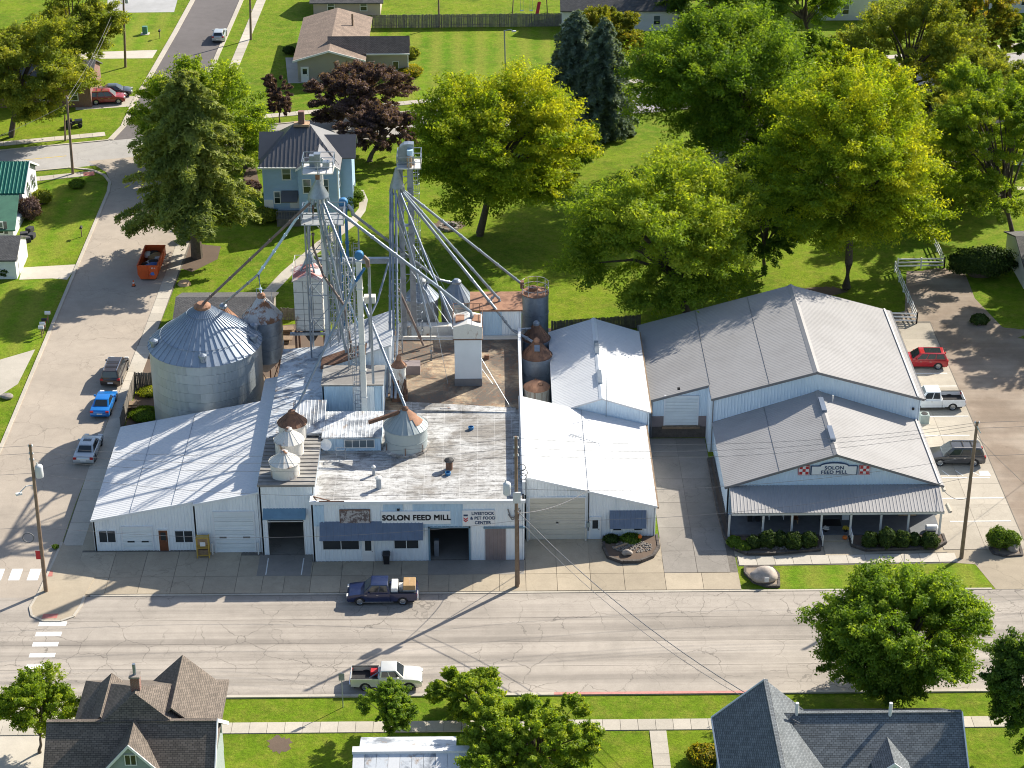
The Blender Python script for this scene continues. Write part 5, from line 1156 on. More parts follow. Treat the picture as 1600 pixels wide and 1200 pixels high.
# ================================================================== houses
def gable_roof(m, x0, x1, y0, y1, ze, zr, axis='x', th=.16, over=0):
    """two thick slopes; axis is the ridge direction"""
    if axis == 'x':
        ym = (y0+y1)/2
        m.xprism([(y0,ze),(ym,zr),(ym,zr-th),(y0,ze-th)], x0, x1); m.xprism([(y1,ze-th),(ym,zr-th),(ym,zr),(y1,ze)], x0, x1)
    else:
        xm = (x0+x1)/2
        m.yprism([(x0,ze-th),(xm,zr-th),(xm,zr),(x0,ze)], y0, y1); m.yprism([(xm,zr-th),(x1,ze-th),(x1,ze),(xm,zr)], y0, y1)
    return m
def hip_roof(m, x0, x1, y0, y1, ze, zr, r0, r1, th=.15):       # ridge from r0 to r1 (x, y)
    a, b, c, d = (x0,y0,ze),(x1,y0,ze),(x1,y1,ze),(x0,y1,ze); e, f = (r0[0],r0[1],zr),(r1[0],r1[1],zr)
    low = [(p[0],p[1],ze-th) for p in (a,b,c,d)]
    if abs(r1[0]-r0[0]) >= abs(r1[1]-r0[1]): fs = [(0,1,5,4),(1,2,5),(2,3,4,5),(3,0,4)]
    else: fs = [(0,1,4),(1,2,5,4),(2,3,5),(3,0,4,5)]
    return m.add([a,b,c,d,e,f]+low, fs+[(9,8,7,6),(6,7,1,0),(7,8,2,1),(8,9,3,2),(9,6,0,3)])
def gable_end(m, x0, x1, y, z0, ze, zr): m.add([(x0,y,z0),(x1,y,z0),(x1,y,ze),((x0+x1)/2,y,zr),(x0,y,ze)], [(0,1,2,3,4)])
def barge(m, x0, x1, y, ze, zr, w=.08, h=.26):              # both boards join at the peak
    xm = (x0+x1)/2; m.add([(x,yy,z) for yy in (y-w/2,y+w/2) for x, z in ((x0,ze-.05-h/2),(xm,zr-.05-h/2),(x1,ze-.05-h/2),(x1,ze-.05+h/2),(xm,zr-.05+h/2),(x0,ze-.05+h/2))], [(0,1,4,5),(1,2,3,4),(11,10,7,6),(10,9,8,7),(5,4,10,11),(4,3,9,10),(1,0,6,7),(2,1,7,8),(0,5,11,6),(3,2,8,9)])

# ---- brown shingled house at the corner crossing
A, B_ = G(73,1127,7.6), G(338,1129,7.6); ap = G(212,1078,9.3)
b = thing('shingled_house', 'old house with brown shingled cross gables and a brick chimney', 'house', (A.x+8,A.y-2,0)); yr = A.y
m = MB(); gable_roof(m, A.x, B_.x, yr-4.6, yr+4.6, 3.9, 7.6, 'x'); m.build('roof', 'shingle_brown', b)
m = MB(); hip_roof(m, G(128,1085,5.6).x, B_.x-.1, yr-1.2, G(212,1062,6).y+.5, 5.6, 9.3, (ap.x,ap.y-.4), (ap.x,ap.y+.4)); m.build('roof', 'shingle_brown', b)
n1 = G(282,1023,8.3); n2 = G(190,1051,7.6)
m = MB(); gable_roof(m, n1.x-2.6, n1.x+2.9, yr+.5, n1.y, 5.6, 8.3, 'y'); m.build('roof', 'shingle_brown', b)
m = MB(); gable_roof(m, n2.x-2.9, n2.x+1.5, yr+.5, n2.y, 5.4, 7.6, 'y'); m.build('roof', 'shingle_brown', b)
f1 = G(200,1165,7.75)
m = MB(); gable_roof(m, f1.x-3.0, f1.x+3.0, f1.y, yr+.1, 4.3, 7.75, 'y'); m.build('dormer_roof', 'shingle_brown', b)
m = MB(); gable_end(m, f1.x-2.7, f1.x+2.7, f1.y+.35, 3.0, 4.3, 7.4); m.build('dormer_wall', 'siding_sage', b)
m = MB(); barge(m, f1.x-3.0, f1.x+3.0, f1.y-.05, 4.3, 7.75); m.build('barge_board', 'white_paint', b)
w = YP(204,1187,f1.y+.33); window(b, w.x-.35, w.x+.35, w.z-.4, w.z+.4, f1.y+.34, 2, 'white_paint')
m = MB(); m.box(A.x+.4,B_.x-.4,yr-4.2,yr+4.2,0,4.0); m.box(n1.x-2.3,n1.x+2.6,yr+3,n1.y-.3,0,5.6); m.box(G(128,1085,5.6).x+.4,n1.x,yr,n2.y-.3,0,5.4); m.add([(B_.x-.4,yr-4.2,3.9),(B_.x-.4,yr+4.2,3.9),(B_.x-.4,yr,7.4)],[(0,1,2)]); m.build('wall', 'siding_sage', b)
MB().bar((B_.x+.04,yr-4.6,3.85),(B_.x+.04,yr,7.55),.08,.26).build('barge_board', 'white_paint', b); MB().bar((B_.x+.04,yr,7.55),(B_.x+.04,yr+4.6,3.85),.08,.26).build('barge_board', 'white_paint', b)
cb = G(213,1078,9.0); ch = MB().box(cb.x-.32,cb.x+.32,cb.y-.3,cb.y+.3,8.0,10.2).build('chimney', 'brick', b); MB().box(cb.x-.36,cb.x+.36,cb.y-.34,cb.y+.34,8.6,9.0).build('flashing', 'galv', ch); MB().box(cb.x-.38,cb.x+.38,cb.y-.36,cb.y+.36,10.2,10.32).build('cap', 'stone', ch); MB().tube([(cb.x,cb.y,10.3),(cb.x,cb.y,11.2)], .12, 8).build('flue', 'galv', ch)
for p_, q_ in (((A.x,yr,7.6),(B_.x,yr,7.6)),): MB().bar((p_[0],p_[1],7.62),(q_[0],q_[1],7.62),.3,.06).build('ridge_cap', 'shingle_brown', b)
# ---- blue-grey shingled house
A, B_ = G(1235,1114,7.0), G(1502,1111,7.0); n1 = G(1196,1062,7.9)
b = thing('shingled_house', 'house with blue-grey shingled roofs, white trim and two plumbing vents', 'house', (A.x+6,A.y-3,0)); yr = A.y
xl_ = G(1112,1108,5.0).x
m = MB(); gable_roof(m, A.x-1, B_.x, yr-5.8, yr+5.8, 3.0, 7.0, 'x'); m.build('roof', 'shingle_blue', b)
m = MB(); gable_roof(m, xl_, 2*n1.x-xl_, yr-12, n1.y, 4.6, 7.9, 'y'); m.build('roof', 'shingle_blue', b)
for p_, q_ in (((xl_,n1.y+.04,4.55),(n1.x,n1.y+.04,7.85)),((xl_-.05,yr-12,4.5),(xl_-.05,n1.y,4.5)),((B_.x+.04,yr-5.8,2.95),(B_.x+.04,yr,6.95))): MB().bar(p_, q_, .09, .25).build('barge_board', 'white_paint', b)
m = MB(); m.box(xl_+.45,2*n1.x-xl_-.45,yr-11.5,n1.y-.4,0,4.7); m.box(n1.x,B_.x-.4,yr-5.4,yr+5.4,0,3.1); gable_end(m, xl_+.45, 2*n1.x-xl_-.45, n1.y-.4, 0, 4.6, 7.6); m.build('wall', 'siding_blue', b)
for px, py, w_ in ((1222,1190,1.7),(1392,1172,1.3)):
    d_ = G(px, py, 6.0); m = MB(); gable_roof(m, d_.x-w_, d_.x+w_, d_.y-1.5, yr-.5, 6.0-w_*.8, 6.0, 'y'); m.build('dormer_roof', 'shingle_blue', b)
    m = MB(); gable_end(m, d_.x-w_+.2, d_.x+w_-.2, d_.y-1.2, 3.5, 6.0-w_*.8, 5.8); m.build('dormer_wall', 'siding_white', b); m = MB(); barge(m, d_.x-w_, d_.x+w_, d_.y-1.55, 6.0-w_*.8, 6.0); m.build('barge_board', 'white_paint', b)
for px in (1390,1244):
    v_ = G(px, 1112, 7.0); MB().tube([(v_.x,v_.y-.2,6.6),(v_.x,v_.y-.2,7.9)], .13, 8).build('vent_pipe', 'bare_white', b)
MB().bar((A.x+.5,yr,7.03),(B_.x,yr,7.03),.3,.06).build('ridge_cap', 'shingle_blue', b); MB().bar((n1.x,yr-12,7.93),(n1.x,n1.y,7.93),.3,.06).build('ridge_cap', 'shingle_blue', b)
# ---- white metal-roofed bungalow at the bottom edge
a0, a1 = G(563,1160,3.6), G(713,1160,3.6); b = thing('metal_roofed_cottage', 'low cottage with peeling white sheet-metal roof behind the small street tree', 'cottage', (a0.x+4,a0.y-2,0))
yq = G(640,1152,3.45).y; ym = G(640,1168,3.9).y
m = MB(); m.hexa([(a0.x,ym,3.75),(a1.x,ym,3.75),(a1.x,yq,3.35),(a0.x,yq,3.35)], [(a0.x,ym,3.9),(a1.x,ym,3.9),(a1.x,yq,3.5),(a0.x,yq,3.5)]); m.build('roof', 'worn_roof', b)
x_l, x_r = G(552,1185,3.3).x, G(736,1185,3.3).x
for xa, xb_ in zip(fr(x_l, x_r, .85)[:-1], fr(x_l, x_r, .85)[1:]):
    MB().hexa([(xa+.012,ym-3.6,2.75),(xb_-.012,ym-3.6,2.75),(xb_-.012,ym,3.8),(xa+.012,ym,3.8)], [(xa+.012,ym-3.6,2.9),(xb_-.012,ym-3.6,2.9),(xb_-.012,ym,3.95),(xa+.012,ym,3.95)]).build('roof_sheet', 'white_roof' if rnd.random() < .4 else 'worn_roof', b)
MB().box(x_l-.05,x_r+.05,ym-.55,ym+.05,3.75,4.0).build('ridge_flashing', 'white_roof', b)
MB().box(a0.x+.2,a1.x-.2,ym-8,yq-.2,0,3.4).build('wall', 'siding_white', b)
# ---- blue two-storey house
f0 = G(445,340); Yb = f0.y; z_ = lambda px, py: YP(px, py, Yb)
b = thing('blue_house', 'pale blue two-storey house with dark metal hip roof and brick chimney', 'house', (z_(470,340).x,Yb+4,0))
xL, xM, xR, ze = z_(409,258).x, z_(466,258).x, z_(528,258).x, z_(440,258).z
zrg = ze+3.3; yf2 = Yb-1.2
m = MB(); m.box(xL,xM,Yb,Yb+8.5,0,ze); m.box(xM,xR,yf2,Yb+8.5,0,ze); m.box(xR,xR+1.4,Yb+2.5,Yb+7,0,ze); m.build('wall', 'siding_blue', b)
m = MB(); cxr = (xL+xR)/2; hip_roof(m, xL-.4, xR+.35, Yb-.6, Yb+9, ze-.05, zrg, (cxr-.9,Yb+4.6), (cxr+.9,Yb+4.6)); m.build('roof', 'house_metal', b)
m = MB(); gable_roof(m, xM-.2, xR+.35, yf2-.4, Yb+4, ze-.02, ze+1.75, 'y'); m.build('roof', 'house_metal', b)
m = MB(); gable_roof(m, xR-2, xR+1.9, Yb+2.2, Yb+7.2, ze-.02, ze+1.9, 'x'); m.build('roof', 'house_metal', b)
m = MB(); gable_roof(m, xL-.6, xL+3, Yb+2.0, Yb+7.4, ze-.02, ze+2.3, 'x'); m.build('roof', 'house_metal', b)
m = MB(); gable_end(m, xM, xR, yf2-.01, ze-.1, ze, ze+1.6); m.build('gable_wall', 'siding_blue', b)
m = MB()
nrib = 20
for k in range(nrib):
    x = xL-.4+(xR+.75-xL)*(k+.5)/nrib; half = (xR-xL+.75)/2-.9; t_ = max(0, min(1, 1-max(0, abs(x-cxr)-.9)/half)) ; m.bar((x,Yb-.6,ze+.0),(x,Yb-.6+5.2*t_,ze-.05+(zrg-ze+.05)*t_+.03),.05,.06)
m.build('standing_seams', 'house_metal', b)
m = MB(); barge(m, xM-.2, xR+.35, yf2-.42, ze-.02, ze+1.75); m.bar((xL-.42,Yb-.63,ze-.12),(xM-.2,Yb-.63,ze-.12),.1,.2); m.box(xR-.08,xR+.06,yf2-.05,yf2+.1,0,ze); m.build('trim', 'white_paint', b)
chm = MB().box(cxr-.35,cxr+.35,Yb+4.3,Yb+5,zrg-.4,zrg+1.5).build('chimney', 'brick', b); MB().box(cxr-.9,cxr+.9,Yb+4.0,Yb+5.2,zrg-.2,zrg+.05).build('flashing', 'pallet_wood', chm)
sash(b, z_(441,265).x, z_(453,265).x, z_(447,280).z, z_(447,263).z, Yb-.01)
sash(b, z_(430,320).x, z_(438,320).x, z_(434,317).z, z_(434,300).z, Yb-.01)
door(b, z_(455,325).x, z_(467,325).x, z_(460,325).z, z_(460,306).z, Yb-.02, 'white_paint'); door(b, z_(415,330).x, z_(427,330).x, z_(420,337).z, z_(420,313).z, Yb-.02, 'white_paint', None)
p0 = z_(440,302); MB().hexa([(p0.x,Yb-1.4,p0.z-.6),(p0.x+1.9,Yb-1.4,p0.z-.6),(p0.x+1.9,Yb,p0.z-.5),(p0.x,Yb,p0.z-.5)], [(p0.x,Yb-1.4,p0.z-.5),(p0.x+1.9,Yb-1.4,p0.z-.5),(p0.x+1.9,Yb-.02,p0.z+.35),(p0.x,Yb-.02,p0.z+.35)]).build('awning', 'house_metal', b)
sash(b, xM+.6, xM+1.4, 3.6, 5.2, yf2-.01); sash(b, xM+2.6, xM+3.4, 3.6, 5.2, yf2-.01); sash(b, xM+1.6, xM+2.5, .9, 2.4, yf2-.01)
xwindow(b, Yb+.3, Yb+1.2, 3.6, 5.2, xR); xwindow(b, Yb+3.6, Yb+4.8, .9, 2.5, xR+1.4); xwindow(b, Yb-.6, Yb+.2, .9, 2.3, xR)
d0 = z_(436,338)
MB().box(d0.x,d0.x+2.7,Yb-2.6,Yb,.0,.9).build('deck', 'grey_wood', b)
m = MB()
for k in range(10): m.box(d0.x+k*.3-.02,d0.x+k*.3+.02,Yb-2.62,Yb-2.56,.9,1.8)
m.box(d0.x,d0.x+2.7,Yb-2.64,Yb-2.54,1.8,1.88); m.build('deck_rail', 'grey_wood', b)
for k in range(4): MB().box(d0.x+2.7+k*.28,d0.x+2.98+k*.28,Yb-2.4,Yb-1.2,0,.8-k*.2).build('step', 'grey_wood', b)
# ---- beige ranch house
Yb = G(520,132).y+1; z_ = lambda px, py: YP(px, py, Yb); e0, e1, pk = z_(461,94), z_(568,94), z_(512,78)
b = thing('ranch_house', 'beige ranch house with tan shingled gable roof and small side wing', 'house', (pk.x,Yb+8,0)); yB = G(527,12,pk.z).y
m = MB(); gable_roof(m, e0.x-.3, e1.x+.3, Yb-.5, yB, e0.z, pk.z, 'y'); m.build('roof', 'shingle_beige', b)
Yw = Yb+2.2; w0, w1 = YP(560,82,Yw), YP(640,82,Yw); yW = G(640,56,w0.z+1.9).y
m = MB(); gable_roof(m, e1.x-5, w1.x, Yw-.5, 2*yW-Yw+.5, w0.z, w0.z+1.9, 'x'); m.build('roof', 'shingle_beige', b)
m = MB(); m.box(e0.x+.3,e1.x-.2,Yb,yB-.4,0,e0.z); gable_end(m, e0.x+.3, e1.x-.2, Yb-.01, 0, e0.z, pk.z-.15); m.box(e1.x-1,w1.x-.3,Yw,2*yW-Yw,0,w0.z); m.build('wall', 'siding_beige', b)
m = MB(); barge(m, e0.x-.3, e1.x+.3, Yb-.55, e0.z, pk.z); m.bar((e1.x+.3,Yw-.55,w0.z-.1),(w1.x,Yw-.55,w0.z-.1),.1,.2); m.box(w1.x-.32,w1.x-.2,Yw-.05,Yw+.1,0,w0.z); m.build('trim', 'white_paint', b)
dd = z_(477,125); door(b, dd.x-.45, dd.x+.45, .05, 2.1, Yb-.02)
for px in (581,618): c_ = YP(px,89,Yw); window(b, c_.x-.35, c_.x+.35, .95, 2.1, Yw-.01, 1, 'white_paint')
vp = G(551,39,pk.z-.6); MB().tube([(vp.x,vp.y,pk.z-1.2),(vp.x,vp.y,pk.z+1.0)], .14, 8).build('vent_pipe', 'wood', b)
# ---- house at the top edge
Yb = G(540,24).y; z_ = lambda px, py: YP(px, py, Yb); e0, e1 = z_(486,3), z_(597,3)
b = thing('pink_bungalow', 'pinkish clapboard bungalow behind the tan shingled ranch house', 'house', (e0.x+5,Yb+4,0))
MB().box(e0.x+.3,e1.x-.3,Yb,Yb+8,0,e0.z).build('wall', 'siding_pink', b); m = MB(); gable_roof(m, e0.x-.2, e1.x+.2, Yb-.6, Yb+8.6, e0.z, e0.z+2, 'x'); m.build('roof', 'shingle_grey', b)
for px in (517,568): c_ = z_(px,9); sash(b, c_.x-.45, c_.x+.45, max(.6,c_.z-.7), c_.z+.5, Yb-.01)
# ---- white house with green roof at the left edge, and its little garage
Yb = G(10,352).y+3; z_ = lambda px, py: YP(px, py, Yb); c0 = z_(34,300); xR = c0.x; ze = c0.z
b = thing('green_roofed_house', 'white house with ribbed green metal roof and green shingled back wing', 'house', (xR-4,Yb+2,0))
pk_ = ze+2.2; m = MB(); roof_slope(m, (xR-14,Yb-.4,ze), (xR+.35,Yb-.4,ze), (xR+.35,Yb+4,pk_), (xR-14,Yb+4,pk_), .45, .05); roof_slope(m, (xR+.35,Yb+8.4,ze), (xR-14,Yb+8.4,ze), (xR-14,Yb+4,pk_), (xR+.35,Yb+4,pk_), .45, .05); m.build('roof', 'green_roof', b)
m = MB(); m.box(xR-13.6,xR,Yb,Yb+8,0,ze); m.add([(xR,Yb,ze),(xR,Yb+8,ze),(xR,Yb+4,pk_-.1)],[(0,1,2)]); m.build('wall', 'siding_white', b)
for p_, q_ in (((xR+.38,Yb-.4,ze-.05),(xR+.38,Yb+4,pk_-.05)),((xR+.38,Yb+4,pk_-.05),(xR+.38,Yb+8.4,ze-.05))): MB().bar(p_, q_, .08, .22).build('barge_board', 'white_paint', b)
for yy, zz in ((2.5,ze-.3),(5.0,ze-.3),(3,.8),(6,.8)): xwindow(b, Yb+yy, Yb+yy+.9, zz if zz < 2 else ze-1.4, (zz+1.4) if zz < 2 else ze, xR)
k0 = YP(20,358,Yb-7); xk = k0.x; MB().hexa([(xk-14,Yb-7.3,k0.z-.15),(xk+.3,Yb-7.3,k0.z-.15),(xR-.3,Yb,k0.z+1.45),(xk-14,Yb,k0.z+1.45)], [(xk-14,Yb-7.3,k0.z),(xk+.3,Yb-7.3,k0.z),(xR-.3,Yb,k0.z+1.6),(xk-14,Yb,k0.z+1.6)]).build('wing_roof', 'green_shingle', b)
MB().box(xk-14,xk,Yb-7,Yb,0,k0.z-.1).build('wing_wall', 'siding_white', b); xwindow(b, Yb-6, Yb-5, .7, k0.z-.5, xk); xwindow(b, Yb-3.8, Yb-2.2, .7, k0.z-.3, xk)
sash(b, xk-1.9, xk-1.1, .8, 2.1, Yb-7.01); MB().box(xk-1.0,xk-.6,Yb-7.06,Yb-7.0,.7,2.2).build('shutter', 'house_metal', b)
Yg = G(15,436).y; g0 = YP(23,405,Yg); xg = g0.x
b = thing('small_garage', 'small white garage with grey roof beside the green roofed house', 'garage', (xg-3,Yg+2,0))
m = MB(); gable_roof(m, xg-9, xg+.25, Yg-.3, Yg+6.3, g0.z, g0.z+1.5, 'x'); m.build('roof', 'shingle_grey', b); m = MB(); m.box(xg-9,xg,Yg,Yg+6,0,g0.z); m.add([(xg,Yg,g0.z),(xg,Yg+6,g0.z),(xg,Yg+3,g0.z+1.4)],[(0,1,2)]); m.build('wall', 'siding_white', b)
MB().box(xg+.01,xg+.06,Yg+1.2,Yg+4.8,.02,2.2).build('garage_door', 'bare_white', b)
# ---- low grey shingled outbuilding behind the bins
q0, q1 = G(277,456,3.8), G(430,456,3.8); b = thing('outbuilding', 'low outbuilding with plain grey shingled roof behind the largest bin', 'outbuilding', (-31,190,0))
yk = q0.y; m = MB(); gable_roof(m, q0.x, q1.x, yk-5.5, yk+3, 2.3, 3.8, 'x'); m.build('roof', 'shingle_grey', b); MB().box(q0.x+.3,q1.x-.3,yk-4.9,yk+2.5,0,2.3).build('wall', 'siding_beige', b)
# ---- houses behind the trees
def plain_house(label, x0, x1, y, d, ze, zr, wm, rm, axis='x', wins=()):
    b = thing('house', label, 'house', ((x0+x1)/2,y+d/2,0)); m = MB(); m.box(x0+.3,x1-.3,y,y+d,0,ze)
    if axis == 'y': gable_end(m, x0+.3, x1-.3, y-.01, 0, ze, zr-.15)
    else:
        for xx, o in ((x0+.3,(0,2,1)),(x1-.3,(0,1,2))): m.add([(xx,y,ze),(xx,y+d,ze),(xx,y+d/2,zr-.1)],[o])
    m.build('wall', wm, b); m = MB(); gable_roof(m, x0, x1, y-.5, y+d+.5, ze, zr, axis); m.build('roof', rm, b)
    for wx, wz in wins: sash(b, wx-.45, wx+.45, wz, wz+1.3, y-.01)
    return b
p = G(1005,52); plain_house('white house with dark shingled roof behind the autumn-tinted tree', p.x-12, p.x+6, p.y+1, 8, 3.2, 6.2, 'siding_white', 'shingle_grey', 'x', ((p.x+2,1.0),(p.x-2,1.0)))
p = G(70,168); hb = plain_house('brick bungalow glimpsed under the big corner maple', p.x-10, p.x+6.5, p.y, 8, 3.2, 5.2, 'brick', 'shingle_grey', 'x', ((p.x-3,1.0),(p.x,1.0),(p.x+4,1.0)))
p = G(1530,268); plain_house('white two-storey house behind the leaning trees at the yard edge', p.x-6, p.x+10, p.y+2, 9, 5.4, 8.3, 'siding_white', 'shingle_grey', 'x', ((p.x-3,1.0),(p.x,3.6),(p.x+4,1.0),(p.x-3,3.6)))
p = G(1200,282); hb = plain_house('shaded house with front steps among the large yard trees', p.x-8, p.x+9, p.y+3, 8, 3.4, 6.0, 'siding_white', 'shingle_grey', 'x', ((p.x-4,1.0),(p.x+4,1.0)))
MB().box(p.x-2,p.x-.5,p.y+1.4,p.y+3,0,.9).build('steps', 'apron', hb)
p = G(1330,52); plain_house('pale house at the top edge beyond the olive tree', p.x-4, p.x+5, p.y+6, 8, 4.4, 7, 'siding_white', 'shingle_grey', 'x', ((p.x,1.0),))
p = G(1585,30); plain_house('pale house beyond the reddish maple', p.x-3, p.x+10, p.y+3, 8, 4.4, 7, 'siding_white', 'shingle_grey', 'x', ((p.x-1,1.2),(p.x+2,1.2)))
p = G(1600,445); plain_house('white shed corner past the clipped hedge', p.x-.6, p.x+9, p.y-1, 9, 2.6, 4.2, 'siding_white', 'shingle_grey', 'x')

# ================================================================== fences
def rail_fence(lab, pts, step=2.4, rails=(.35,.75,1.15), mat='white_paint', h=1.3):
    b = thing('rail_fence', lab, 'fence', (pts[0][0],pts[0][1],0))
    for p, q in zip(pts[:-1], pts[1:]):
        L = math.hypot(q[0]-p[0], q[1]-p[1]); n = max(1, round(L/step))
        for k in range(n+1):
            x, y = p[0]+(q[0]-p[0])*k/n, p[1]+(q[1]-p[1])*k/n; MB().box(x-.065,x+.065,y-.065,y+.065,-.03,h).build('post', mat, b)
            if k < n:
                x2, y2 = p[0]+(q[0]-p[0])*(k+1)/n, p[1]+(q[1]-p[1])*(k+1)/n
                for z in rails: MB().bar((x,y,z),(x2,y2,z),.045,.15).build('rail', mat, b)
    return b
rail_fence('white three-rail fence along the yard behind the farm store', [G(*p)[:2] for p in ((1378,504),(1432,506),(1398,425))])
rail_fence('white three-rail fence crossing the lawn beside the clipped hedge', [G(*p)[:2] for p in ((1402,420),(1475,419),(1452,368))])
def board_fence(lab, pts, h=1.9, mat='grey_wood', w=.16):
    b = thing('board_fence', lab, 'fence', (pts[0][0],pts[0][1],0)); m = MB()
    for p, q in zip(pts[:-1], pts[1:]):
        L = math.hypot(q[0]-p[0], q[1]-p[1]); n = round(L/w); a = math.atan2(q[1]-p[1], q[0]-p[0])
        for k in range(n):
            t = (k+.5)/n; m.obox((p[0]+(q[0]-p[0])*t+rnd.uniform(-.01,.01), p[1]+(q[1]-p[1])*t, -.02), w*.9, .03, h+rnd.uniform(-.07,.05), a)
        for k in range(max(2, round(L/2.4))+1):
            t = k/max(2, round(L/2.4)); MB().obox((p[0]+(q[0]-p[0])*t, p[1]+(q[1]-p[1])*t+.09, -.02), .1, .1, h, a).build('post', mat, b)
        for z in (.4, h-.4): MB().bar((p[0],p[1]+.05,z),(q[0],q[1]+.05,z),.05,.09).build('rail', mat, b)
    tag(m.build('boards', mat, b), kind='stuff'); return b
board_fence('long weathered board fence behind the ranch house lawn', [G(*p)[:2] for p in ((582,44),(880,41))], 2.0)
board_fence('wooden picket fence enclosing weeds beside the largest bin', [G(*p)[:2] for p in ((190,678),(212,607),(240,607))], 1.8)
board_fence('dark old fence behind the gabled shed', [G(*p)[:2] for p in ((862,522),(1000,512))], 1.5)
board_fence('old leaning fence between square bin and lawn', [G(*p)[:2] for p in ((440,500),(462,500))], 1.4)
for px, py, lb in ((450,520,'heap of old boards farthest up the fence beside the square bin'),(446,535,'heap of old boards beside the stand of the square bin'),(452,552,'low heap of boards at the narrow shed back corner'),(415,600,'scrap heap wedged beside the red legs of the hopper bin'),(205,640,'scrap heap inside the wooden picket fence')):
    p = G(px, py); m = MB()
    for k in range(5): m.obox((p.x+rnd.uniform(-.2,.2), p.y+rnd.uniform(-.2,.2), k*.14-.02), rnd.uniform(.9,1.4), rnd.uniform(.7,1.0), .1, rnd.uniform(-.2,.2))
    tag(m.build('scrap_pile', 'wood'), lb, 'scrap', 'scrap heaps around the bins')
# ================================================================== vegetation
def leaf_mesh(name, pos, nrm, size, tint, rng, asp=.6):
    n = len(pos); r = rng.normal(size=(n,3)); t = np.cross(nrm, r); t /= np.linalg.norm(t, axis=1)[:,None]+1e-9; bt = np.cross(nrm, t)
    L = (size*rng.uniform(.7,1.3,n))[:,None]*.5; wv = L*asp
    v = np.empty((n,3,3)); v[:,0] = pos-t*L+bt*wv; v[:,1] = pos-t*L*.6-bt*wv; v[:,2] = pos+t*L*1.2
    me = bpy.data.meshes.new(name); me.vertices.add(3*n); me.vertices.foreach_set('co', v.ravel().astype(np.float32))
    me.loops.add(3*n); me.loops.foreach_set('vertex_index', np.arange(3*n, dtype=np.int32)); me.polygons.add(n); me.polygons.foreach_set('loop_start', np.arange(0,3*n,3, dtype=np.int32))
    me.update(calc_edges=True)
    at = me.attributes.new('tint', 'FLOAT', 'FACE'); at.data.foreach_set('value', np.clip(tint,0,1).astype(np.float32))
    return me
def rdir(rng, n): d = rng.normal(size=(n,3)); return d/np.linalg.norm(d, axis=1)[:,None]
def canopy(rng, ctr, R3, lobes, per, leaves, flat=.6, crad=None, zmin=-.75, fill=.22):
    """ragged crown: leafy sprigs over many uneven lobes, gaps between them; returns positions, normals, tint, lobe centres"""
    ctr = np.array(ctr); R3 = np.array(R3); lobes = int(lobes*1.5); ld = rdir(rng, lobes*3); ld = ld[ld[:,2] > zmin][:lobes]
    lc = ctr+ld*R3*rng.uniform(.40,.86,len(ld))[:,None]; lr = R3.min()*rng.uniform(.17,.38,len(ld)); cl, co = [], []
    for c, r in zip(lc, lr):
        d = rdir(rng, per*2); out = (c-ctr)/R3; out = out/(np.linalg.norm(out)+1e-6)
        d = d[(d@out > -.2) & (d[:,2] > -.5)][:int(per*.75)]
        cl.append(c+d*r*rng.uniform(.6,1.25,len(d))[:,None]*np.array([1.1,1.1,.75])); co.append(d*.6+out*.6+np.array([0,0,.15]))
    cl, co = np.vstack(cl), np.vstack(co); nf = int(len(cl)*fill)
    fd = rdir(rng, nf); cl = np.vstack([cl, ctr+fd*R3*(rng.uniform(.2,.75,nf)**.7)[:,None]]); co = np.vstack([co, fd]); co /= np.linalg.norm(co, axis=1)[:,None]
    cr = crad or R3.min()*.105; ct = rng.uniform(0,1,len(cl)); nl = max(8, leaves//len(cl)); k = len(cl)*nl
    idx = np.repeat(np.arange(len(cl)), nl); d = rdir(rng, k); rad = rng.uniform(.15,1.0,k)**.6*cr*np.repeat(rng.uniform(.55,1.5,len(cl)), nl)
    off = d*rad[:,None]; off[:,2] *= flat; off += co[idx]*(rng.uniform(-.9,1.3,k)*cr)[:,None]; P = cl[idx]+off
    nrm = d*.5+np.array([0,0,.7])+rng.normal(size=(k,3))*.6; nrm /= np.linalg.norm(nrm, axis=1)[:,None]
    return P, nrm, .7*ct[idx]+.3*rng.uniform(0,1,k), lc, cl
def limbs(m, base, ctr, tips, r0, rng, fork=.45, trunks=1):
    base, ctr = Vector(base), Vector(ctr); h = ctr.z-base.z
    top = base.lerp(ctr, fork) if trunks == 1 else base
    j = Vector((rng.uniform(-.2,.2), rng.uniform(-.2,.2), 0))
    if trunks == 1:
        m.tube([base-Vector((0,0,.1)), base+Vector((0,0,.25)), base.lerp(top,.5)+j, top], [r0*1.35, r0, r0*.82, r0*.7], 9)
        m.tube([top, top.lerp(ctr,.6)+j, ctr], [r0*.68, r0*.45, r0*.22], 7)
    for i, tp in enumerate(tips):
        tp = Vector(tp); s = top.lerp(ctr, rng.uniform(0,.5)) if trunks == 1 else base
        md = s.lerp(tp,.5)+Vector((0,0,(tp-s).length*.1)); rr = r0*rng.uniform(.28,.45)
        m.tube([s, s.lerp(md,.5)+Vector((rng.uniform(-.2,.2),rng.uniform(-.2,.2),0)), md, tp], [rr*1.2, rr, rr*.7, rr*.25], 6)
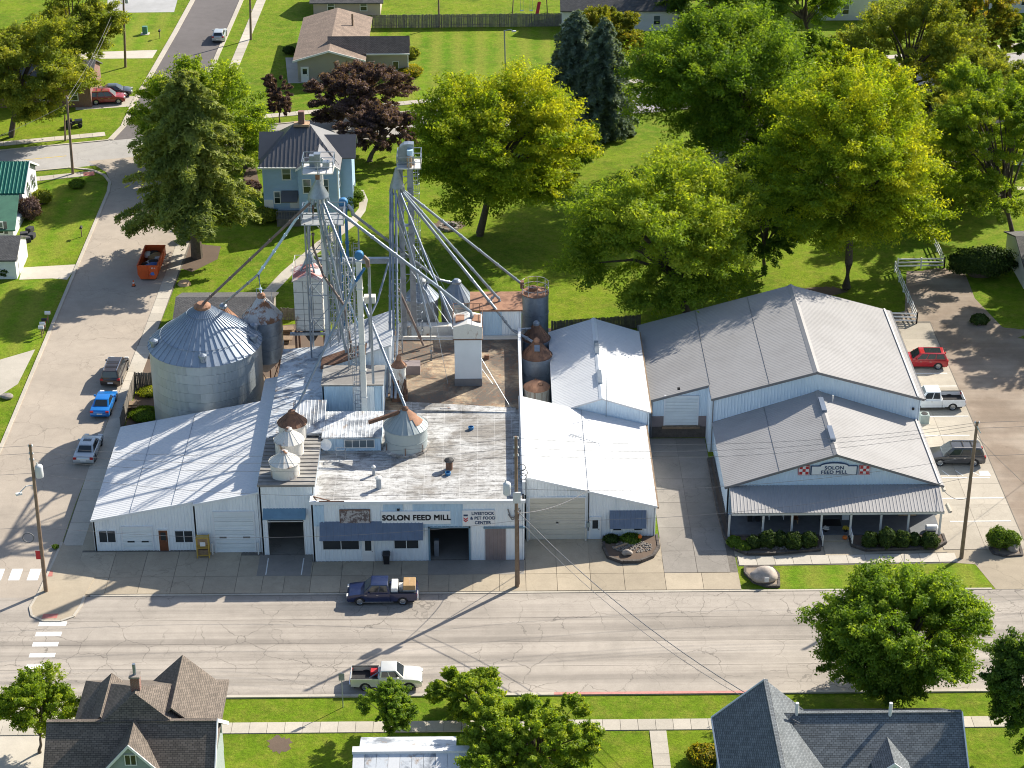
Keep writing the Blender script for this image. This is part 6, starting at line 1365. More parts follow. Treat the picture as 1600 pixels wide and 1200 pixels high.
def tree(name, label, base, box, leaf, leaves=24000, size=.34, lobes=16, per=22, flat=.6, seed=1, group=None, rb=None, cat='tree', depth=None, fork=.45, bias=0.0, rz=None, trunk=None):
    rng = np.random.default_rng(seed); bp_ = G(*base) if len(base) == 2 else Vector((*base[:2],0)); x0, x1, y0, y1 = box; Y = bp_.y
    mid = YP((x0+x1)/2, (y0+y1)/2, Y); s = PX(Y, mid.z); rx = (x1-x0)/2/s*.95; hh = (y1-y0)/2/s*.97; th = math.atan2(CH-mid.z, Y)
    ry = depth or rx*.92; b2 = hh*hh-(ry*math.sin(th))**2; rzv = rz or max(.5*rx, math.sqrt(max(b2,0.01))/math.cos(th))
    ctr = Vector((mid.x, Y, max(mid.z, rzv*.75+.8)))
    leaves = int(leaves*2.6); size *= .88
    P, N, T, lc, cl = canopy(rng, ctr, (rx,ry,rzv), lobes, per, leaves, flat)
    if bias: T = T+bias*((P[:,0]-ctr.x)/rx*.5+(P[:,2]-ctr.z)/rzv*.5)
    P = P[:]; zmin_ = .35; P[:,2] = np.maximum(P[:,2], zmin_)
    o = thing(name, label, cat, (bp_.x,bp_.y,0), group); P0 = P-np.array([bp_.x,bp_.y,0])
    me = leaf_mesh('crown', P0, N, size, T, rng); link('crown', me, leaf, o)
    r0 = trunk or max(.12, rx*.05); m = MB(); tips = [lc[i] for i in range(len(lc))]
    limbs(m, (bp_.x,bp_.y,0), ctr, tips, r0, rng, fork); m.build('trunk', 'bark', o, smooth=R(60), uv=False)
    return o
def conifer(name, label, base, box, leaf, n=26000, seed=1, size=.42, bare=.12, ragged=.25, power=.8, group=None):
    rng = np.random.default_rng(seed); bp_ = G(*base); x0, x1, y0, y1 = box; Y = bp_.y; top = YP((x0+x1)/2, y0, Y); Hh = top.z; rx = (x1-x0)/2/PX(Y, Hh*.4)
    o = thing(name, label, 'tree', (bp_.x,bp_.y,0), group); P, N, T = [], [], []; nb = 190; m = MB()
    m.tube([(bp_.x,bp_.y,-.1),(bp_.x,bp_.y,Hh*.5),(bp_.x,bp_.y,Hh*.97)], [rx*.085, rx*.055, .03], 9)
    w = []; br = []
    for i in range(nb):
        t = bare+(1-bare)*((i+rng.uniform())/nb); L = rx*((1-t)/(1-bare))**power*rng.uniform(1-ragged,1+ragged*.35)*(min(1,.8+(t-bare)*2)); a = i*2.4+rng.uniform(-.4,.4); br.append((t,max(L,.25),a)); w.append(max(L,.25)**1.4)
    w = np.array(w)/sum(w)
    for (t, L, a), wi in zip(br, w):
        z = Hh*t; dr = rng.uniform(.12,.34)*L; e = np.array([math.cos(a)*L, math.sin(a)*L, -dr+.06*L]); o_ = np.array([0,0,z]); k = max(16, int(n*1.5*wi))
        s = rng.uniform(.12,1,k)**.8; side = np.array([-math.sin(a), math.cos(a), 0]); p = o_+e*s[:,None]; p[:,2] += .25*L*s*(1-s)*1.2
        p += side*(rng.normal(size=k)*.17*L*(1.15-s))[:,None]; p[:,2] -= np.abs(rng.normal(size=k))*.16*min(L,2.2); P.append(p)
        nn = np.tile(np.array([math.cos(a)*.35, math.sin(a)*.35, .85]), (k,1))+rng.normal(size=(k,3))*.5; N.append(nn/np.linalg.norm(nn, axis=1)[:,None]); T.append(rng.uniform(0,.6)+rng.uniform(0,.4,k))
        if i % 1 == 0: m.tube([(bp_.x,bp_.y,z),(bp_.x+e[0]*.8,bp_.y+e[1]*.8,z+e[2]*.8+.06*L)], [.02+L*.012,.015], 5)
    P, N, T = np.vstack(P), np.vstack(N), np.concatenate(T); P[:,2] = np.maximum(P[:,2], .3)
    link('crown', leaf_mesh('crown', P, N, size*1.15, T, rng, .38), leaf, o); m.build('trunk', 'bark', o, uv=False); return o
def shrub(name, label, c, r, h, leaf='leaf_hedge', n=4200, size=.15, seed=1, group=None, cat='shrub', ry=None):
    rng = np.random.default_rng(seed); d = rdir(rng, n); d = d[d[:,2] > -.55]; k = len(d); h *= rng.uniform(.88,1.14); ry = (ry or r)*rng.uniform(.85,1.1); bump_ = 1+.10*np.sin(d[:,0]*6+seed)*np.cos(d[:,1]*5+seed*2)+.08*np.sin(d[:,2]*9+seed*3+d[:,0]*5)+.07*rng.normal(size=k)
    P = d*np.array([r, ry or r, h*.52])*bump_[:,None]*rng.uniform(.86,1.02,k)[:,None]; P[:,2] += h*.5; P[:,2] = np.maximum(P[:,2], .02)
    nn = d+rng.normal(size=(k,3))*.5; nn /= np.linalg.norm(nn, axis=1)[:,None]
    o = thing(name, label, cat, (c[0],c[1],c[2] if len(c) > 2 else 0), group)
    link('foliage', leaf_mesh('foliage', P, nn, size, rng.uniform(0,1,k), rng, .75), leaf, o)
    st = MB().lathe((0,0,0), [(r*.3,-.02),(r*.6,h*.2),(r*.7,h*.5),(r*.5,h*.75),(.05,h*.86)], 12).build('stems', 'bark', o, local=True, uv=False); st.scale = (1,(ry or r)/r,1)
    return o
# --- big yard trees
tree('maple_tree', 'broad olive-green maple over the brick bungalow at the corner', (18,214), (-75,140,16,212), 'leaf_olive', 34000, .38, 18, 26, seed=3)
tree('maple_tree', 'olive-green maple behind the corner maple by the pale gravel lot', (112,128), (40,188,-70,135), 'leaf_olive', 22000, .38, 14, 24, seed=4)
tree('deciduous_tree', 'round light green tree behind the tall larch beside the side street', (386,262), (205,442,80,278), 'leaf_light', 42000, .36, 20, 26, seed=5)
conifer('larch_tree', 'tall shaggy larch-like conifer above the orange dumpster', (308,402), (184,408,108,400), 'needle_green', 44000, 6, .46, .22, .6, .42)
tree('plum_tree', 'small dark purple-leaved tree left of the ranch house door', (437,192), (412,464,106,192), 'leaf_purple', 9000, .34, 10, 16, seed=7)
tree('plum_tree', 'dark purple-leaved tree in front of the ranch house wall', (528,196), (468,648,90,206), 'leaf_purple', 24000, .34, 16, 22, seed=8)
tree('plum_tree', 'dark purple-leaved tree overhanging the back street beside the blue house', (578,252), (512,688,152,252), 'leaf_purple', 24000, .34, 16, 22, .5, seed=9)
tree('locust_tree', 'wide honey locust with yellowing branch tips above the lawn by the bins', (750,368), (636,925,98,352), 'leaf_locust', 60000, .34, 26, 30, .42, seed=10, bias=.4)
conifer('spruce_tree', 'blue-green spruce beside the back street, the fuller of the pair', (900,192), (808,955,16,200), 'needle_blue', 34000, 11, .45, .04, .2, .5)
conifer('spruce_tree', 'blue-green spruce crowding behind the fuller spruce', (942,208), (872,996,28,214), 'needle_blue', 26000, 12, .45, .04, .2, .5)
tree('maple_tree', 'yellow-tinged maple above the red pickup in the back yard', (955,112), (882,1012,2,104), 'leaf_autumn', 18000, .36, 14, 22, seed=13, bias=-.25)
tree('maple_tree', 'very large deep green maple shading the back lawn', (1155,285), (978,1300,-2,278), 'leaf_maple', 60000, .36, 28, 30, seed=14)
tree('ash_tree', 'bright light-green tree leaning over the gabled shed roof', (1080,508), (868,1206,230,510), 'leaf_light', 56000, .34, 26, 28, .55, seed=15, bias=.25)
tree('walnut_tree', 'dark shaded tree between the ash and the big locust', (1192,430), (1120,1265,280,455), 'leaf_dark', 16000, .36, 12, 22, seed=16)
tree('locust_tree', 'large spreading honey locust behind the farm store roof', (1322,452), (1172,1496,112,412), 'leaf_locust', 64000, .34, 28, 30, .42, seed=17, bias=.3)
tree('locust_tree', 'golden honey locust top rising behind the large spreading locust', (1345,262), (1232,1430,66,210), 'leaf_locust', 26000, .36, 16, 24, .42, seed=18, bias=.3)
tree('willow_tree', 'dusty olive tree at the top between the golden locust and reddish maple', (1420,190), (1290,1548,-16,186), 'leaf_olive', 36000, .36, 18, 26, seed=19)
tree('maple_tree', 'maple just turning red beside the back street', (1545,100), (1480,1600,-30,96), 'leaf_autumn', 16000, .36, 12, 20, seed=20)
tree('dark_maple', 'dark maple at the right edge of the back street', (1606,110), (1570,1650,30,100), 'leaf_dark', 9000, .36, 10, 18, seed=21)
tree('elm_tree', 'open-crowned thin elm at the yard edge behind the clipped hedge', (1592,396), (1440,1650,84,372), 'leaf_light', 34000, .32, 20, 16, .5, seed=22, fork=.3)
tree('elm_tree', 'slim elm with sparse crown leaning over the white house', (1530,330), (1410,1580,134,362), 'leaf_olive', 22000, .32, 14, 16, .5, seed=23)
tree('dark_maple', 'dark tree at the top edge behind the deep green maple', (1120,40), (1010,1200,-90,60), 'leaf_dark', 12000, .4, 12, 20, seed=24)
tree('dark_maple', 'dark green tree at the top edge right of the deep green maple', (1270,70), (1170,1325,-70,80), 'leaf_maple', 16000, .4, 12, 20, seed=25)
tree('shade_tree', 'dark understorey tree beside the shaded house steps', (1230,300), (1150,1300,200,325), 'leaf_maple', 14000, .34, 12, 20, seed=26)
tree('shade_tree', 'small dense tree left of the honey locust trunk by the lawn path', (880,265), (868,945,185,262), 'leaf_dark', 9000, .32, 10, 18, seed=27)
tree('yard_tree', 'tall leafy tree past the hedge shading the gravel yard', (63.5,203.5,0), (1640,1800,190,440), 'leaf_light', 20000, .34, 16, 20, seed=41)
tree('yard_tree', 'second leafy tree shading the gravel yard from the lot beyond', (66,194,0), (1660,1820,270,520), 'leaf_light', 18000, .34, 16, 20, seed=42)
tree('shade_tree', 'olive crowned tree over the back street right of the dusty olive tree', (1540,205), (1450,1620,62,205), 'leaf_olive', 16000, .36, 14, 20, seed=43)
tree('shade_tree', 'light green tree crowding the white two-storey house', (1606,300), (1545,1680,110,300), 'leaf_light', 12000, .36, 12, 20, seed=44)
# --- street trees in front
tree('street_maple', 'full green maple on the verge reaching over the street by the store', (1388,1098), (1272,1572,866,1106), 'leaf_maple', 62000, .27, 28, 32, seed=31, bias=.25)
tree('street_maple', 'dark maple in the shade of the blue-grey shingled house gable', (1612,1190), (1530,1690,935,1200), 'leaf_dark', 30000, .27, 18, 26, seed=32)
tree('crabapple_tree', 'small crooked verge tree in front of the tan pickup', (610,1150), (556,662,1056,1148), 'leaf_maple', 9000, .22, 11, 18, seed=33, trunk=.12, fork=.3)
tree('street_maple', 'bushy yellow-green tree on the verge behind the metal roofed cottage', (738,1122), (668,802,1040,1142), 'leaf_light', 15000, .24, 14, 22, seed=34)
tree('street_maple', 'big yellow-green tree beside the metal roofed cottage', (852,1228), (692,952,1076,1240), 'leaf_light', 36000, .25, 22, 26, seed=35)
tree('young_maple', 'young airy tree in a mulch ring beside the brown shingled house', (62,1176), (-2,132,1042,1168), 'leaf_light', 13000, .22, 14, 20, seed=36, trunk=.13, fork=.3)
tree('shade_tree', 'deep green tree filling the gap above the golden locust', (1290,190), (1235,1330,40,180), 'leaf_maple', 14000, .36, 12, 20, seed=28)
tree('shade_tree', 'olive tree beside the back street left of the thin elms', (1475,250), (1425,1530,120,250), 'leaf_olive', 14000, .34, 12, 20, seed=29)
# --- shrubs
k = 40
for px, py, r_, h_ in ((1177,857,.62,1.25),(1199,856,.72,1.45),(1218,853,.6,1.4),(1239,856,.78,1.4),(1263,855,.7,1.35)):
    p = G(px, py); shrub('boxwood_shrub', 'clipped rounded shrub in the bed left of the porch steps', (p.x,p.y), r_, h_, seed=k, group='shrubs left of the porch steps')['label'] = ('fifth','fourth','third','second','first')[k-40]+' clipped rounded shrub counted leftwards from the porch steps'; k += 1
for px, py, r_, h_ in ((1359,855,.7,1.3),(1384,856,.75,1.6),(1408,855,.72,1.4),(1427,852,.6,1.1),(1452,856,.72,1.4)):
    p = G(px, py); shrub('boxwood_shrub', 'clipped rounded shrub in the bed right of the porch steps', (p.x,p.y), r_, h_, seed=k, group='shrubs right of the porch steps')['label'] = ('first','second','third','fourth','fifth')[k-45]+' clipped rounded shrub counted rightwards from the porch steps'; k += 1
for px, py in ((1147,853),(1162,859)):
    p = G(px, py); shrub('low_shrub', 'low bright green mound '+('against the alley kerb of the porch bed' if px == 1147 else 'beside the outermost clipped shrub of the porch bed'), (p.x,p.y), .62, .75, 'leaf_bush', seed=k, group='low mounds in the porch bed'); k += 1
for px, lab in ((1556,'left ball of the clipped pair in the stone-edged corner bed'),(1577,'right ball of the clipped pair in the stone-edged corner bed')):
    p = G(px, 856); shrub('boxwood_shrub', lab, (p.x,p.y), .85, 1.75, 'leaf_bush', 3600, seed=k); k += 1
p = G(1535,438); shrub('clipped_hedge', 'long dark clipped hedge beyond the white rail fence', (p.x,p.y+1), 3.5, 3.3, 'leaf_hedge', 16000, .24, 60, None, 'hedge', 1.6)
for px, py, r_, h_, lf, lab in ((548,318,1.5,1.7,'leaf_bush','round bush beside the curved garden path'),(66,318,1.1,1.6,'leaf_olive','loose bush beside the green roofed house'),(48,342,1.3,2.3,'leaf_purple','purple-leaved bush against the green roofed house'),
    (121,292,.9,.9,'leaf_bush','small bush under the back street corner pole'),(8,430,1.2,1.5,'leaf_hedge','dark bush in front of the small garage'),(640,118,1.6,1.3,'leaf_autumn','flowering bush at the ranch house wing end'),(642,90,1.2,1.6,'leaf_olive','straw coloured bush at the ranch house gable end'),
    (452,84,.8,1.1,'leaf_hedge','small dark bush beside the ranch house patio'),(292,375,.8,1.5,'leaf_bush','small upright bush behind the conifer trunk'),(225,650,1.3,.5,'leaf_bush','weedy patch inside the picket fence'),(232,615,1.0,.5,'leaf_olive','dry weeds by the picket fence corner'),
    (412,345,1.6,1.6,'leaf_olive','ragged bush at the back corner of the blue house'),(392,300,1.2,1.5,'leaf_purple','dark bush in the mulch beside the blue house'),(1100,1190,1.2,1.3,'leaf_autumn','brownish bush beside the concrete front walk'),(1530,505,.9,.9,'leaf_hedge','scrubby bush at the gravel yard edge')):
    p = G(px, py); shrub('garden_bush', lab, (p.x,p.y), r_, h_, lf, int(2600*max(1,r_*r_)), .2, k); k += 1
p = G(1000,835); shrub('garden_bush', 'leafy green plants in the stone-edged bed by the white shed', (11.6,150.9), .9, .6, 'leaf_bush', 1500, .18, k); k += 1
p = G(955,838); shrub('garden_bush', 'dark low plants beside the white shed door', (9.9,150.9), .7, .6, 'leaf_hedge', 1200, .16, k); k += 1
p = G(87,857); shrub('kerb_weed', 'tuft of weeds growing at the kerb by the corner pole', (p.x,p.y,.06), .28, .3, 'leaf_bush', 300, .14, k); k += 1
# ================================================================== vehicles
def profile_body(m, prof, w, wheels, ra, zb):
    """side outline (rear bottom round over the top to front bottom) with wheel arches cut in, extruded to width w"""
    pts = list(prof)                                     # from rear-bottom up and over to front-bottom
    for xw in sorted(wheels, reverse=True):
        for t in range(0, 181, 20): pts.append((xw+ra*math.cos(R(t)), max(zb, .33+ra*math.sin(R(t)))))
    n = len(pts); vs = [(x,-w/2,z) for x, z in pts]+[(x,w/2,z) for x, z in pts]
    return m.add(vs, [tuple(range(n)), tuple(reversed(range(n,2*n)))]+[(i,n+i,n+(i+1)%n,(i+1)%n) for i in range(n)])
def lerp3(a, b, t): return tuple(a[i]+(b[i]-a[i])*t for i in range(3))
def quad_on(m, a, b, c, d, u0, u1, v0, v1, off):          # patch on the quad a b c d (a-b low edge, d-c high edge), lifted by off
    P_ = lambda u, v: Vector(lerp3(lerp3(a,b,u), lerp3(d,c,u), v)); n = (Vector(b)-Vector(a)).cross(Vector(d)-Vector(a)).normalized()*off
    q = [P_(u0,v0), P_(u1,v0), P_(u1,v1), P_(u0,v1)]; m.hexa([p-n for p in q], [p+n for p in q])
def vehicle(name, label, cat, loc, head, paint, L=4.7, Wd=1.82, kind='sedan', Hr=1.47, rails=False, glassroof=False, group=None):
    o = thing(name, label, cat, (loc[0],loc[1],.02), group, head); K = dict(local=True); h = L/2
    wb = .295*L; wheels = (-wb, wb+.02*L); rw = .34 if kind == 'sedan' else .40; zb = .24
    pick = kind == 'pickup'; belt = .92 if kind == 'sedan' else 1.02 if kind in ('suv','van') else 1.12
    hood = belt-.14; Pm = 'paint_'+paint
    if kind == 'sedan': prof = [(-h+.1,zb),(-h,.45),(-h+.02,.75),(-h+.12,.92),(-h+.95,.97),(h-1.55,.95),(h-.75,.86),(h-.2,.74),(h-.02,.6),(h,.4),(h-.12,zb)]; cab = (-h+.62, h-1.2, -h+1.45, h-2.05)
    elif kind == 'suv': prof = [(-h+.1,zb+.06),(-h,.5),(-h+.02,.95),(-h+.1,belt),(h-1.35,belt+.02),(h-.8,.98),(h-.2,.88),(h-.02,.7),(h,.45),(h-.12,zb+.04)]; cab = (-h+.06, h-1.1, -h+.42, h-1.95)
    elif kind == 'van': prof = [(-h+.1,zb),(-h,.5),(-h+.02,.95),(-h+.08,belt),(h-1.1,belt),(h-.6,.93),(h-.15,.8),(h-.02,.6),(h,.4),(h-.12,zb)]; cab = (-h+.05, h-.75, -h+.3, h-1.75)
    else: prof = [(-h+.1,zb+.12),(-h,.55),(-h,.98),(-h+.02,1.08),(h-1.5,1.10),(h-.9,1.06),(h-.2,.96),(h-.02,.8),(h,.45),(h-.12,zb+.1)]; cab = (-.28*L+1.0, h-1.35, -.28*L+1.12, h-2.0)
    if pick:
        xb = -.28*L+.95                                   # rear wall of the cab
        front = [(xb,zb+.14),(xb,1.12)]+[p for p in prof if p[0] > xb+.1]
        m = MB(); profile_body(m, front, Wd, (wheels[1],), .45, zb+.12); m.build('body', Pm, o, bevel=.05, smooth=R(40), **K)
        for s in (-1, 1):
            m = MB(); rear = [(-h+.06,zb+.2),(-h+.02,.6),(-h+.02,1.12),(xb-.04,1.12),(xb-.04,zb+.16)]; profile_body(m, rear, .09, (wheels[0],), .45, zb+.14); m.v = [(v[0], v[1]+s*(Wd/2-.045), v[2]) for v in m.v]; m.build('bed_side', Pm, o, **K)
        MB().box(-h+.06,xb-.02,-Wd/2+.09,Wd/2-.09,.6,.68).build('bed_floor', 'rubber', o, **K); MB().box(-h,-h+.07,-Wd/2+.06,Wd/2-.06,.6,1.12).build('tailgate', Pm, o, **K); MB().box(xb-.06,xb,-Wd/2+.07,Wd/2-.07,.6,1.14).build('bed_front', Pm, o, **K)
        for s in (-1,1): MB().box(-h+.05,xb-.03,s*(Wd/2-.11)-.06,s*(Wd/2-.11)+.06,1.12,1.15).build('bed_rail', 'rubber', o, **K)
        MB().box(-h-.12,-h+.02,-Wd/2+.1,Wd/2-.1,.42,.6).build('rear_bumper', 'chrome', o, **K)
        belt = 1.12
    else:
        m = MB(); profile_body(m, prof, Wd, wheels, .40 if kind == 'sedan' else .44, zb); m.build('body', Pm, o, bevel=.055, smooth=R(40), **K)
    MB().box(-h+.25,h-.3,-Wd/2+.16,Wd/2-.16,.2,.62).build('underbody', 'rubber', o, **K)
    x0, x1, x2, x3 = cab; w0, w1 = Wd/2-.07, Wd/2-.26; zb_, zt_ = belt-.05, Hr
    B = [(x0,-w0,zb_),(x1,-w0,zb_),(x1,w0,zb_),(x0,w0,zb_)]; T = [(x2,-w1,zt_),(x3,-w1,zt_),(x3,w1,zt_),(x2,w1,zt_)]
    mid = [lerp3(B[i],T[i],.96) for i in range(4)]
    m = MB(); m.hexa(B, T); m.build('cabin', Pm, o, bevel=.06, smooth=R(40), **K)
    f = .016
    m = MB(); quad_on(m, B[1], B[2], T[2], T[1], .06, .94, .16, .93, f); m.build('windshield', 'glass', o, **K)
    m = MB(); quad_on(m, B[3], B[0], T[0], T[3], .1, .9, .22, .9, f); m.build('rear_window', 'glass', o, **K)
    spl = {'sedan':((.10,.48),(.51,.86)),'suv':((.06,.32),(.35,.60),(.63,.88)),'van':((.05,.34),(.37,.63),(.66,.9)),'pickup':((.08,.42),(.47,.88))}[kind]
    for a0, a1 in spl:
        m = MB(); quad_on(m, B[0], B[1], T[1], T[0], a0, a1, .2, .88, f); m.build('side_window', 'glass', o, **K)
        m = MB(); quad_on(m, B[2], B[3], T[3], T[2], 1-a1, 1-a0, .2, .88, f); m.build('side_window', 'glass', o, **K)
    tyre = MB(); wd = .22
    tyre.lathe((0,0,0), [(rw*.62,-wd/2),(rw*.94,-wd/2),(rw,-wd/2+.04),(rw,wd/2-.04),(rw*.94,wd/2),(rw*.62,wd/2)], 18, cap=False)
    rim = MB(); rim.lathe((0,0,0), [(.02,.06),(rw*.2,.07),(rw*.56,.05),(rw*.66,.09),(rw*.66,-.09),(.02,-.02)], 18)
    for k in range(5): rim.obox((rw*.36*math.cos(k*1.257), rw*.36*math.sin(k*1.257), .055), rw*.5, .06, .03, k*1.257)
    ts = None
    for xw in wheels:
        for s in (-1, 1):
            mt = Matrix.Translation((xw, s*(Wd/2-wd/2+.015), rw-.02)) @ Matrix.Rotation(-s*math.pi/2, 4, 'X')
            if ts is None: ts = tyre.build('wheel', 'rubber', o, local=True, smooth=R(40), uv=False); rs_ = rim.build('rim', 'rim', ts, local=True, uv=False); ts.matrix_local = mt
            else: w_ = piece(ts, 'wheel', o); w_.matrix_local = mt; piece(rs_, 'rim', w_)
    zl = .66 if kind == 'sedan' else .82
    for s in (-1, 1):
        MB().box(h-.16,h+.005,s*(Wd/2-.28)-.2,s*(Wd/2-.28)+.2,zl-.08,zl+.07).build('headlight', 'head_lamp', o, **K)
        zt2 = zl+.12; MB().box(-h-.005,-h+.14,s*(Wd/2-.16)-.15,s*(Wd/2-.16)+.15,zt2-.1,zt2+.1).build('tail_light', 'tail_lamp', o, **K)
        MB().box(x1-.55,x1-.4,s*(Wd/2+.07)-.1,s*(Wd/2+.07)+.1,belt+.02,belt+.17).build('mirror', Pm, o, **K)
        for xh in ((x0+x1)/2-.1, (x0+x1)/2+.85): MB().box(xh-.1,xh+.1,s*(Wd/2+.008)-.012,s*(Wd/2+.008)+.012,belt-.17,belt-.13).build('door_handle', 'chrome', o, **K)
        if pick: MB().box(x0-.3,x1,s*(Wd/2-.02)-.08,s*(Wd/2-.02)+.08,.32,.38).build('running_board', 'chrome', o, **K)
    MB().box(h-.06,h+.012,-.5,.5,.45,.62).build('grille', 'black', o, **K); MB().box(-h-.012,-h+.02,-.26,.26,.52,.64).build('number_plate', 'sign_white', o, **K)
    if rails:
        for s in (-1,1): MB().bar((x2+.1,s*(w1-.08),zt_+.06),(x3-.2,s*(w1-.08),zt_+.06),.05).build('roof_rail', 'chrome', o, **K)
        for t in (.3,.6): MB().bar((x2+(x3-x2)*t,-(w1-.1),zt_+.08),(x2+(x3-x2)*t,w1-.1,zt_+.08),.05).build('cross_bar', 'black', o, **K)
    if glassroof: MB().box(x2+(x3-x2)*.12,x2+(x3-x2)*.8,-w1+.16,w1-.16,zt_-.01,zt_+.018).build('sunroof', 'glass', o, **K)
    if kind == 'sedan' and not glassroof and paint == 'silver': MB().box(x2+(x3-x2)*.5,x2+(x3-x2)*.85,-.38,.38,zt_-.01,zt_+.016).build('sunroof', 'glass', o, **K)
    return o
def vg(x, y): p = G(x, y); return (p.x, p.y)
P2 = math.pi/2
p = G(597,946); tr = vehicle('pickup_truck', 'navy blue pickup with boxed furniture in its bed, parked at the mill kerb', 'pickup', (p.x,p.y+.95), math.pi, 'navy', 5.75, 1.95, 'pickup', 1.82)
for n_, lab, ct, mt, (xa, xb_, ya, yb_, za, zc) in (('cardboard_carton','big brown carton standing at the tailgate of the navy pickup','carton','cardboard',(-2.75,-1.75,-.55,.75,.68,1.75)),('white_appliance','white appliance lying in the navy pickup bed behind its cab','appliance','white_paint',(-1.3,-.75,-.7,.75,.68,1.5)),('bundled_bag','pale bundled bag between carton and appliance in the navy pickup','bag','flower_white',(-1.72,-1.35,-.6,.1,.68,1.2))):
    t_ = thing(n_, lab, ct, (p.x,p.y+.95,.02), None, math.pi); MB().box(xa,xb_,ya,yb_,za,zc).build('shell', mt, t_, local=True, bevel=.05)
    if ct == 'carton': MB().box((xa+xb_)/2-.03,(xa+xb_)/2+.03,ya+.06,yb_-.06,zc-.01,zc+.004).build('tape', 'pallet_wood', t_, local=True); MB().box(xa-.015,xb_+.015,ya-.01,yb_+.01,za,za+.65).build('sleeve', 'galv', t_, local=True)
    if ct == 'appliance': MB().box(xa+.05,xb_-.05,ya+.08,yb_-.08,zc-.01,zc+.02).build('door', 'bare_white', t_, local=True)
p = G(604,1080); vehicle('pickup_truck', 'white and tan extended-cab pickup parked behind the small verge tree', 'pickup', (p.x,p.y+.9), 0, 'champagne', 5.5, 1.85, 'pickup', 1.72)
t_ = thing('tool_crate', 'red crate and tools in the bed of the white and tan pickup', 'crate', (p.x,p.y+.9,.02)); MB().box(-1.25,-.7,.1,.7,.68,1.05).build('crate', 'sign_red', t_, local=True, bevel=.03); MB().bar((-1.3,-.3,.8),(-.6,-.1,1.2),.08).build('tool', 'galv', t_, local=True)
p = G(173,606); vehicle('minivan', 'dark bronze minivan with roof rails parked on the side street', 'minivan', (p.x+.1,p.y+2.4), P2-.03, 'bronze', 5.1, 1.98, 'van', 1.75, True)
p = G(156,655); vehicle('sedan_car', 'bright blue sedan parked on the side street', 'car', (p.x+.1,p.y+2.2), P2-.03, 'azure', 4.6, 1.8, 'sedan', 1.45)
p = G(131,728); vehicle('sedan_car', 'silver sedan with sunroof parked on the side street', 'car', (p.x+.1,p.y+2.3), P2-.04, 'silver', 4.8, 1.85, 'sedan', 1.46)
p = G(166,164); vehicle('suv_car', 'dark red SUV on the drive by the corner maple', 'SUV', (p.x,p.y+1.0), .12, 'redL', 4.8, 1.9, 'suv', 1.75, True)
p = G(178,153); vehicle('sedan_car', 'black sedan parked beside the dark red SUV', 'car', (p.x,p.y+1.1), .1, 'dark', 4.7, 1.85, 'sedan', 1.45)
p = G(341,68); vehicle('hatchback_car', 'small silver hatchback parked on the dark asphalt street', 'car', (p.x,p.y+2.0), P2, 'silver', 4.1, 1.75, 'suv', 1.5)
p = G(1447,578); vehicle('suv_car', 'bright red crossover with black glass roof in the store lot', 'SUV', (p.x-.2,p.y+1.0), math.pi-.04, 'red', 4.75, 1.95, 'suv', 1.68, False, True)
p = G(1467,642); vehicle('pickup_truck', 'white single-cab pickup in the store lot', 'pickup', (p.x-.4,p.y+1.0), math.pi, 'white', 5.75, 2.0, 'pickup', 1.9)
p = G(1496,729); vehicle('suv_car', 'dark grey SUV with roof rack in the store lot', 'SUV', (p.x,p.y+.95), math.pi-.03, 'graphite', 5.05, 1.98, 'suv', 1.76, True)
p = G(1020,104); vehicle('pickup_truck', 'old red pickup on the back lawn under trees', 'pickup', (p.x+.6,p.y+1.0), math.pi, 'brick', 5.6, 1.95, 'pickup', 1.8)
p = G(116,198); at_ = thing('lawn_tractor', 'small dark ride-on tractor on the lawn beside the corner pole', 'tractor', (p.x,p.y,0), None, .2); K = dict(local=True)
MB().box(.1,1.1,-.35,.35,.45,.95).build('bonnet', 'paint_dark', at_, bevel=.08, **K); MB().box(-.9,.1,-.45,.45,.4,.6).build('chassis', 'black', at_, **K); MB().box(-.75,-.2,-.25,.25,.6,1.1).build('seat', 'rubber', at_, bevel=.06, **K)
for xx, r_ in ((-.6,.45),(.75,.3)):
    for s in (-1,1): w_ = MB().lathe((0,0,0), [(r_*.4,-.12),(r_,-.12),(r_,.12),(r_*.4,.12)], 14).build('wheel', 'rubber', at_, uv=False, **K); w_.matrix_local = Matrix.Translation((xx,s*.5,r_-.02)) @ Matrix.Rotation(math.pi/2,4,'X')

# ================================================================== street things
# orange skip
p = G(233,438); dm = thing('dumpster', 'open orange roll-off dumpster holding blue tarp and rubbish', 'dumpster', (p.x,p.y+2.6,0), None, -.02); hw, hl = 1.08, 2.7
prof = [(-hw+.28,.2),(hw-.28,.2),(hw,.75),(hw,1.75),(-hw,1.75),(-hw,.75)]
m = MB()
for s in (-1,1): m.hexa([(s*(hw-.3)-.03,-hl,.2),(s*(hw-.3)+.03,-hl,.2),(s*(hw-.3)+.03,hl,.2),(s*(hw-.3)-.03,hl,.2)],[(s*hw-.03,-hl,.75),(s*hw+.03,-hl,.75),(s*hw+.03,hl,.75),(s*hw-.03,hl,.75)]); m.box(s*hw-.03,s*hw+.03,-hl,hl,.75,1.75)
m.build('side', 'orange_paint', dm, local=True)
for yy in (-hl,hl): MB().yprism(prof, yy-.04, yy+.04).build('end', 'orange_paint', dm, local=True)
MB().box(-hw+.28,hw-.28,-hl,hl,.15,.25).build('floor', 'dark_inside', dm, local=True)
m = MB()
for s in (-1,1):
    m.box(s*hw-.07,s*hw+.07,-hl-.05,hl+.05,1.72,1.83)
    for k in range(6): m.box(s*hw+s*.03-.05,s*hw+s*.03+.05,-hl+.3+k*.95,-hl+.4+k*.95,.75,1.75)
for yy in (-hl,hl): m.box(-hw,hw,yy-.06,yy+.06,1.72,1.83)
